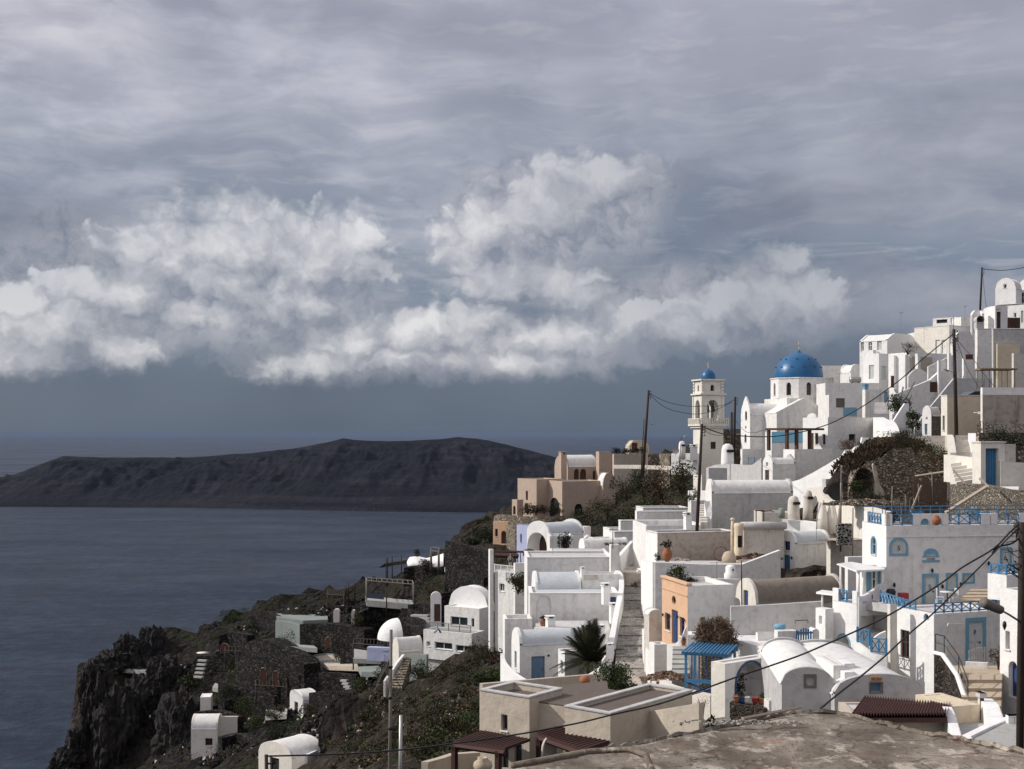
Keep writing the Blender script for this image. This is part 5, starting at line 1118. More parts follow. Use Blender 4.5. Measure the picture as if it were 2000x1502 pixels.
for x, y0, y1, d in ((1642,1104,1158,77.3),(1677,1117,1166,75.7),(1686,1117,1166,75.8),(1724,1114,1150,76.6)): mb = MB(); mb.tube([P(x,y0,d), P(x,y1,d)], .07, 8); th.part('post', mb, M['whitep'])
H('balcony_room', 'recessed white room with blue shutter doors under the pale canopy', 'house', (None,1688,1732), (1108,1170), 79.2, 4, L=1.5, wm='white', F=[opx('shutter',1692,1703,1113,1156,m='bluel'),opx('window',1704,1713,1113,1156,m='whitep'),opx('shutter',1714,1721,1113,1154,m='bluel')], group=G2)
# left terrace tower with the arch
th = H('terrace_house', 'white balcony tower with sunlit left side and tall arched recess, left of the hotel front', 'house', (1626,1674,1738), (1181,1370), 74, 27, wm='white', lm='white2', L=6, para=.1, G=[opx('void',1636,1659,1240,1290,k=1,m='grey',s='bluel',w=.1)], F=[('void',1680,1736,1202,1236,{'m':'grey'})], rev=1.2, group=G2)
fL, fr, Hh, L = LAST['fL'], LAST['fr'], LAST['H'], LAST['L']; sl_ = lambda px: hit(fL, px)
parap(fL, [(0, sl_(1638)-.02), (sl_(1664)+.02, L)], Hh+.003, .75, y1=.2)
rail(th, fL, sl_(1638), sl_(1664), Hh+.02, .7, .1, step=.5)
wallpx('scalloped_wall', 'white scalloped balcony wall rising to the hotel corner under the canopy', [(1675,1166,74),(1690,1162,75),(1700,1155,76),(1708,1150,77),(1716,1142,78),(1728,1138,79)], 2.0, .2, 'white2', sm=True)
railpx('blue lattice railing panel below the canopy, left of the red box', (1720,1180,75.5), (1764,1183,72), .78, step=.5)
mb = MB(Fr(P(1753,1172,76))); mb.box(0,.55,-.4,0,0,.45); one('red_box', 'red covered box beside the hotel wall above the blue lattice railing', 'box', mb, M['red'])
mb = MB(); mb.lathe(tuple(P(1740,1168,77)), [(.25,0),(.3,.4),(.2,.55),(0,.56)], 12); one('dark_pot', 'dark round pot against the hotel wall left of the red box', 'pot', mb, M['black'])
deckpx('terrace', 'hotel forecourt terrace under the numbered blue doors', [(1672,1172,75),(1760,1183,72),(1950,1180,73),(1990,1180,79),(1732,1180,79.8)], .5, 'roofg')
stairpx('stairs', 'tan steps climbing right of the hotel windows, behind the lower blue railing', (1862,1182,73.5),(1930,1182,73.5),(1898,1150,78.5),(1960,1150,78.5), 5, 'tan')
mb = MB(Fr(P(1826,1180,76))); mb.box(0,.5,-.4,.0,0,.3); one('blue_crate', 'light blue crate on the forecourt below door five', 'crate', mb, M['bluel'])
# second terrace tower
th = H('lower_hotel_wing', 'white lower wing with sunlit blank side, brown-framed window, and shaded entrance with blue-framed door', 'house', (1748,1824,1962), (1200,1400), 68, 21, wm='white', lm='white2', L=7, para=.1,
  G=[opx('window',1759,1776,1231,1285,m='brown'),opx('window',1804,1814,1199,1211,k=1,m='bluel')], F=[opx('door',1892,1919,1214,1292,m='shutg',s='bluel',w=.22)], rev=.14, group=G2)
LAST['th'].o['label'] = 'white lower hotel wing with brown-framed side window and blue-framed door marked with a P'
fr, fL, Hh, W = LAST['fr'], LAST['fL'], LAST['H'], LAST['W']; rail(th, fr, .15, W*.9, Hh+.02, .55, .1, step=.55); text_part(th, fr, (hit(fr,1892)+hit(fr,1919))/2, zat(fr,2.2,1241), .36, 'P', 'iron', .06)
rail(th, fL, LAST['L']*.02+.1, LAST['L']*.5, Hh+.02, .5, .1, step=.55)
mb = MB(); mb.tube([P(1850,1222,67.5),P(1852,1218,67.5),P(1882,1219,68.5)], .025, 5); one('wall_pipe', 'thin pipe on the shaded wall left of the door marked P', 'pipe', mb, M['whitep'])
railpx('blue lattice railing, upper one on the curved balcony between the two terrace towers', (1675,1252,71), (1698,1262,70), .75, step=.45)
railpx('blue lattice railing, lower one on the curved balcony between the two terrace towers', (1702,1274,69.5), (1731,1280,69), .8, step=.45)
wallpx('balcony_wall', 'white curved balcony wall with blue railings between the two terrace towers', [(1672,1252,71.2),(1685,1262,70.2),(1700,1272,69.6),(1716,1280,69.2),(1734,1282,69)], 3.5, .25, 'white2', sm=True)
wallpx('scalloped_wall', 'small white scalloped wall above the curved balcony railings', [(1698,1256,71),(1706,1246,71),(1716,1238,71),(1730,1232,71)], 1.8, .2, 'white2', sm=True)
H('narrow_pier', 'tall narrow white pier between the curved balcony and the lower hotel wing', 'house', (1733,1739,1752), (1180,1390), 69.5, 15, L=1.5, wm='warm', para=.05, group=G2)
# right street
th = H('tall_house', 'tall white house at the right edge with arched blue door, behind the near pole', 'house', (1953,1992,2040), (1155,1420), 58, 22, wm='white', lm='white2', L=5, G=[opx('window',1964,1972,1233,1268,m='brown'),opx('door',1970,1987,1292,1362,k=1,m='blued')], rev=.3, group=G2)
th = H('balcony_house', 'white projecting balcony with blue lattice panels at the right edge, below door six', 'balcony', (1929,1966,2040), (1124,1150), 62, 28, wm='white2', lm='white2', L=3.5, down=.6, para=.05, group=None)
fL, fr, Hh, L = LAST['fL'], LAST['fr'], LAST['H'], LAST['L']; rail(th, fL, .1, L-.1, Hh+.01, .5, .1, step=.5); rail(th, fr, .1, 1.6, Hh+.01, .5, .1, step=.5)
mb = MB(); mb.lathe(tuple(P(1962,1222,57.5)), [(.02,-.2),(.1,0),(.08,.16),(0,.22)], 8); one('wall_lantern', 'black lantern on the tall right house above its brown window', 'lantern', mb, M['iron'])
stairpx('stairs', 'wide tan stone steps in the lane at the lower right', (1876,1405,52),(1955,1405,52),(1880,1318,58),(1958,1318,58), 5, 'tan', depth=2.5)
deckpx('lane', '', [(1878,1318,58),(1958,1318,58),(1962,1300,66),(1862,1300,66)], 1.0, 'tan', kind='structure')
th = T('picket_gate', 'white picket gate and low wall before the door marked P', 'gate', P(1916,1300,63)); f_ = Fr(P(1892,1294,63.5), 0); mb = MB(f_)
for i in range(11): mb.box(i*.125, .07+i*.125, -.03, 0, 0, .62+.16*math.sin(math.pi*i/10))
mb.box(-.02,1.35,0.002,.04,.12,.18); mb.box(-.02,1.35,0.002,.04,.5,.56); th.part('pickets', mb, M['grey'])
wallpx('low_wall', 'small low wall under the white picket gate', [(1886,1292,63.4),(1930,1294,63)], .9, .2, 'white')
mb = MB(Fr(P(1848,1282,66))); mb.box(0,.75,-.02,.02,0,.62); one('grating', 'pale square grating leaning left of the door marked P', 'grating', mb, M['grey'])
th = T('stone_stair_wall', 'dark lava stone wall triangle with thick white coping and metal handrail, lower right lane', 'wall', P(1850,1370,56))
a = [P(1823,1276,60),P(1840,1280,59.5),P(1868,1320,57),P(1886,1372,54.5),P(1893,1386,54)]
mb = MB(); vs = [tuple(p) for p in a]+[tuple(p+Vector((-.05,-.25,0))) for p in a]; nb = len(a); vs += [(p[0],p[1],-16) for p in vs[:nb]]+[(p[0],p[1],-16) for p in vs[nb:2*nb]]
fs = [(i,i+1,nb+i+1,nb+i) for i in range(nb-1)]+[(nb+i,nb+i+1,3*nb+i+1,3*nb+i) for i in range(nb-1)]+[(nb-1,2*nb-1,4*nb-1,3*nb-1)]; mb.add(vs, fs); th.part('stonework', mb, M['lavab'])
mb = MB(); mb.tube([p+Vector((0,-.12,.03)) for p in a], .12, 6); th.part('coping', mb, M['white2'])
mb = MB(); mb.tube([p+Vector((.1,0,.9)) for p in a[:4]], .025, 6); mb.tube([p+Vector((.1,0,.5)) for p in a[:4]], .015, 5)
for p in a[:4]: mb.tube([p+Vector((.1,0,0)), p+Vector((.1,0,.9))], .02, 5)
th.part('handrail', mb, M['iron'])
H('ochre_wall', 'cream-yellow low wall block with bright sloping top, right of the red tiled roof', 'wall', (1788,1862,1914), (1380,1440), 49, 18, wm='cream', lm='cream', para=.02, rm='cream', L=5.5, group=G2)
H('doorpost', 'narrow white pier with dark wooden post in the lane right of the cream-yellow wall', 'pier', (1910,1914,1922), (1352,1440), 50, 12, L=.5, wm='brown', lm='warm', para=.02)
wallpx('lane_wall', 'bright sloping white pier between red tiles and the lane', [(1850,1380,48),(1858,1400,46.5),(1868,1436,45)], 2.5, .35, 'white2')
wallpx('lane_wall', 'bright white sloping parapet left side of the lower lane steps', [(1924,1364,51),(1936,1375,49),(1944,1400,47),(1944,1430,45)], 3, .55, 'white2')
deckpx('lane', '', [(1868,1440,45),(1945,1432,46),(1960,1395,52),(1872,1395,52)], 1, 'path', kind='structure')
deckpx('flat_roof', 'white flat roof at the very bottom right corner beside the near pole', [(1890,1440,43.9),(1967,1405,46.7),(2080,1405,46.7),(2080,1478,41.3),(1960,1470,41.8)], 2.5, 'path', cat='roof')
wallpx('parapet_wall', 'bright low rim along the left of the flat roof at the bottom right corner', [(1897,1456,42.4),(1888,1437,43.8),(1925,1419,45.2),(1967,1402,46.8),(2060,1402,46.8)], -2.1, .3, 'white2')
H('white_block', 'small white block at the foot of the tall right house', 'block', (1964,1970,1992), (1398,1425), 46, 10, L=1.2, wm='white2', para=.04)
# vaulted houses in front
th = H('vault_house', 'white barrel-vaulted house with grey arched front and small framed window, bottom centre right', 'house', (None,1527,1628), (1307,1425), 53.2, -5, 'vy', rise=.62, L=8, wm='grey', rm='vaultw', rim=.1, F=[opx('shutter',1574,1590,1321,1339,m='shutg',s='greywood',w=.1)], group=G2)
th = H('sign_vault_house', 'wide white vaulted house with yellow sign over a small window, behind the red tiled roof', 'house', (None,1630,1806), (1322,1430), 52.5, 3, 'vy', rise=.72, L=9, wm='grey', rm='vaultw', rim=.1, F=[opx('shutter',1700,1722,1334,1352,m='blueg',s='greywood',w=.05)], group=G2)
fr = LAST['fr']; mb = MB(fr); mb.box(hit(fr,1700), hit(fr,1721), -.06, -.004, zat(fr,1.7,1328), zat(fr,1.7,1321)); sp = th.part('sign', mb, M['yellow']); text_part(th, fr, (hit(fr,1700)+hit(fr,1721))/2, zat(fr,1.7,1327), .1, 'FIRE VIEW', 'red', -.065)
H('roof_block', 'small white box with raised piers on the vault roofs, under the lower blue railing', 'block', (None,1628,1650), (1300,1330), 53.5, 3, L=2.5, wm='white', para=.05)
for k, yy in enumerate((1296,1313)):
    mb = MB(Fr(P(1650,yy+6,53+1.5*(1-k)), .12)); mb.box(0,.45,0,1.0,-.3,.12); one('roof_pier', ('upper' if k == 0 else 'lower')+' stubby white pier right of the small box on the vault roofs', 'block', mb, M['white2'], group='roof piers')
# red tiles
th = T('tiled_roof', 'lean-to roof of dark red corrugated tiles at the bottom right', 'roof', P(1760,1405,47)); A_, B_, C_, D_ = P(1664,1398,47), P(1850,1398,46), P(1855,1379,49.5), P(1690,1363,51.5); C_ = P(1855,1376,50); mb = MB(); nt = 32; vs = []; m2 = 12
for i in range(nt*4+1):
    u_ = i/(nt*4)
    for j in range(m2+1): v_ = j/m2; p = A_.lerp(B_,u_).lerp(D_.lerp(C_,u_),v_); vs.append(tuple(p+Vector((0,0,.08*math.cos(i*math.pi/2)+.05*(1-(v_*6)%1)))))
mb.add(vs, [(i*(m2+1)+j,(i+1)*(m2+1)+j,(i+1)*(m2+1)+j+1,i*(m2+1)+j+1) for i in range(nt*4) for j in range(m2)], True); th.part('tiles', mb, M['tile'])
mb = MB(); mb.add([tuple(A_-Vector((0,0,.07))),tuple(B_-Vector((0,0,.07))),tuple(B_-Vector((0,0,.25))),tuple(A_-Vector((0,0,.25)))],[(0,1,2,3)]); mb.add([tuple(x-Vector((0,0,.09))) for x in (A_,B_,C_,D_)],[(3,2,1,0)]); th.part('eave_board', mb, M['redbrown'])
H('tiled_shed', 'olive-grey low wall below the red tiled roof, mostly behind the concrete roof edge', 'house', (None,1672,1850), (1404,1450), 47.3, -2, L=3, wm='beige', para=.05, group=G2)
# arch porch, blue pergola, curved walls
th = H('arch_porch', 'weathered white porch with big blue-rimmed archway full of climbing plants, bottom centre', 'house', (1389,1416,1505), (1297,1425), 60, 38, wm='white', lm='warm', rm='old', L=3.5, para=.05, F=[opx('void',1438,1492,1294,1366,k=1,m='grey',s='blued',w=.12)], rev=1.4, group=G2)
mb = MB(LAST['fr']); s0 = hit(LAST['fr'],1452); mb.box(s0, s0+.55, 1.0, 1.05, zat(LAST['fr'],2,1362), zat(LAST['fr'],2,1302)); th.part('door', mb, M['blued'])
bush('climbing_plant', 'leafless creeper hanging over the blue-rimmed archway', P(1506,1345,59.5), (.5,.3,1.1), 260, .1, 'twig', 'plant')
bush('potted_plant', 'dark plant inside the blue-rimmed archway at left', P(1447,1352,61.5), (.3,.3,.5), 200, .1, 'leafd', 'plant', stem=False)
for k,(px,mt,lb) in enumerate([(1438,'terra','leftmost terracotta pot on the rubble ledge under the archway'),(1448,'blued','dark blue pot beside the leftmost terracotta pot under the archway'),(1458,'plate','white pot in the middle of the ledge under the archway'),(1475,'red','red and blue pot right of the white pot under the archway'),(1487,'terra','rightmost pot with green plant on the ledge under the archway')]): pot(lb, P(px,1372+k,57.6), .16, .3, mt, 'leaf' if k in (1,4) else None, group='pots under the archway')
wallpx('rubble_ledge', 'mossy patched rubble ledge wall carrying the pots under the archway', [(1428,1370,57.8),(1460,1375,57.5),(1494,1384,57)], 2.5, .5, 'lavab', sm=True)
H('white_cube', 'white rounded little wall box between the archway pots and the grey vaulted house', 'block', (1492,1502,1528), (1368,1420), 57, 20, L=1.5, wm='white', para=.03)
th = T('blue_pergola', 'bright blue pergola with slatted roof shade over a small terrace, bottom centre', 'pergola', P(1378,1345,66)); f_ = Fr(P(1337,1342,67), -.32)
for (x, y) in ((0,0),(2.15,0),(0,2.6),(2.15,2.6)): mb = MB(f_); mb.box(x,x+.13,y,y+.13,-.6,1.7); th.part('post', mb, M['blue'])
for q_ in ((-.15,2.4,-.1,.02,1.702,1.84),(-.15,2.4,2.6,2.72,1.702,1.84),(0,2.28,-.02,.05,.25,.45)): mb = MB(f_); mb.box(*q_); th.part('beam', mb, M['blue'])
mb = MB(f_)
for i in range(14): mb.box(-.1+i*.18, -.02+i*.18, -.3, 3.0, 1.845, 1.92)
th.part('slats', mb, M['blue'])
mb = MB(f_)
for i in range(5): mb.box(.35+i*.38,.41+i*.38,.02,.08,.45,1.7)
mb.tube([(0,.05,.3),(2.2,.05,-.5)], .05, 4); mb.tube([(0,.05,-.5),(2.2,.05,.3)], .05, 4); th.part('rails', mb, M['blued'])
bush('dead_shrub', 'big round tangle of dry brown branches above the blue pergola', P(1403,1270,70), (1.15,1.0,.95), 5200, .30, 'twig')
wallpx('curved_wall', 'large bright white retaining wall curving down from the picket gate to the archway', [(1426,1242,72),(1450,1250,71),(1490,1262,69),(1520,1272,67),(1545,1290,65),(1556,1310,63),(1556,1345,61)], 5, .5, 'white2', sm=True)
wallpx('curved_wall', 'smooth white bulging wall right of the archway, beside the grey vaulted house', [(1462,1290,63),(1500,1292,64),(1520,1312,62.5),(1527,1350,61)], 4.5, .4, 'white2', sm=True)
H('rough_shed', 'tiny rough shed with light blue curved roof beside the dry brown branches', 'shed', (1366,1370,1412), (1222,1262), 74, 15, 'vx', rise=.35, L=2.2, wm='rough', rm='bluel', group=G2)
th = H('gate_wall', 'white court wall left of the blue picket gate, with blue bowl on top', 'wall', (1512,1519,1557), (1233,1290), 72, 8, L=4, wm='white', lm='white2', para=.4, group=G2)
mb = MB(Fr(P(1523,1233,73))); mb.lathe((0,0,0), [(.2,0),(.34,.25),(.3,.4),(.2,.42)], 14); one('blue_basin', 'light blue round basin on the white court wall', 'basin', mb, M['bluel'])
th = T('picket_gate', 'bright blue wooden picket gate with arched top in the white court wall', 'gate', P(1572,1272,72)); f_ = Fr(P(1558,1274,72), .05); mb = MB(f_)
for i in range(6): mb.box(i*.14,.09+i*.14,-.03,0,0,1.15+.22*math.sin(math.pi*(i+.5)/6))
th.part('pickets', mb, M['blue']); mb = MB(f_)
for z in (.15,.6,1.05): mb.box(-.02,.85,0.003,.04,z,z+.08)
th.part('rails', mb, M['blue']); 
for x in (-.08,.86): mb = MB(f_); mb.box(x,x+.06,-.02,.04,-.4,1.25); th.part('post', mb, M['blued'])
H('gate_pier', 'white rounded pier right of the blue picket gate', 'pier', (None,1588,1600), (1229,1290), 72, 5, 'vy', rise=.2, L=.8, wm='white', rm='white2', rim=.02)
for px, lb in ((1551,'spiky plant in tan pot left of the blue picket gate'),(1593,'green plant right of the blue picket gate')): pot(lb, P(px,1276,70.8), .22, .35, 'tan', 'leaf')
H('turret_house', 'narrow white turret house with tiny window between gate and arched balcony tower', 'house', (1593,1612,1628), (1190,1350), 75, 30, L=3, wm='white', lm='white2', G=[('window',1600,1605,1203,1218)], group=G2)
deckpx('awning', 'flat white awning left of the balcony tower', [(1594,1156,80),(1628,1160,78),(1640,1156,81),(1606,1152,83)], .12, 'whitep', cat='awning')
mb = MB(); mb.tube([P(1606,1157,80),P(1606,1190,80)], .06, 6); one('awning_post', 'white post carrying the flat white awning', 'post', mb, M['whitep'])
# ================================================================ peach house and its neighbours
th = H('peach_house', 'narrow house with peach-orange front, blue door and round fanlight, beside the stone stair', 'house', (1293,1343,1434), (1144,1300), 85, 13, wm='white', lm='peach', rm='roofg', coping=None, para=.3, L=5, down=3,
  G=[opx('window',1299,1309,1198,1231,m='blued'),opx('door',1312,1324,1192,1258,m='blued'),opx('window',1328,1337,1206,1243,m='blued'),opx('window',1312,1320,1164,1181,k=2,m='brown')], group=G2)
fL, L, Hh = LAST['fL'], LAST['L'], LAST['H']; mb = MB(fL); mb.box(-.06, L+.06, -.1, .28, Hh+.003, Hh+.16); mb.box(0, L, -.04, -.003, Hh-.75, Hh-.68); th.part('cornice', mb, M['peach'])
for px, py in ((1297,1201),(1310,1203),(1326,1205),(1339,1212)): s = hit(fL,px); mb = MB(fL); mb.lathe((s,-.1,zat(fL,s,py)), [(.02,-.1),(.07,0),(.05,.1),(0,.13)], 6); th.part('wall_lamp', mb, M['iron'])
wallpx('parapet_wall', 'low white wall running behind the peach house roof to the brown barrel vault', [(1340,1128,96),(1390,1130,96),(1445,1131,96)], 2.5, .3, 'white')
bush('potted_bush', 'round glossy green bush on the peach house roof', P(1327,1140,90), (.85,.7,.75), 800, .13, 'leaf'); bush('shrub', 'low dark green bush spilling right on the peach house roof', P(1353,1142,90), (.6,.4,.28), 300, .1, 'leafd', stem=False)
th = T('chimney', 'white domed chimney with round eye-hole on the low wall behind the peach house', 'chimney', P(1427,1128,98)); mb = MB(Fr(P(1427,1128,98))); mb.lathe((0,0,0), [(.5,-.5),(.5,.3),(.38,.42),(.40,.8),(.25,.95),(0,.98)], 14); th.part('stack', mb, M['white2']); mb = MB(Fr(P(1427,1128,98))); mb.lathe((.12,-.36,.62), [(.001,-.1),(.1,0),(.001,.1)], 8); th.part('flue', mb, M['dark'])
th = H('barrel_house', 'low house with big brown-grey barrel vault and arched gable, behind the peach house', 'house', (1436,1477,1650), (1183,1250), 91, 24, 'vx', rise=1.68, rim=.14, wm='old', lm='warm', rm='vaultb', G=[opx('door',1452,1461,1153,1184,m='blued')], group=G2)
H('rough_pier', 'lumpy whitewashed rock pier between the peach house side and the brown barrel vault', 'pier', (1414,1424,1446), (1168,1240), 88, 20, 'vy', rise=.4, L=1.5, wm='warm', rm='warm', rim=.02)
wallpx('retaining_wall', 'long smooth grey wall below the brown barrel vault, metal rail bracket on it', [(1427,1184,84),(1500,1181,84),(1606,1174,84)], 7, .4, 'grey')
mb = MB(); mb.tube([P(1553,1218,83.5),P(1553,1212,83.5),P(1578,1211,83.5),P(1578,1217,83.5)], .03, 5); one('wall_bracket', 'little metal rail bracket on the long smooth grey wall', 'bracket', mb, M['iron'])
H('low_block', 'low white box at the foot of the long smooth grey wall', 'block', (1476,1480,1514), (1236,1260), 78, 8, L=2, wm='white', para=.05)
deckpx('terrace', 'narrow white terrace between the long grey wall and the court wall', [(1425,1250,76),(1520,1262,73),(1600,1262,76),(1600,1240,84),(1427,1240,84)], 1, 'white')
# around the stone stair
G3 = 'stair-side walls'
wallpx('stair_parapet', 'long curving bright white parapet along the left side of the wide stone stair', [(1205,1114,122),(1212,1120,119),(1215,1140,115),(1211,1165,110),(1205,1190,106),(1200,1220,101),(1196,1243,97),(1190,1262,94)], 1.6, .45, 'white2', sm=True)
wallpx('stair_parapet', 'bright white left-edge wall of the lower right side of the stone stair', [(1258,1228,96),(1262,1250,93),(1268,1280,89),(1274,1322,86)], 2.5, .3, 'white2')
H('stair_post', 'tiny blue-topped white gatepost at the right side of the stone stair', 'pier', (1258,1261,1272), (1228,1262), 96, 10, L=.6, wm='white', para=.03)
H('gate_box', 'small white U-shaped court wall below the peach house beside the stair', 'block', (1268,1278,1305), (1259,1330), 85.5, 10, L=3, wm='white', lm='white2', para=.6, group=G3)
wallpx('scoop_wall', 'white scooping wall curving up to the peach house corner', [(1305,1258,85),(1318,1259,84.5),(1330,1250,84),(1336,1232,84),(1341,1222,84)], 3, .25, 'white2', sm=True)
H('court_wall', 'white court wall with small opening, right of the peach house steps', 'wall', (1342,1344,1376), (1240,1290), 78, -8, L=1.5, wm='white2', para=.3, group=G3)
stairpx('stairs', 'short grey steps between court wall and blue pergola', (1312,1318,76),(1348,1318,76),(1314,1262,83),(1345,1262,83), 6, 'path', depth=2)
th = H('stair_house', 'rounded white store beside the stone stair at the left of the peach house', 'house', (1258,1268,1296), (1192,1300), 90, 10, 'vy', rise=.3, L=4, wm='old', rm='white2', rim=.02, group=G3)
stairpx('stone_stair', 'wide rough stone stair climbing between white walls, centre', (1200,1332,88.5),(1298,1332,88.5),(1212,1120,129),(1264,1120,129), 12, 'paving', depth=3, slope=.6)
stairpx('stairs', 'dark brown upper steps turning left at the top of the wide stone stair', (1214,1120,124),(1266,1120,124),(1226,1078,140),(1262,1078,140), 6, 'old', depth=3)
bush('shrub', 'small dry red shrub growing on the wide stone stair', P(1240,1148,116), (.5,.4,.3), 200, .1, 'dry', stem=False)
heap('rock_pile', 'small whitewashed rocks at the upper right of the stone stair', P(1262,1115,114), (.6,.6,.4), 26, .2, 'white2')
wallpx('stair_parapet', 'white wall sloping up at the head of the stone stair, planted ledge behind', [(1209,1085,125),(1222,1070,128),(1233,1058,131)], 3.5, .35, 'white2')
H('white_pier', 'tall plain white pier with sharp lit edge left of the stair head', 'pier', (1190,1193,1210), (1064,1130), 122, 8, L=.8, wm='white', lm='white2', para=.03)
H('white_block', 'white stacked blocks at the right of the stair head, beside the stained house', 'block', (1249,1252,1263), (1055,1100), 128, 10, L=3, wm='white', para=.05)
# ================================================================ left of the stone stair: stacked white terraces
H('terrace_house', 'wide white terrace house, highest of the stacked ones left of the stone stair', 'house', (1024,1030,1198), (1090,1170), 123, 2, wm='white', lm='white2', rm='roofg', L=7, para=.12, coping='white2', group=G2)
H('terrace_block', 'low white block with skylight step on the highest stacked terrace, left of the thin mast', 'block', (None,1075,1185), (1076,1092), 133, 0, L=3, wm='white', para=.05)
th = H('vault_house', 'white house with blue-grey barrel vault between white rims, second of the stacked terraces', 'house', (1038,1046,1136), (1156,1200), 116, 4, 'vx', rise=1.55, rim=.12, wm='white', rm='vault', lm='white2', L=5, group=G2)
th = H('terrace_house', 'white block with brown plaque between the blue-grey vault and the stone stair', 'house', (1132,1137,1210), (1122,1170), 116.5, 3, L=5, wm='white', para=.15, group=G2)
fr = LAST['fr']; mb = MB(fr); mb.box(hit(fr,1141), hit(fr,1168), -.06, -.003, zat(fr,1,1132), zat(fr,1,1123)); th.part('plaque', mb, M['old'])
th = H('white_house', 'big blank white house front with shallow arched niche and small dark-blue shutter', 'house', (None,1035,1208), (1160,1235), 112, 1, L=5, wm='white', rm='vault', para=.12, coping='white2', F=[opx('void',1048,1076,1163,1215,k=1,m='white'),opx('shutter',1188,1203,1166,1184,m='blued')], rev=.12, down=3, group=G2)
for (x,y,d,w_,h_,lb) in [(1183,1163,111,.6,1.1,'white chimney on the house front with arched niche, next to the stone stair'),(1075,1226,106,.65,1.0,'white chimney at left of the low terrace under the arched niche'),(1174,1242,102,.45,.9,'small pointed white chimney at right of the low terrace above the palm'),(1197,1200,109,.5,1.0,'white stub chimney against the stone stair parapet'),(1138,1122,117,.35,.7,'thin white chimney on the block with the brown plaque')]: chimney(lb, P(x,y,d), w_, h_, 'white2')
H('terrace_house', 'white lower-left block with parapet step beside the scrubby gully, left of the arched niche house', 'house', (982,986,1040), (1209,1290), 110, 4, L=6, wm='white', lm='white2', para=.5, group=G2)
deckpx('terrace', 'sunlit empty terrace under the arched niche wall', [(1046,1224,106),(1192,1230,104),(1188,1212,111),(1084,1212,111),(1046,1216,111)], 2.6, 'roofg')
wallpx('parapet_wall', 'low shaded parapet along the front of the empty terrace above the blue-door house', [(1044,1225,105.8),(1140,1228,104),(1190,1231,103)], 3, .25, 'white')
pot('terracotta pot with plant at the left corner of the empty terrace', P(1061,1224,107), .3, .5, 'terra', 'dry')
th = H('blue_door_house', 'white vaulted house with bright arched gable and large faded blue double door, beside the palm', 'house', (999,1015,1150), (1261,1340), 102, 16, 'vx', rise=1.05, rim=.14, apex=.1, wm='white', rm='vault', lm='white2', F=[opx('door',1038,1064,1282,1330,m='blueg')], G=[opx('window',1005,1009,1272,1305,m='bluel')], L=4.2, group=G2)
fr = LAST['fr']; s = hit(fr,1071); mb = MB(fr); mb.lathe((s,-.08,zat(fr,s,1280)), [(.02,-.1),(.12,0),(.02,.1)], 8); th.part('wall_lamp', mb, M['iron'])
H('side_wing', 'small white wing with narrow window between the faded blue door and the palm', 'house', (1090,1103,1158), (1272,1340), 98, 22, wm='white', lm='white2', L=2.4, G=[opx('window',1095,1099,1290,1310,m='blueg')], group=G2)
wallpx('curved_wall', 'bright white wall sweeping down at the left of the blue-door house', [(981,1276,101),(984,1292,100),(995,1305,98),(1010,1318,95),(1030,1330,92)], 2.6, .3, 'white2', sm=True)
wallpx('garden_wall', 'white wall with pointed end post beside the round green bush, right of the palm', [(1100,1332,93),(1140,1322,92),(1160,1312,91),(1176,1301,90)], 2, .3, 'white2', sm=True)
H('end_post', 'pointed white end post of the garden wall by the palm', 'pier', (None,1177,1191), (1282,1320), 90, 5, 'gy', rise=.35, L=.4, wm='white', rm='white2', rim=.02)
# the palm
def palm(c, R, label):
    th = T('palm_tree', label, 'palm', c); rs = random.Random(11)
    mb = MB(); mb.tube([Vector(c)-Vector((0,0,.5)), Vector(c)+Vector((0,0,.6)), Vector(c)+Vector((.05,0,1.1))], .28, 10, .22); th.part('trunk', mb, M['brown'])
    top = Vector(c)+Vector((.05,0,1.1)); mb = MB()
    for k in range(64):
        a = k*2.399; e = math.radians(rs.uniform(15, 84)); Lf = R*rs.uniform(.75,1.05)
        h = Vector((math.cos(a)*math.cos(e), math.sin(a)*math.cos(e), math.sin(e))); pts = []
        for i in range(15): t_ = i/14; pts.append(top+h*Lf*t_-Vector((0,0,Lf*.42*t_*t_*(math.cos(e)+.25))))
        side = h.cross(Vector((0,0,1))).normalized()
        for i in range(1, 14):
            p = pts[i]; tg = (pts[i+1]-pts[i-1]).normalized(); ll = Lf*.24*math.sin(math.pi*(i/15)**.7)+.06
            for s_n in (-1, 1):
                dv_ = (side*s_n*.75+tg*.75-Vector((0,0,.25))).normalized()
                for q_ in (0, .33, .66):
                    p2 = p.lerp(pts[i+1], q_); mb.add([tuple(p2-tg*.035), tuple(p2+tg*.04), tuple(p2+dv_*ll)], [(0,1,2)], local=False)
        for i in range(0, 14, 2): mb.add([tuple(pts[i]-side*.02), tuple(pts[i]+side*.02), tuple(pts[min(i+2,14)]+side*.012), tuple(pts[min(i+2,14)]-side*.012)], [(0,1,2,3)], local=False)
    th.part('fronds', mb, M['palm'])
palm(P(1152,1326,96), 3.9, 'dark green palm with upright feathery fronds beside the wide stone stair')
bush('shrub', 'big round bright-green bush right of the palm, at the edge of the beige house roof', P(1199,1350,74), (1.15,1,1.0), 1800, .13, 'leaf')
bush('shrub', 'dark purple-brown bush under the big round green bush', P(1222,1360,72), (.7,.6,.45), 600, .12, 'leafd')
wallpx('garden_wall', 'rusty brown wall bit and pale curb beside the big green bush', [(1212,1306,86),(1232,1318,84),(1246,1326,82),(1252,1345,78)], 2, .35, 'stain', sm=True)
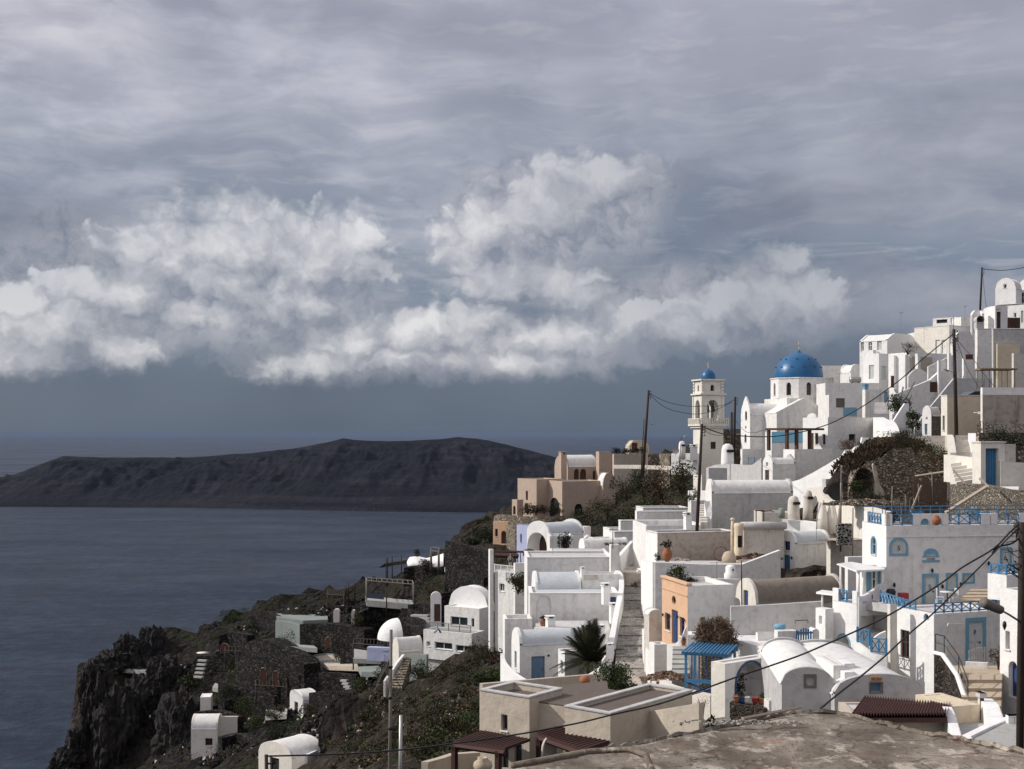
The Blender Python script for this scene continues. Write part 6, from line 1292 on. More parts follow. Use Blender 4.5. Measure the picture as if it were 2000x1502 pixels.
# upper left group, around the violet house
th = H('violet_house', 'pale violet-blue house with dark blue window, left of the white arched pavilion', 'house', (1009,1046,1098), (1028,1090), 170, 38, wm='violet', lm='violet', L=7, rm='vault', G=[opx('window',1016,1019,1043,1060,m='blued'),opx('window',1034,1038,1046,1064,m='blued')], group=G2)
th = H('arched_pavilion', 'white pavilion with big open arch and blue-grey barrel roof, before the violet house', 'house', (1029,1073,1140), (1047,1090), 160, 44, 'vx', rise=1.5, rim=.3, wm='white', lm='white2', rm='vault', G=[opx('void',1026,1068,1040,1088,k=1,m='brown')], rev=2.2, group=G2)
H('white_house', 'white block behind the blue-grey barrel roof of the arched pavilion', 'house', (1110,1140,1154), (1029,1080), 168, 50, L=5, wm='white', lm='white2', group=G2)
H('white_house', 'low white shaded wall house in front of the arched pavilion, cactus poles at its corner', 'house', (None,1074,1120), (1047,1085), 152, 3, L=4, wm='white', group=G2)
bush('agave', 'tall spiky cactus clump before the arched pavilion', P(1104,1078,148), (.9,.5,1.3), 260, .3, 'leafd', 'plant')
for px in (1093,1110): pole('thin stake ' + ('left' if px < 1100 else 'right') + ' of the tall spiky cactus clump', (px-1,1040), (px,1074), 148, .04, arm=False, name='stake', mat='brown', group='cactus stakes', extra=.3)
W8 = [((1132,1135,1340),(993,1020),178,6,5,'low long white building, highest of the white terraces beside the bushy cliff'),
 ((1240,1244,1352),(1000,1020),168,4,5,'grey-roofed white terrace below the highest long white building'),
 ((1208,1212,1348),(1018,1042),160,5,6,'white terrace house with pale sloping roof, third below the bushy cliff'),
 ((1190,1200,1262),(1040,1075),150,14,5,'white stepped block in the middle of the terraces below the bushy cliff'),
 ((1150,1158,1215),(1052,1082),152,24,4,'small white house with slanted roof right of the arched pavilion'),
 ((1178,1190,1256),(1034,1060),164,10,4,'white parapet house just above the stepped block')]
for (pxs,pys,d,a,L,lb) in W8:
    if pxs[0] == 1132: pxs = (1242,1256,1345)
    H('terrace_house', lb, 'house', pxs, pys, d, a, L=L, wm='white', lm='white2', rm='vault', para=.25, coping='white2', group=G2)
for (px,y,d,lb) in [(1128,1056,165,'white pyramid-roofed skylight, left one behind the arched pavilion roof'),(1148,1050,167,'white pyramid-roofed skylight, right one behind the arched pavilion roof')]:
    c = P(px,y+8,d); mb = MB(Fr(c, .4)); mb.add([(-1,-1,-.8),(1,-1,-.8),(1,1,-.8),(-1,1,-.8),(-1,-1,0),(1,-1,0),(1,1,0),(-1,1,0),(0,0,1)], [(0,1,5,4),(1,2,6,5),(2,3,7,6),(3,0,4,7),(4,5,8),(5,6,8),(6,7,8),(7,4,8)]); one('skylight', lb, 'skylight', mb, M['white'])
H('vault_house', 'white vault with a bright rounded left end, between the arched pavilion and the stair head', 'house', (1130,1142,1228), (1070,1095), 136, 20, 'vx', rise=.9, rim=.05, wm='white', lm='white2', rm='white', L=4, group=G2)
wallpx('sloping_wall', 'white wall sloping up behind the thin mast at the stair head', [(1210,1083,127),(1226,1066,131),(1234,1056,134)], 3, .3, 'white2')
for px in (1188,1216): bush('shrub', ('left' if px < 1200 else 'right')+' flat planter bush on the white wall by the thin mast', P(px,1066,130), (.7,.3,.2), 160, .1, 'leafd', stem=False)
# white-railed terrace with red parasol beam
H('white_house', 'white house with tall bright chimney column at its left, below the dark red pergola beam', 'house', (966,1003,1032), (1117,1200), 140, 42, L=5, wm='white', lm='white', G=[opx('window',975,985,1140,1155,m='whitep')], group=G2)
H('tall_column', 'tall bright white chimney-like column left of the red pergola beam', 'pier', (954,957,964), (1073,1150), 142, 18, L=.6, wm='white', lm='white2', para=.03)
mb = MB(); mb.tube([P(967,1084,145), P(1012,1086,144)], .28, 4); mb.tube([P(965,1077,149), P(1040,1078,148)], .12, 4); one('pergola_beam', 'dark red pergola beams reaching left from the white terraces', 'beam', mb, M['redbrown'])
for px in (970,982,1012,1018,1026): pole({970:'leftmost',982:'second',1012:'third',1018:'fourth',1026:'rightmost'}[px]+' of the brown posts under the dark red pergola beams', (px-2,1078), (px,1110), 145, .06, arm=False, mat='redbrown', name='post', group='red pergola posts', extra=.5)
H('white_house', 'bright white planter ledge right of the red pergola beams', 'house', (1003,1006,1030), (1100,1130), 138, 20, L=3, wm='white', lm='white2', para=.3, group=G2)
railpx('thin white terrace railing below the red pergola beams', (966,1116,141), (1004,1119,139), .8, 'whitep', 1.0, 'b')
th = T('person', 'person in blue and dark clothing standing under the red pergola beams', 'person', P(997,1112,143))
pb = P(997,1112,143)
mb = MB(Fr(pb))
mb.tube([(-.10,0,0),(-.10,0,.48),(-.08,.02,.88)], .065, 8, .105); mb.tube([(.11,-.05,0),(.10,0,.48),(.08,.02,.88)], .065, 8, .105)
mb.tube([(0,.02,.84),(0,.02,1.1),(0,0,1.38),(0,0,1.46)], .17, 10, .19); mb.tube([(-.2,0,1.4),(-.27,-.02,1.12),(-.2,-.18,.95)], .06, 7, .04); mb.tube([(.2,0,1.4),(.28,0,1.12),(.26,-.12,.88)], .06, 7, .04)
mb.lathe((0,0,1.46), [(.06,0),(.06,.08),(.09,.12),(.105,.2),(.09,.29),(0,.34)], 10)
mb2 = MB(); mb2.v = mb.v; mb2.f = mb.f; mb2.sm = [True]*len(mb.f); bd = th.part('body', mb2, M['tan'])
rm_ = bd.modifiers.new('remesh', 'REMESH'); rm_.mode = 'VOXEL'; rm_.voxel_size = .025; rm_.use_smooth_shade = True
mb = MB(Fr(pb)); mb.lathe((0,.01,.82), [(.2,0),(.19,.25),(.23,.5),(.2,.6),(.1,.66)], 12, sy=.75); th.part('jacket', mb, M['blued']); mb = MB(Fr(pb)); mb.lathe((0,.02,1.64), [(.112,-.04),(.12,.05),(.08,.14),(0,.18)], 10); th.part('hair', mb, M['black'])
# the gully scrub
rsd = random.Random(21)
def scrubfield(poly, n, r0, r1, mats, label, name='scrub', per=170, size=.15, seed=1):
    rs = random.Random(seed); xs_ = [p[0] for p in poly]; ys_ = [p[1] for p in poly]; mbs = {m_: MB() for m_ in mats}; k = 0; tries = 0
    while k < n and tries < n*30:
        tries += 1; x = rs.uniform(min(xs_), max(xs_)); y = rs.uniform(min(ys_), max(ys_)); c = False
        for (x1, y1), (x2, y2) in zip(poly, poly[1:]+poly[:1]):
            if (y2 > y) != (y1 > y) and x < (x1-x2)*(y-y2)/(y1-y2)+x2: c = not c
        if not c: continue
        g = ground(x, y)
        if g is None: continue
        r = rs.uniform(r0, r1); m_ = rs.choice(mats); leaves(mbs[m_], g+Vector((0,0,r*.3)), (r, r, r*.6), per, size*(.6+.6*rs.random()), rs=rs); k += 1
    for m_ in mats:
        if mbs[m_].v: o = struct(name, mbs[m_], M[m_], 'stuff'); o['label'] = label
scrubfield([(1000,1150),(1035,1190),(1035,1160),(985,1240),(975,1340),(950,1345),(900,1330),(925,1260),(955,1190),(965,1160)], 44, .8, 1.9, ['dry','olive','leafd','dry'], 'dry brown scrub filling the gully between the modern house and the white terraces', seed=2)
scrubfield([(700,1350),(800,1320),(860,1300),(940,1340),(940,1502),(640,1502),(650,1440)], 230, .4, 1.5, ['olive','dry','olive','leaf','olive'], 'olive scrub on the slope at lower centre', seed=3, per=190)
scrubfield([(170,1330),(380,1300),(470,1320),(520,1420),(520,1502),(120,1502)], 60, .8, 2.2, ['dry','leafd','olive'], 'sparse scrub on the dark cliff at the lower left', seed=4, per=110)
scrubfield([(420,1190),(640,1160),(720,1200),(700,1400),(560,1440),(440,1330)], 46, .6, 1.6, ['leafd','olive','leaf'], 'garden growth between the lava stone terraces', seed=6, per=130)
scrubfield([(520,1180),(700,1152),(700,1165),(520,1196),(430,1222),(420,1210)], 26, .8, 1.6, ['leafd','olive'], 'dark growth along the cliff rim beyond the pool terrace', seed=8, per=130)
def stones(poly, n, s0, s1, mat, label, seed):
    rs = random.Random(seed); mb = MB(); xs_ = [p[0] for p in poly]; ys_ = [p[1] for p in poly]; k = 0
    while k < n:
        x = rs.uniform(min(xs_), max(xs_)); y = rs.uniform(min(ys_), max(ys_)); c = False; k += 1
        for (x1, y1), (x2, y2) in zip(poly, poly[1:]+poly[:1]):
            if (y2 > y) != (y1 > y) and x < (x1-x2)*(y-y2)/(y1-y2)+x2: c = not c
        if not c: continue
        g = ground(x, y)
        if g is None: continue
        s_0 = rs.uniform(s0, s1)*rs.uniform(.5,1); mb.fr = Fr(g, rs.uniform(0, 6)); j = lambda: rs.uniform(.6, 1.1)*s_0
        mb.add([(-j(),-j(),-s_0),(j(),-j(),-s_0),(j(),j(),-s_0),(-j(),j(),-s_0),(-j()*.7,-j()*.7,j()*.8),(j()*.7,-j()*.7,j()*.6),(j()*.7,j()*.7,j()),(-j()*.7,j()*.7,j()*.7)], [(0,3,2,1),(4,5,6,7),(0,1,5,4),(1,2,6,5),(2,3,7,6),(3,0,4,7)])
    mb.fr = W0; o = struct('loose_stones', mb, M[mat], 'stuff'); o['label'] = label
stones([(380,1290),(500,1200),(700,1165),(780,1200),(720,1400),(560,1480),(300,1502),(250,1320)], 3600, .15, .75, 'lava', 'loose dark lava stones strewn between the terraces', 31)
stones([(380,1290),(500,1200),(700,1165),(780,1200),(720,1400),(560,1480),(300,1502),(250,1320)], 700, .1, .35, 'old', 'pale loose stones strewn between the terraces', 32)
stones([(700,1350),(800,1320),(900,1330),(900,1502),(640,1502)], 500, .08, .35, 'rubble', 'small stones on the scrub slope', 33)
# ================================================================ far pink hotel on the ridge
G4 = 'pink ridge houses'
H('pink_house', 'square pink-brown house block with tall slit windows, left end of the ridge hotel', 'house', (1011,1048,1100), (936,1012), 250, 34, wm='pink', lm='pink', rm='beige', para=.2, G=[opx('window',1027,1031,959,977,m='brown'),opx('window',1018,1022,983,1003,m='brown'),opx('window',1025,1032,983,1003,m='brown')], L=8, group=G4)
H('pink_house', 'low pink-brown annex with small arch, leftmost on the ridge', 'house', (1000,1010,1022), (976,1012), 249, 34, wm='pink', lm='pink', rm='beige', L=4, G=[opx('void',1002,1007,988,1005,k=1)], group=G4)
H('pink_house', 'broad pink-brown house with diagonal stair wall and two low arches, centre of the ridge hotel', 'house', (1068,1098,1180), (940,1015), 246, 24, wm='pink', lm='pink', rm='beige', L=8, para=.2, F=[opx('void',1122,1138,984,1008,k=1)], G=[opx('void',1072,1094,972,1012,k=1)], group=G4)
H('pink_house', 'pink-brown house with white quarter-round vault, right of the twin arches on the ridge', 'house', (1166,1178,1202), (924,990), 248, 24, 'vy', rise=2.4, wm='pink', lm='pink', rm='vaultw', L=8, group=G4)
H('pink_house', 'upper pink-brown house with white vault and chimney, with an open loggia of two arches', 'house', (1083,1109,1168), (912,950), 262, 28, 'vx', rise=2.4, rim=.05, wm='pink', lm='pink', rm='vaultw', F=[opx('void',1121,1131,916,938,k=1,m='brown'),opx('void',1133,1145,916,938,k=1,m='brown'),opx('door',1158,1163,920,938,m='brown')], L=8, group=G4)
mb = MB(Fr(P(1099,940,258), .4)); mb.box(-.62,.62,-.6,.6,-2,5.4); mb.box(-.6,-.3,-.6,.6,5.402,5.85) ; mb.box(.3,.6,-.6,.6,5.402,5.85); mb.box(-.7,.7,-.7,.7,5.852,5.98); one('chimney', 'tall square pink-brown chimney with twin openings before the white vault on the ridge', 'chimney', mb, M['pink'])
H('pink_house', 'plain tall pink-brown block behind the white quarter-round vault on the ridge', 'house', (1164,1170,1194), (882,960), 262, 14, wm='pink', lm='pink', rm='beige', L=6, group=G4)
H('pink_house', 'long low tan block with shrubs along the roof, right end of the ridge hotel', 'house', (1196,1199,1262), (887,910), 255, 6, wm='beige', lm='pink', rm='beige', L=6, group=G4)
H('pink_house', 'small pinkish gabled hut with brown shutters on the ridge, behind the leaning pole', 'house', (None,1229,1268), (861,895), 262, 4, 'ty', rise=1.1, wm='cream', rm='beige', L=5, F=[opx('shutter',1234,1245,865,880,m='rust')], group=G4)
for k,(px,py) in enumerate([(1203,882),(1222,884),(1240,883),(1255,882)]): bush('shrub', ['leftmost','second','third','rightmost'][k]+' of the dark shrubs on the long low tan ridge block', P(px,py+3,252), (1.2,.8,.7), 260, .25, 'leafd', stem=False, group='ridge roof shrubs')
wallpx('stone_wall', 'rough low stone wall on the ridge between the pink houses and the bell tower', [(1265,887,240),(1290,886,240),(1312,886,235)], 4, .8, 'rubble')
wallpx('low_wall', 'long pale low wall under the ridge stone wall, above the bushy cliff', [(1200,908,236),(1240,908,232),(1300,910,225),(1372,914,205)], -1.8, .6, 'old')
wallpx('stone_wall', 'dark curved stone terrace wall below the pink ridge hotel', [(967,1008,244),(975,1004,243),(1005,1007,240),(1050,1010,236),(1104,1007,235)], 6, .6, 'rubble', sm=True)
wallpx('stone_buttress', 'rough dark stone wall right of the small peach ridge annex', [(992,1024,232),(1000,1024,230),(1010,1028,226)], 8, .6, 'rubble')
H('peach_annex', 'small peach-coloured house with arch and tall window, below the dark curved terrace wall', 'house', (963,992,996), (1019,1068), 234, 68, wm='peach', lm='peach', rm='beige', L=6, G=[opx('void',979,989,1037,1062,k=1,m='brown'),opx('window',967,972,1033,1048,m='brown')], group=G4)
# steel for rocky bushes near the ridge
for k,(x,y,d,r) in enumerate([(938,1045,250,(2.6,1.5,1.6)),(955,1052,245,(2.6,1.5,1.8)),(925,1056,248,(2,1.2,1))]): bush('tree', ['dark round tree','largest dark tree','small dark tree'][k]+' at the cliff edge left of the small peach annex', P(x,y,d)-Vector((0,0,1)), r, 700, .3, 'leafd', 'tree', group='cliff edge trees')
for k,(x,y) in enumerate([(1030,1003),(1048,1004),(1063,1002),(1085,1003)]): bush('shrub', ['leftmost','second','third','rightmost'][k]+' garden shrub at the foot of the pink ridge hotel', P(x,y,238), (1.6,1,1.1), 350, .26, 'leafd' if k%2 else 'dry', group='ridge hotel garden shrubs')
# ================================================================ modern white house in the gully
th = H('modern_house', 'modern white two-level house with big window and barrel roof, left of the dry scrub gully', 'house', (868,936,962), (1189,1300), 158, 58, wm='white', lm='white', rm='white2', para=.15, G=[opx('window',880,913,1205,1222,m='whitep'),opx('void',921,926,1208,1224)], L=9, group=G2)
H('x','','', (877,952,966), (1184,1190), 160, 58, 'vx', rise=2.3, th=th, wm='white', lm='white2', rm='white2', rim=.03, down=.4, wname='upper_wall')
H('x','','', (827,921,946), (1238,1292), 152, 60, th=th, wm='white', lm='white', rm='path', para=.1, G=[opx('window',833,840,1253,1262,m='whitep'),opx('window',849,883,1255,1268,m='whitep'),opx('window',890,921,1261,1273,m='whitep')], L=9, down=.2, wname='lower_wall')
mb = MB(LAST['fL']); L = LAST['L']; mb.box(.3, L-.2, .3, 4, -3.6, -.05); th.part('underbuild', mb, M['grey'])
fL = LAST['fL']; rail(th, fL, .3, L-.3, LAST['H'], .95, .3, 'steel', 1.6, 'b')
mb = MB()
mb.tube([P(848,1236,151),P(856,1228,151),P(861,1236,151)], .12, 4); one('deck_chair', 'dark blue deck chair on the modern house terrace', 'chair', mb, M['blued'])
H('gate_arch', 'white arched gateway with brown door, left of the modern house', 'gateway', (None,841,862), (1157,1222), 172, 4, 'vy', rise=.7, L=.8, wm='white2', rm='white2', rim=.03, F=[opx('door',848,860,1180,1214,m='brown')])
wallpx('lava_wall', 'dark stone wall right of the white arched gateway, behind the modern house', [(862,1158,176),(885,1156,176),(915,1162,172)], 5, .6, 'lava')
H('barrel_store', 'low off-white barrel-vaulted store with round left end, below the bright white dome shell', 'house', (766,779,826), (1274,1290), 162, 30, 'vx', rise=1.7, rim=.05, wm='warm', lm='warm', rm='vaultw', L=5, down=1.2, group=G2)
wallpx('garden_wall', 'dark olive rendered wall below the modern house terrace', [(802,1278,152),(835,1278,150)], 3, .3, 'pathg')
wallpx('stair_rail_wall', 'thin white sloping stair wall descending left of the barrel store', [(788,1278,150),(775,1294,147),(766,1308,145)], .5, .3, 'white2')
wallpx('stair_rail_wall', 'short lower white piece of the sloping stair wall', [(757,1320,143),(751,1330,142)], .5, .25, 'white2')
stairpx('stairs', 'dark stone steps descending from the barrel store', (758,1345,140),(785,1345,140),(790,1284,150),(803,1284,150), 12, 'rubble')
# bright white shell
c = P(762,1250,182); th = T('dome_shell', 'brilliant white quarter-dome roof shell on a pale violet wall among dark stones', 'house', c); mb = MB(Fr(P(777,1247,182), .35)); vs = []
for i in range(11):
    a = math.pi/2*i/10
    for j in range(13): b_ = math.pi/2+math.pi*j/12; vs.append((2.9*math.cos(b_)*math.cos(a), 2.9*math.sin(b_)*math.cos(a), 2.9*math.sin(a)))
mb.add(vs, [(i*13+j,(i+1)*13+j,(i+1)*13+j+1,i*13+j+1) for i in range(10) for j in range(12)], True); th.part('shell', mb, M['white2'])
mb = MB(Fr(P(777,1247,182), .35)); mb.prism([(0,0)]+[(.02,0)]+[(2.9*math.cos(math.pi*i/16)*1.0, 2.9*math.sin(math.pi*i/16)) for i in range(0)]+[(.02,2.9),(0,2.9)], -2.8, 2.8) if False else None
mb = MB(Fr(c, -.25)); mb.box(-2.3,1.1,-3.2,-2.2,-2.5,-.6); mb.box(.0,.9,-3.26,-3.202,-1.0,-.85); th.part('wall', mb, M['violet'])
# ================================================================ lava stone terraces on the left
G5 = 'dark lava stone terrace walls'
def lw(lb, pts, h, th_=.8, mat='lava', cat='wall'): return wallpx('lava_wall', lb, pts, h, th_, mat, cat, G5, sm=True)
lw('tall dark retaining wall below the cliff-edge trees, right of the white curved roof', [(874,1056,205),(900,1062,200),(935,1070,196),(960,1076,190)], 7)
lw('dark wall running down behind the white arched gateway', [(880,1110,200),(915,1118,195),(950,1128,188)], 6)
lw('dark wall crossing below the flat-roofed steel pergola', [(700,1196,205),(735,1180,208),(790,1186,205),(830,1200,200)], 6)
lw('dark block wall with red door under the steel pergola deck', [(705,1178,215),(750,1180,212),(800,1180,214)], 8, 3)
lw('long dark wall with jagged top at the right of the pool', [(592,1218,212),(640,1216,210),(690,1222,206),(722,1228,202)], 5.5, 2)
lw('rounded dark stone hut wall centre left with two brown doors', [(475,1268,212),(510,1246,206),(545,1250,202),(580,1272,198),(610,1296,195)], 6, 3)
lw('dark wall along the cliff rim left of the pool', [(500,1198,236),(520,1192,234),(548,1206,228)], 5, 1.2)
lw('low dark wall at far left under the cafe table', [(385,1282,224),(430,1278,222),(470,1262,220)], 3, 1)
lw('dark wall block under the bright white dome shell', [(778,1210,188),(800,1205,186),(822,1212,184),(818,1240,178)], 6, 2)
lw('dark slanting wall beside the little white hut, rising right', [(612,1352,188),(650,1350,184),(690,1345,180),(712,1350,174)], 5, 1.5)
lw('long black wall descending toward the bottom centre', [(712,1358,172),(690,1390,165),(668,1420,160),(650,1450,155)], 3, 1)
lw('dark wall left below the agave garden', [(430,1330,205),(480,1345,200),(540,1360,195)], 2.5, .8)
lw('dark wall above the low white house at bottom left', [(385,1390,192),(430,1385,190),(470,1400,186)], 4, 1)
lw('small dark wall beside the half-round terrace', [(668,1266,196),(700,1262,194),(735,1275,190)], 3, .8)
lw('stony rim wall directly above the pool at the cliff edge', [(548,1186,252),(600,1172,256),(650,1164,258),(700,1160,256)], 2.2, 1)
lw('dark terrace wall under the cafe table, second row down', [(380,1318,222),(430,1312,219),(470,1318,214)], 3)
lw('dark ragged terrace wall left of the rounded stone hut', [(430,1240,226),(455,1232,226),(490,1240,222)], 3.5, 1.5)
lw('long dark terrace wall below the pale path, toward the little white hut', [(440,1368,200),(500,1362,200),(560,1352,199)], 2.5)
lw('dark wall under the agave clump on the promontory', [(330,1352,220),(380,1362,214),(420,1378,206)], 4, 1.5)
lw('dark terrace wall between the half-round terrace and the black wall', [(585,1318,195),(640,1312,194),(700,1318,188)], 2.5)
lw('dark stacked wall right of the crooked rustic pergola', [(745,1240,190),(775,1262,182),(770,1300,176)], 4, 1.2)
lw('dark wall below the two white niches by the pool', [(640,1216,224),(690,1214,220),(705,1204,222)], 3.5)
lw('broken black wall low on the slope, left of the barrel-vaulted house', [(430,1440,180),(470,1430,182),(505,1446,176)], 4, 1.2)
lw('dark terrace wall above the white curb at the bottom edge', [(570,1428,170),(620,1442,162),(650,1462,156)], 2.5)
lw('dark wall beside the lava slope under the steel pergola steps', [(800,1180,205),(850,1178,202),(862,1200,190)], 4, 1.5)
lw('rough dark wall closing the terrace above the block wall with red door', [(640,1182,240),(690,1184,232),(712,1180,226)], 3)
for (x0,x1,y0,y1,d,lb) in [(509,520,1306,1338,201,'left brown door in the rounded dark stone hut'),(534,543,1312,1340,199,'right dark door in the rounded dark stone hut'),(735,748,1198,1222,209.5,'dark red door in the block wall under the pergola deck'),(636,645,1246,1264,207,'brown door in the long dark wall right of the pool'),(432,446,1258,1276,221,'dark red door near the cafe table')]:
    fr_ = Fr(P(x0,y1,d-1.7)); w_ = (x1-x0)/FP*d; h_ = (y1-y0)/FP*d; th = T('cave_door', lb, 'door', P(x0,y1,d-1.7)); mb = MB(fr_); mb.prism(arc_pts(0,w_,0,h_,1), -.12, .3); th.part('leaf', mb, M['rust']); mb = MB(fr_); ring(mb, arc_pts(0,w_,0,h_,1), arc_pts(0,w_,0,h_,1,.15), -.2, .3); th.part('frame', mb, M['rubble'])
# pool, paths and small terraces
wallpx('pool_wall', 'pale grey-green curved retaining wall of the empty pool terrace', [(540,1212,222),(565,1214,220),(592,1222,217)], 7, .5, 'pathg', sm=True)
wallpx('pool_rim', 'thin pale curved rim behind the grey-green pool terrace', [(519,1200,240),(545,1194,245),(580,1191,247),(610,1192,246),(640,1196,242)], .8, .5, 'path', sm=True)
wallpx('pool_back_wall', 'dark grey-green back wall of the pool terrace below its pale rim', [(521,1201,239),(548,1197,243),(585,1196,245),(628,1200,241)], 4, .4, 'pathg', sm=True)
for (pts, mt) in [([(540,1205,225),(592,1212,221),(640,1210,222),(640,1200,238),(540,1198,240)],'pathg'),([(565,1262,200),(620,1266,198),(612,1260,212),(570,1258,212)],'path'),([(690,1265,195),(735,1272,190),(745,1288,183),(690,1286,184)],'path'),([(705,1312,175),(745,1312,173),(742,1300,182),(700,1302,183)],'pathg'),([(595,1432,165),(645,1436,160),(640,1420,172),(590,1422,175)],'path'),([(518,1398,190),(560,1395,186),(562,1380,197),(520,1380,199)],'path'),([(620,1178,250),(690,1176,246),(680,1170,256),(630,1171,257)],'path'),([(415,1342,207),(470,1352,202),(465,1344,208),(420,1334,212)],'path'),([(235,1306,234),(305,1312,230),(300,1306,236),(240,1302,238)],'path'),([(640,1300,196),(700,1302,190),(690,1278,205),(610,1280,207)],'beige'),([(880,1124,200),(920,1132,194),(900,1112,208),(868,1108,210)],'path')]: deckpx('path', '', pts, .7, mt, kind='structure')
for i in range(5):
    wallpx('path_step', ['top','second','third','fourth','bottom'][i]+' of the pale steps between the rounded stone hut and the black wall', [(664-0*i+3*i,1321+6*i,192-2*i),(676+3*i,1322+6*i,191-2*i)], .1-2.3, .5, 'path', group='pale garden steps')
for i in range(6):
    wallpx('path_step', ['top','second','third','fourth','fifth','bottom'][i]+' of the pale steps right of the barrel store dark block', [(805+3*i,1200+6*i,192-2*i),(838+3*i,1201+6*i,190-2*i)], .1-2.3, .8, 'path', group='grey steps by the white arched gateway')
for i in range(5): wallpx('path_step', ['top','second','third','fourth','bottom'][i]+' of the narrow steps below the cafe table', [(388-2*i,1288+8*i,222-2*i),(404-2*i,1289+8*i,221-2*i)], .1-2.3, .5, 'path', group='narrow steps below the cafe table')
# curved pale roof at the rim, steel pergola, posts
th = T('curved_roof', 'white wavy cave roof at the cliff rim beside the wooden jetty poles', 'roof', P(840,1105,225)); mb = MB(); vs = []; tp = [(795,1096),(800,1088),(815,1086),(832,1090),(850,1086),(866,1081)]; bp = [(796,1104),(808,1100),(820,1103),(835,1106),(852,1100),(866,1097)]
for (a, b_) in zip(tp, bp): vs += [tuple(P(*a,236)), tuple(P(a[0],a[1]+4,229)), tuple(P(*b_,226)), tuple(P(b_[0],b_[1]+10,226))]
mb.add(vs, [(i*4+j,(i+1)*4+j,(i+1)*4+j+1,i*4+j+1) for i in range(5) for j in range(3)], True); th.part('roof', mb, M['white2'])
lw('lumpy dark rock wall right below the white wavy roof', [(790,1108,225),(815,1104,225),(840,1110,223),(870,1106,222)], 5, 2.5)
def steelper(lb, cs, h, d2, mat='greywood', top=True):
    th = T('steel_pergola', lb, 'pergola', P(*cs[0])); Q = [P(*c) for c in cs]
    for q_ in Q: mb = MB(); mb.tube([q_-Vector((0,0,.6)), q_+Vector((0,0,h))], .1, 6); th.part('post', mb, M[mat])
    mb = MB()
    for a, b_ in zip(Q, Q[1:]+Q[:1]): mb.tube([a+Vector((0,0,h)), b_+Vector((0,0,h))], .09, 4)
    if top:
        for k in range(1, 9): mb.tube([Q[0].lerp(Q[1],k/9)+Vector((0,0,h+.1)), Q[3].lerp(Q[2],k/9)+Vector((0,0,h+.1))], .05, 4)
    th.part('roof_frame', mb, M[mat])
deckpx('terrace', 'pale paved deck under the steel pergola with glass sides', [(716,1172,206),(808,1180,204),(806,1172,222),(714,1164,224)], 1, 'path')
steelper('steel pergola with slatted flat top on the pale deck, above the dark block wall', [(716,1170,207),(808,1178,205),(806,1168,221),(715,1162,223)], 3.0, 0)
steelper('bare metal post frame beside the white wavy roof', [(841,1106,215),(856,1108,214),(858,1100,222),(843,1098,223)], 2.6, 0, 'greywood', False)
mb = MB(); mb.add([tuple(P(717,1168,206.5)),tuple(P(750,1171,205.8)),tuple(P(750,1160,205.8)),tuple(P(717,1157,206.5))],[(0,1,2,3)]); one('glass_screen', 'blue-tinted glass screen at the left end of the steel pergola deck', 'screen', mb, M['glassb'])
for k,(x,y0,y1) in enumerate([(754,1090,1140),(757,1088,1140),(766,1086,1140),(784,1084,1128),(675,1142,1172),(681,1137,1170),(693,1137,1172),(755,1145,1190)]): pole(['first','second','third','fourth','fifth','sixth','seventh','eighth'][k]+' of the bare wooden poles standing along the cliff rim, from the '+('wooden jetty' if k < 4 else 'pergola terrace'), (x,y0), (x,y1), 235 if k < 7 else 204, .11, arm=False, mat='pole', name='wooden_pole', group='bare poles on the rim')
for k in range(4): mb = MB(); mb.tube([P(741+3*k,1108-2*k,236), P(798,1099-1.5*k,238+k)], .1, 4); one('jetty_beam', ['lowest','second lowest','second highest','highest'][k]+' of the crooked dark beams projecting over the sea from the white wavy roof', 'beam', mb, M['pole'], group='projecting beams')
pot('round dark shrub pot on the white wavy roof', P(815,1087,230), .6, .5, 'black', 'leafd')
pole('bare branched stick at the pool rim', (672,1146), (674,1172), 245, .06, arm=False, mat='brown', name='stick', group='bare poles on the rim')
for k,(x,y,w_,hh,d) in enumerate([(651,1190,12,24,222),(686,1192,9,26,218)]): H('white_niche', ('left' if k == 0 else 'right')+' small white rounded niche wall beside the pool terrace', 'wall', (None,x,x+w_), (y,y+hh), d, 0, 'vy', rise=.4, L=1, wm='warm', rm='warm', rim=.02)
th = steelper('dark brown pergola with crooked roof poles at the right of the pool', [(640,1190,228),(672,1192,224),(672,1182,236),(640,1180,238)], 2.6, 0, 'pole')
# half-round terrace
wallpx('round_bench', 'grey-green curved bench wall of the half-round terrace', [(580,1288,202),(610,1279,206),(645,1276,207),(672,1282,203)], .6, .6, 'pathg', sm=True)
wallpx('round_bench', 'inner pale curb of the half-round terrace', [(600,1296,197),(630,1289,200),(660,1288,199),(676,1292,196)], .3, .4, 'path', sm=True)
# tables and garden items
th = T('cafe_table', 'round white-topped cafe table on the dark terrace at far left', 'table', P(396,1283,225)); mb = MB(Fr(P(396,1283,225))); mb.lathe((0,0,.7), [(1.05,0),(1.08,.06),(0,.08)], 20); th.part('tabletop', mb, M['warm']); mb = MB(Fr(P(396,1283,225))); mb.lathe((0,0,0), [(.3,0),(.08,.1),(.08,.7)], 8); th.part('leg', mb, M['iron'])
H('hut', 'small bright white hut with vaulted roof and dark window slit among lava walls', 'house', (566,592,622), (1367,1412), 190, 33, 'vx', rise=1.0, rim=.05, wm='white', lm='white2', rm='vaultw', G=[opx('window',575,582,1371,1395,m='greywood')], L=4, group='white huts on the lava slope')
H('hut', 'white house with vaulted roof and dark red window at lower left', 'house', (None,373,425), (1424,1480), 182, 2, 'vx', rise=1.7, rim=.03, wm='warm', rm='vaultw', L=4, F=[opx('window',401,415,1442,1456,m='rust')], group='white huts on the lava slope')
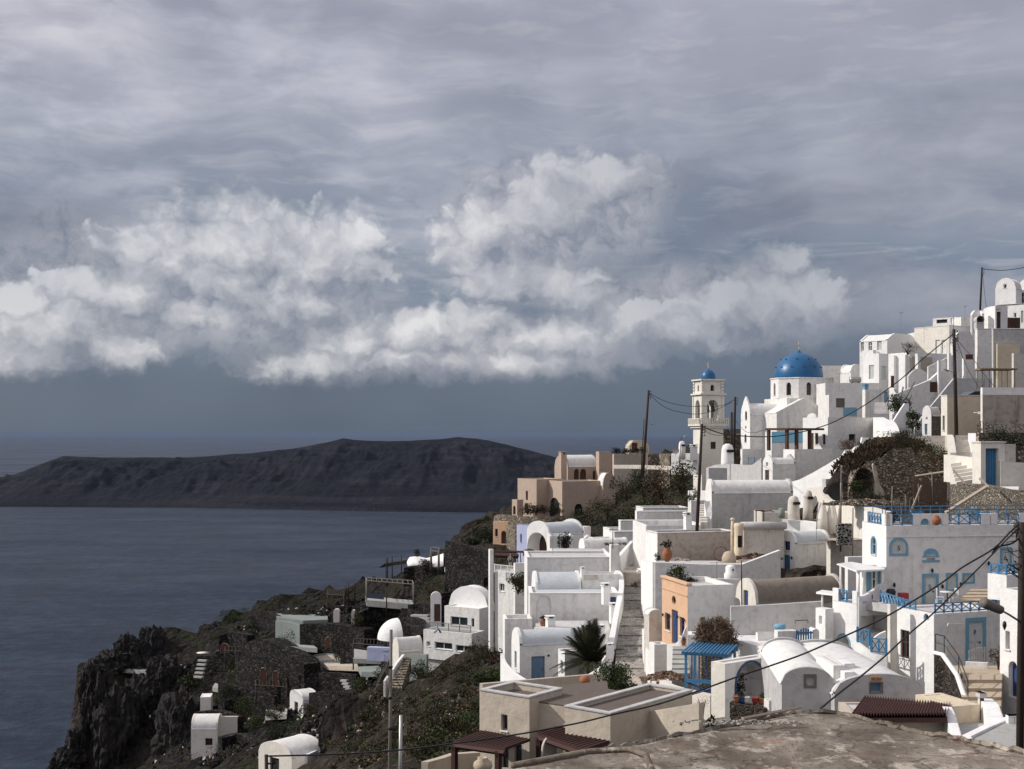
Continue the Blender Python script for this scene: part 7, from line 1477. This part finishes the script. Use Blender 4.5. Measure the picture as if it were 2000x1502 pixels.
wallpx('low_wall', 'thin pale top edge of the roof wing right of the lower left white house', [(420,1399,184),(465,1399,186)], 1.2, .5, 'warm')
H('hut', 'tiny white roof corner peeping out above the lower left white house', 'house', (388,391,412), (1362,1395), 196, 8, L=3, wm='warm', rm='white2', para=.02, group='white huts on the lava slope')
H('hut', 'barrel-vaulted off-white house with dark doorway cut by the bottom edge, lower centre left', 'house', (505,570,634), (1482,1540), 140, 50, 'vx', rise=1.35, rim=.05, wm='warm', rm='vaultw', G=[opx('void',527,545,1480,1530)], group='white huts on the lava slope')
wallpx('low_wall', 'thin white curb on the right side of the barrel-vaulted house at the bottom edge', [(598,1474,138),(630,1460,146)], .6, .3, 'white2')
# rocks of the promontory
def crag(lb, c, r, seed, mat=None, cat='rock', sq=1.0):
    bm = bmesh.new(); bmesh.ops.create_icosphere(bm, subdivisions=5, radius=1); mb = MB(); o = Vector((seed*7.1, seed*3.3, 0))
    for v in bm.verts:
        n_ = v.co.normalized(); k = 1+.34*mnoise.fractal(n_*1.4+o, 1, 2, 6)+.16*(1-abs(mnoise.noise(Vector((n_.x*4, n_.y*4, n_.z*1.3))+o)*2.6))+.15*mnoise.fractal(n_*6+o, .7, 2, 5); v.co = Vector((n_.x*r[0]*k, n_.y*r[1]*k, n_.z*r[2]*k))
    bm.verts.index_update(); mb.add([tuple(Vector(c)+v.co) for v in bm.verts], [tuple(v.index for v in f.verts) for f in bm.faces], False, local=False); bm.free()
    return one('rock', lb, cat, mb, m_rock, group='crags of the promontory')
m_rock, t, b = newmat('lava_rock'); p = t.pos(); a = t.noise(p, .28, 6, .68); v_ = t.noise(t.scl(p, (1,1,.45)), 1.1, 5, .7)
c = t.ramp(t.m('ADD', t.m('MULTIPLY', a, .5), t.m('MULTIPLY', v_, .5)), [(.34, (.004,.004,.004)), (.47, (.012,.010,.010)), (.56, (.030,.026,.023)), (.68, (.095,.082,.072))]); c = t.mix(t.rng(t.noise(p, .1, 3, .6), .58, .68, 0, .7), c, (.055,.030,.028))
t.l.new(c, b.inputs['Base Color']); b.inputs['Roughness'].default_value = .95; bumpit(t, b, t.m('ADD', a, t.m('MULTIPLY', v_, .6)), 1.0, 1.2)
for k,(x,y,d,r,lb) in enumerate([(180,1312,232,(2.0,3,2.2),'craggy rock at the far left tip of the promontory'),(212,1300,233,(3.2,3,2.6),'broad jagged rock left of the promontory peak'),(240,1278,234,(2.6,2.5,3.2),'dark crag with pointed top left of the highest promontory peak'),(262,1282,235,(2.2,2.5,3.0),'reddish rounded crag between the two promontory peaks'),(295,1274,236,(2.5,2.3,4.6),'tallest pointed crag of the promontory'),(312,1290,236,(2,2,2.6),'shoulder rock right of the tallest promontory crag'),(350,1286,242,(2.4,2,1.8),'low rounded rock right of the saddle by the thin brown rail'),(385,1276,240,(3,2.4,3),'rock mass left above the cafe table'),(412,1250,243,(3,2.5,3),'steep dark rock at the cliff edge above the cafe table'),(170,1352,230,(1.5,3.2,4.5),'tall pale cliff face slab at the far left edge of the promontory'),(185,1420,228,(2.2,4,8),'lower cliff buttress with ragged left edge'),(262,1420,228,(4,3,7),'reddish cliff buttress in the middle of the promontory face'),(225,1440,224,(3.5,4,8),'dark cliff buttress low on the promontory face'),(345,1440,206,(3.5,3.5,6),'brown cliff buttress at the right of the promontory face'),(140,1480,226,(2.4,4,4),'boulder slope at the bottom left of the promontory'),(120,1500,226,(2.5,4,3),'lowest boulders at the bottom left edge'),(310,1330,228,(3,2.5,4),'ledge rock below the tallest promontory crag')]): crag(lb, P(x,y,d)+Vector((0,2,-.5)), r, k+1)
bush('agave', 'pale green prickly pear clump on the promontory top', P(372,1345,218), (2.2,1.2,1.3), 420, .38, 'leaf', 'plant', stem=False)
for k,(x,y,d,r,m_,lb) in enumerate([(556,1272,203,(1.7,1.4,2.3),'leaf','rounded dark green tree in front of the grey-green pool wall'),(880,1395,118,(1.2,1,.9),'leafd','round dark bush at the edge of the beige house'),(890,1345,140,(1.9,1.5,1.5),'olive','large olive bush below the modern house'),(955,1335,104,(1.4,1.2,1.0),'leaf','green bush at the foot of the sweeping white wall'),(620,1330,196,(1.8,1.4,1.8),'leafd','dark tree beside the rounded stone hut'),(665,1300,198,(1.4,1.2,1.4),'leafd','small dark tree by the half-round terrace'),(540,1400,185,(1.5,1.2,1.1),'olive','olive bush left of the little white hut'),(480,1400,188,(2.2,1.6,1.8),'leaf','green tree above the barrel-vaulted house'),(440,1360,200,(2,1.4,1.4),'leafd','dark tree left of the pale path'),(700,1225,205,(1.2,1,1.5),'olive','grey-green tree before the block wall with red door'),(510,1225,236,(3,1.5,1.2),'olive','yellow-green hedge left of the pool at the cliff edge'),(450,1212,245,(2.2,1.4,1.4),'leaf','green shrub on the cliff rim left of the pool'),(825,1110,222,(2,1.2,1),'leafd','low growth below the white wavy roof'),(842,1160,205,(3.4,1.6,1.8),'leaf','bright green slope bush left of the white arched gateway'),(1012,1138,134,(.7,.5,.5),'dry','reddish dry shrub by the white column house'),(1012,1150,132,(1.6,1.2,1.2),'olive','olive shrub at the top of the scrub gully'),(1033,1083,140,(.7,.5,.5),'dry','red flowering shrub before the arched pavilion')]): bush('tree' if r[2] > 1.7 else 'shrub', lb, P(x,y,d)-Vector((0,0,.3)), r, 900, .2, m_, 'tree' if r[2] > 1.7 else 'bush')
kinds = [('leafd','dark green'),('olive','olive'),('leaf','fresh green')]
spots = [(486,1252,1.6,'left shoulder of the rounded stone hut'),(520,1350,1.5,'doors of the rounded stone hut'),(590,1340,1.3,'lawn edge right of the stone hut doors'),(640,1335,1.5,'pale garden steps'),(602,1402,1.2,'foot of the small white hut'),(455,1310,1.4,'rustic pergola of the stone hut'),(350,1400,1.6,'agave clump'),(430,1380,1.3,'tiny white roof corner'),(500,1430,1.5,'lower left vaulted houses'),(655,1420,1.4,'long black wall'),(745,1330,1.2,'foot of the sloping white stair wall'),(820,1330,1.5,'grass under the modern house'),(640,1232,1.2,'long dark wall by the pool'),(465,1350,1.2,'narrow steps of the cafe'),(700,1352,1.3,'top of the long black wall'),(540,1445,1.4,'vaulted house at the bottom edge')]
for k,(x,y,r_,lb) in enumerate(spots):
    g = ground(x, y)
    if g is not None: bush('shrub', f'{kinds[k%3][1]} garden shrub near the {lb}', g, (r_,r_*.8,r_*.9), 650, .2, kinds[k%3][0], group='shrubs between the lava walls')
steelper('dark rustic pergola of crooked poles, right of the pale terrace at lower centre', [(690,1300,185),(750,1306,180),(752,1292,192),(692,1288,196)], 3.2, 0, 'pole')
steelper('dark rustic pergola of crooked poles, beside the little white hut at left', [(500,1372,192),(560,1376,190),(560,1362,202),(500,1360,204)], 2.6, 0, 'pole')
steelper('low rustic pergola over the doorways of the rounded stone hut', [(440,1300,210),(500,1302,208),(500,1292,218),(440,1290,220)], 2.4, 0, 'pole')
# ================================================================ beige house, lower centre
G6 = 'beige house'
th = H('beige_house', 'beige flat-roofed house with stepped dark roofs, small window and brown pergolas, bottom centre', 'house', (938,1034,1098), (1364,1560), 64, 52, wm='beige', lm='beige', rm='roofd', L=9, para=.3, coping='grey', down=3,
  G=[opx('window',979,991,1396,1427,m='greywood'),opx('door',980,993,1458,1500,m='black'),opx('door',1005,1019,1454,1500,m='black')])
mb = MB(); A_ = [P(938,1334,69.5), P(1034,1364,64), P(1104,1352,67), P(1310,1318,76), P(1180,1312,78)]
# the roof deck running back to the right
fr = LAST['fr']; L = LAST['L']; Hh = LAST['H']
H('x','','', (1104,1192,1352), (1396,1540), 60.5, 50, th=th, wm='beige', lm='beige', rm='roofd', L=8, para=.16, coping='grey', down=3, wname='wing_wall')
DK = [P(*q_) for q_ in [(1036,1368,64.9),(1108,1378,63.7),(1262,1360,65.9),(1188,1345,67.9),(1186,1330,70.0),(1000,1346,67.8)]]; n = 6
mb = MB(); mb.add([tuple(p) for p in DK]+[tuple(p-Vector((0,0,.06))) for p in DK], [tuple(range(n)), tuple(range(2*n-1,n-1,-1))]+[(i,i+n,(i+1)%n+n,(i+1)%n) for i in range(n)]); th.part('roof', mb, M['roofd'])
mb = MB(); mb.add([tuple(p-Vector((0,0,.065))) for p in DK]+[tuple(p-Vector((0,0,4))) for p in DK], [(i,i+n,(i+1)%n+n,(i+1)%n) for i in range(n)]); th.part('rear_wall', mb, M['beige']); CLAMP.append(('poly', DK))
wallpx('parapet_wall', 'long shaded parapet at the back of the beige house roof, below the palm', [(940,1335,71.2),(1000,1330,72.6),(1080,1323,75),(1190,1314,79)], 2.2, .3, 'beige')
mb = MB(Fr(P(1142,1338,73))); mb.lathe((0,0,0), [(.15,0),(.3,.2),(.28,.42),(.16,.52),(.0,.52)], 12); one('stone_ball', 'round pinkish pot lying on the beige house roof', 'pot', mb, M['terra'])
for (nm, cs, h, lb) in [('l', [(884,1452,62.5),(986,1466,59),(1036,1448,62),(942,1431,66)], 0, 'left dark red-brown timber porch roof of the beige house'),('r', [(1050,1437,62.5),(1140,1469,58),(1190,1452,60.5),(1100,1420,64.5)], 0, 'right dark red-brown timber porch roof of the beige house')]:
    th = T('timber_porch', lb, 'porch', P(*cs[1])); Q = [P(*c) for c in cs]; mb = MB(); up = Vector((0,0,.12))
    mb.add([tuple(q_) for q_ in Q]+[tuple(q_+up) for q_ in Q], [(3,2,1,0),(4,5,6,7),(0,1,5,4),(1,2,6,5),(2,3,7,6),(3,0,4,7)]); th.part('roof', mb, M['redbrown'])
    mb = MB()
    for k in range(15): a, b_ = Q[0].lerp(Q[1],k/14), Q[3].lerp(Q[2],k/14); mb.tube([a+up*1.1, b_+up*1.1], .025, 4)
    mb.tube([Q[0]-up, Q[1]-up], .12, 4); th.part('beams', mb, M['redbrown'])
    for q_ in (Q[0].lerp(Q[1],.04), Q[1].lerp(Q[0],.12)): mb = MB(Fr(q_, .9)); mb.box(-.12,.12,-.12,.12,-2.6,-.05); mb.box(-.12,.5,-.08,.08,-.35,-.12); th.part('post', mb, M['redbrown'])
mb = MB(Fr(P(1062,1500,61.5), .9)); ring(mb, arc_pts(-.05,.75,0,1.3,1), arc_pts(-.05,.75,0,1.3,1,.16), -.1, 0); mb.prism(arc_pts(-.05,.75,0,1.3,1), -.03, .0); one('arched_niche', 'dark-rimmed arched niche in the beige house wall under the right timber porch', 'niche', mb, M['old'])
pot('tan storage jar at the very bottom, before the beige house door', P(943,1513,55), .42, .75, 'tan', None, 'storage_jar', shape='jar')
wallpx('garden_wall', 'low beige wall with light top at the bottom, left of the beige house door', [(830,1488,66),(860,1480,68),(884,1472,70),(940,1468,71)], 2.5, .4, 'beige')
wallpx('garden_wall', 'beige wall with thin coping right of the beige house, two black vents in it', [(1252,1392,64),(1300,1384,62),(1370,1372,60)], 5, .3, 'beige')
wallpx('garden_wall', 'pale curved plaster wall right of the vented beige wall, below the blue pergola', [(1282,1316,76),(1300,1334,72),(1330,1344,70),(1395,1358,67)], 3, .4, 'warm', sm=True)
heap('debris', 'pile of broken boards and rubbish on the roof right of the beige house', P(1262,1364,68), (1.3,.9,.35), 60, .16, 'plank')
heap('branch_pile', 'heap of cut branches below the peach house steps', P(1300,1326,74), (1.4,.8,.45), 200, .1, 'twig')
bush('dry_creeper', 'bare dry creeper on the wall left of the archway porch', P(1372,1398,61), (.6,.2,.7), 260, .09, 'twig', 'plant')
th = T('cable_drum', 'dark clump with guy wires on the wall corner above the concrete roof', 'plant', P(1387,1425,57)); mb = MB(); leaves(mb, P(1387,1412,57), (.2,.2,.45), 160, .12); th.part('foliage', mb, M['leafd'])
# ================================================================ concrete roof in the foreground
m_con, t, b = newmat('old_concrete'); p = t.pos(); a = t.noise(t.scl(p, (1,.4,1)), .9, 6, .66); s_2 = t.noise(t.scl(p, (1,.45,1)), 2.0, 6, .7); f_n = t.noise(t.scl(p, (1,.6,1)), 9, 4, .75)
c = t.ramp(a, [(.32, (.085,.068,.055)), (.47, (.145,.120,.096)), (.58, (.21,.18,.148)), (.7, (.29,.255,.215))]); c = t.mix(t.m('MULTIPLY', t.rng(s_2, .54, .62), .75), c, (.44,.39,.33)); c = t.mix(t.m('MULTIPLY', t.rng(f_n, .52, .66), .75), c, (.06,.048,.04)); c = t.mix(t.m('MULTIPLY', t.rng(t.noise(p, 1.1, 4, .6), .6, .7), .4), c, (.25,.12,.085))
ck = t.vor(t.vm('ADD', p, t.vm('SCALE', t.noise(p, 1.2, 4, .6, 1), .8)), .42, 'DISTANCE_TO_EDGE'); c = t.mix(t.rng(ck, 0, .012, .8, 0), c, (.04,.032,.026))
t.l.new(c, b.inputs['Base Color']); b.inputs['Roughness'].default_value = .95; b.inputs['Specular IOR Level'].default_value = .15
bumpit(t, b, t.m('ADD', t.m('ADD', a, t.m('MULTIPLY', f_n, .35)), s_2), .7, .06)
A = P(1600,1392,27); Bq = P(2080,1480,19.5); Cq = P(960,1512,21); 
th = T('concrete_roof', 'large weathered brown concrete roof filling the bottom right foreground', 'roof', P(1600,1500,22))
poly = [Vector((-1.2, 17.6, 0)), Vector((P(1010,1500,21.4).x, 21.4, 0)), Vector((P(1200,1462,23.2).x, 23.2, 0)), Vector((P(1400,1425,25.2).x, 25.2, 0)), Vector((A.x-.5, 27, 0)), Vector((A.x+.4, 27, 0)), Vector((P(1760,1425,24.4).x, 24.4, 0)), Vector((P(1900,1452,22.2).x, 22.2, 0)), Vector((P(2060,1482,20.2).x, 20.2, 0)), Vector((9.2, 14, 0)), Vector((0, 14, 0))]
zs = [-6.15, (HY-1500)/FP*21.4, (HY-1462)/FP*23.2, (HY-1425)/FP*25.2, (HY-1393)/FP*27, (HY-1394)/FP*27, (HY-1425)/FP*24.4-.0, (HY-1452)/FP*22.2, (HY-1482)/FP*20.2, -5.0, -5.6]
for p_, z_ in zip(poly, zs): p_.z = z_
cen = Vector((4.8, 20.5, -5.35)); n = len(poly); mb = MB(); vs = []; rings = 14
for r_ in range(rings+1):
    f_ = r_/rings
    for i in range(n):
        for k in range(8):
            e = poly[i].lerp(poly[(i+1) % n], k/8); q_ = cen.lerp(e, f_)
            zz_ = q_.z+.05*mnoise.fractal(q_*1.1, 1, 2, 3)*(1 if f_ < .95 else .4); vs.append((q_.x, q_.y, zz_))
m8 = n*8; fs = [(r_*m8+i, r_*m8+(i+1) % m8, (r_+1)*m8+(i+1) % m8, (r_+1)*m8+i) for r_ in range(rings) for i in range(m8)]
base_ = len(vs); vs += [(x, y, z-2.5) for (x, y, z) in vs[rings*m8:]]; fs += [(rings*m8+i, rings*m8+(i+1) % m8, base_+(i+1) % m8, base_+i) for i in range(m8)]
mb.add(vs, fs, False); th.part('slab', mb, m_con)
mb = MB(); rs = random.Random(9)
E_ = [poly[i] for i in range(1, 9)]
for a, b_ in zip(E_, E_[1:]):
    Ln = (b_-a).length; k = max(2, int(Ln/.16))
    pts = [a.lerp(b_, i/k)+Vector((rs.uniform(-.03,.03), rs.uniform(-.03,.03), .02+rs.uniform(-.03,.035))) for i in range(k+1)]; mb.tube(pts, .06, 5)
th.part('edge_lip', mb, m_con)
mb = MB(); pts = [Vector((x, y, (lambda q:q)(0))) for x, y in []]
a = P(1010,1494,20.6); ridge = [P(1000,1498,19.4), P(1150,1470,20.2), P(1230,1466,20.0), P(1262,1478,19.2), P(1275,1510,17.8)]
mb.tube([q_+Vector((0,0,.02)) for q_ in ridge], .05, 6); th.part('drain_curb', mb, m_con)
heap('stone_chips', 'line of small loose stones along the concrete roof edge', P(1440,1419,25.0)+Vector((0,0,.06)), (1.3,.12,.03), 120, .022, 'old')
pl_ = MB(); pl_.tube([P(1450,1409,25.8)+Vector((0,0,.06)), P(1565,1388,26.8)+Vector((0,0,.08))], .035, 5); one('plank', 'thin plank lying along the crest of the concrete roof', 'plank', pl_, M['plank'])
CLAMP.append(('poly', [Vector((-3,13,-9)), Vector((14,13,-9)), Vector((14,30,-9)), Vector((-3,30,-9))]))
# ================================================================ small things on the roofs and terraces
def aerial(label, p, h=1.8):
    th = T('tv_aerial', label, 'aerial', p, 'television aerials'); f_ = Fr(p, random.uniform(0, 2)); mb = MB(f_); mb.tube([(0,0,-.4),(0,0,h)], .022, 5); th.part('mast', mb, M['steel'])
    mb = MB(f_); mb.tube([(-.5,0,h-.1),(.5,0,h-.1)], .014, 4)
    for k in range(7): mb.tube([(-.45+k*.15,-.28+.02*k,h-.1),(-.45+k*.15,.28-.02*k,h-.1)], .009, 4)
    th.part('antenna', mb, M['steel'])
for (x,y,d,h,lb) in [(1080,1076,128,2.0,'thin television aerial on the highest stacked white terrace'),(1240,1022,158,2.0,'television aerial on the white terraces below the bushy cliff'),(1640,760,176,2.2,'television aerial on the block right of the dome drum'),(1700,812,150,1.8,'television aerial behind the pergola house roof'),(1595,1048,114,1.6,'television aerial on the chapel with the tall blue door'),(1760,636,190,2.0,'television aerial on the two-storey skyline house'),(1885,620,196,1.8,'television aerial near the round vent hood'),(1400,1136,95,1.5,'small television aerial on the wall behind the peach house'),(1130,935,258,2.2,'television aerial on the pink ridge hotel')]: aerial(lb, P(x,y,d), h)
th = T('water_tank', 'grey cylindrical water tank lying on a roof right of the dome drum', 'tank', P(1665,748,181)); f_ = Fr(P(1660,748,181)); mb = MB(f_); mb.tube([(0,0,.45),(.2,0,.45),(1.3,0,.45),(1.5,0,.45)], .42, 14); th.part('barrel', mb, M['steel'])
for x in (.25,1.15): mb = MB(f_); mb.box(x,x+.1,-.3,.3,-.1,.1); th.part('cradle', mb, M['iron'])
def table(label, p, mt='plate'):
    th = T('garden_table', label, 'table', p, 'garden tables'); f_ = Fr(p); mb = MB(f_); mb.lathe((0,0,.7), [(.42,0),(.42,.04),(0,.05)], 16); th.part('tabletop', mb, M[mt]); mb = MB(f_); mb.lathe((0,0,0), [(.2,0),(.04,.06),(.04,.7)], 8); th.part('leg', mb, M['iron'])
table('small round white table on the hotel forecourt near door five', P(1850,1180,75)); table('small blue table on the hotel roof terrace behind the railing', P(1890,1020,85), 'blue')
def chair(label, p, a, mt='plate'):
    th = T('garden_chair', label, 'chair', p, 'garden chairs'); f_ = Fr(p, a); mb = MB(f_); mb.box(-.2,.2,-.2,.2,.43,.47); th.part('seat', mb, M[mt]); mb = MB(f_)
    for k in range(4): mb.box(-.19+k*.107,-.13+k*.107,.17,.2,.5,.9)
    mb.box(-.2,.2,.168,.202,.9,.95); th.part('backrest', mb, M[mt])
    for x in (-.19,.15):
        for y in (-.19,.16): mb = MB(f_); mb.box(x,x+.04,y,y+.04,0,.43); th.part('leg', mb, M[mt])
chair('white garden chair left of the small round white table', P(1836,1181,74.6), 1.4); chair('white garden chair right of the small round white table', P(1863,1181,74.8), -1.3)
chair('blue garden chair behind the roof terrace railing', P(1902,1021,84.5), -.6, 'blue')
bush('bougainvillea', 'small dry creeper on the wall of the tall right house near its door', P(1950,1300,62), (.4,.3,.6), 160, .1, 'dry', 'plant')
for (x,y,d,lb) in [(1010,1326,100,'tiny blue pot on the sweeping white wall of the blue-door house'),(1335,1260,83,'terracotta pot at the peach house steps'),(1165,1318,94,'terracotta pot on the garden wall by the palm'),(1600,1130,100,'terracotta pot on the barrel vault ridge'),(1700,1172,76,'terracotta pot under the canopy')]: pot(lb, P(x,y,d), .16, .3, 'terra', 'leaf', group='small pots')
# ---------------------------------------------------------------- the ground itself, cut to the houses' footings
xs = np.concatenate([np.arange(-235, -85, 5.0), np.arange(-85, 75, 1.15), np.arange(75, 200, 4.0)])
ys = np.concatenate([np.arange(-25, 40, 4.0), np.arange(40, 300, 1.3), np.arange(300, 440, 5.0)])
GX, GY = np.meshgrid(xs, ys, indexing='ij'); GZ = zt(GX, GY); SD = land_sdf(GX, GY)
for (kind, dat) in CLAMP:
    if kind == 'box':
        C_, u_, v_, W_, L_, zb_, zr_ = dat
        A_ = (GX-C_.x)*u_.x+(GY-C_.y)*u_.y; B_ = (GX-C_.x)*v_.x+(GY-C_.y)*v_.y
        ins = (A_ > -.5) & (A_ < W_+.5) & (B_ > -.5) & (B_ < L_+.5); GZ[ins] = np.minimum(GZ[ins], zr_-1.5)
        dx = np.maximum(np.maximum(-A_, A_-W_), 0); dy = np.maximum(-B_, 0)
        fz = (B_ < L_*.8) & (dx < 4) & (dy < 7) & ~((A_ > 1.5) & (B_ > 1.5)) & (A_ < W_+.3)
        GZ[fz] = np.minimum(GZ[fz], zb_-.15+.55*np.maximum(dx, dy*.6)[fz])
    else:
        pts = dat; n_ = len(pts); ins = np.zeros(GX.shape, bool)
        for a_, b_ in zip(pts, pts[1:]+pts[:1]):
            if a_.y != b_.y: ins ^= ((b_.y > GY) != (a_.y > GY)) & (GX < (a_.x-b_.x)*(GY-b_.y)/(a_.y-b_.y)+b_.x)
        cx = sum(p.x for p in pts)/n_; cy = sum(p.y for p in pts)/n_
        Am = np.array([[p.x-cx, p.y-cy, 1] for p in pts]); sol = np.linalg.lstsq(Am, np.array([p.z for p in pts]), rcond=None)[0]
        pl = sol[0]*(GX-cx)+sol[1]*(GY-cy)+sol[2]-.5; GZ[ins] = np.minimum(GZ[ins], pl[ins])
gx_, gy_ = np.gradient(GZ, xs, ys); SL = np.hypot(gx_, gy_)
vs_ = []; 
for i in range(len(xs)):
    for j in range(len(ys)):
        x, y, z = GX[i,j], GY[i,j], GZ[i,j]
        rock = min(1.0, max(0.0, (SD[i,j]+9)/9)) if y > 130 else 0
        rock = max(rock, min(1.0, max(0, (SL[i,j]-.75)/.8)))
        v3 = Vector((x, y, z))
        n1 = mnoise.fractal(v3/11, 1, 2, 4); n2 = 1-abs(mnoise.noise(v3/6.5)*2)
        lift = .22*mnoise.noise(v3/3) + ((.7*mnoise.noise(v3/9)+1.1*mnoise.fractal(v3/4.5, 1, 2, 4)) if x < 5 else 0)
        z += lift + rock*(n1*3.2 + (n2-.6)*2.0)
        nx = rock*mnoise.noise(v3/7+Vector((9,0,0)))*3.0; ny = rock*mnoise.noise(v3/7+Vector((0,9,0)))*3.0
        vs_.append((x+nx, y+ny, max(z, SEA-4)))
nj = len(ys); fs_ = [(i*nj+j, (i+1)*nj+j, (i+1)*nj+j+1, i*nj+j+1) for i in range(len(xs)-1) for j in range(nj-1)]
mb = MB(); mb.add(vs_, fs_, False)
struct('hillside', mb, m_ter)
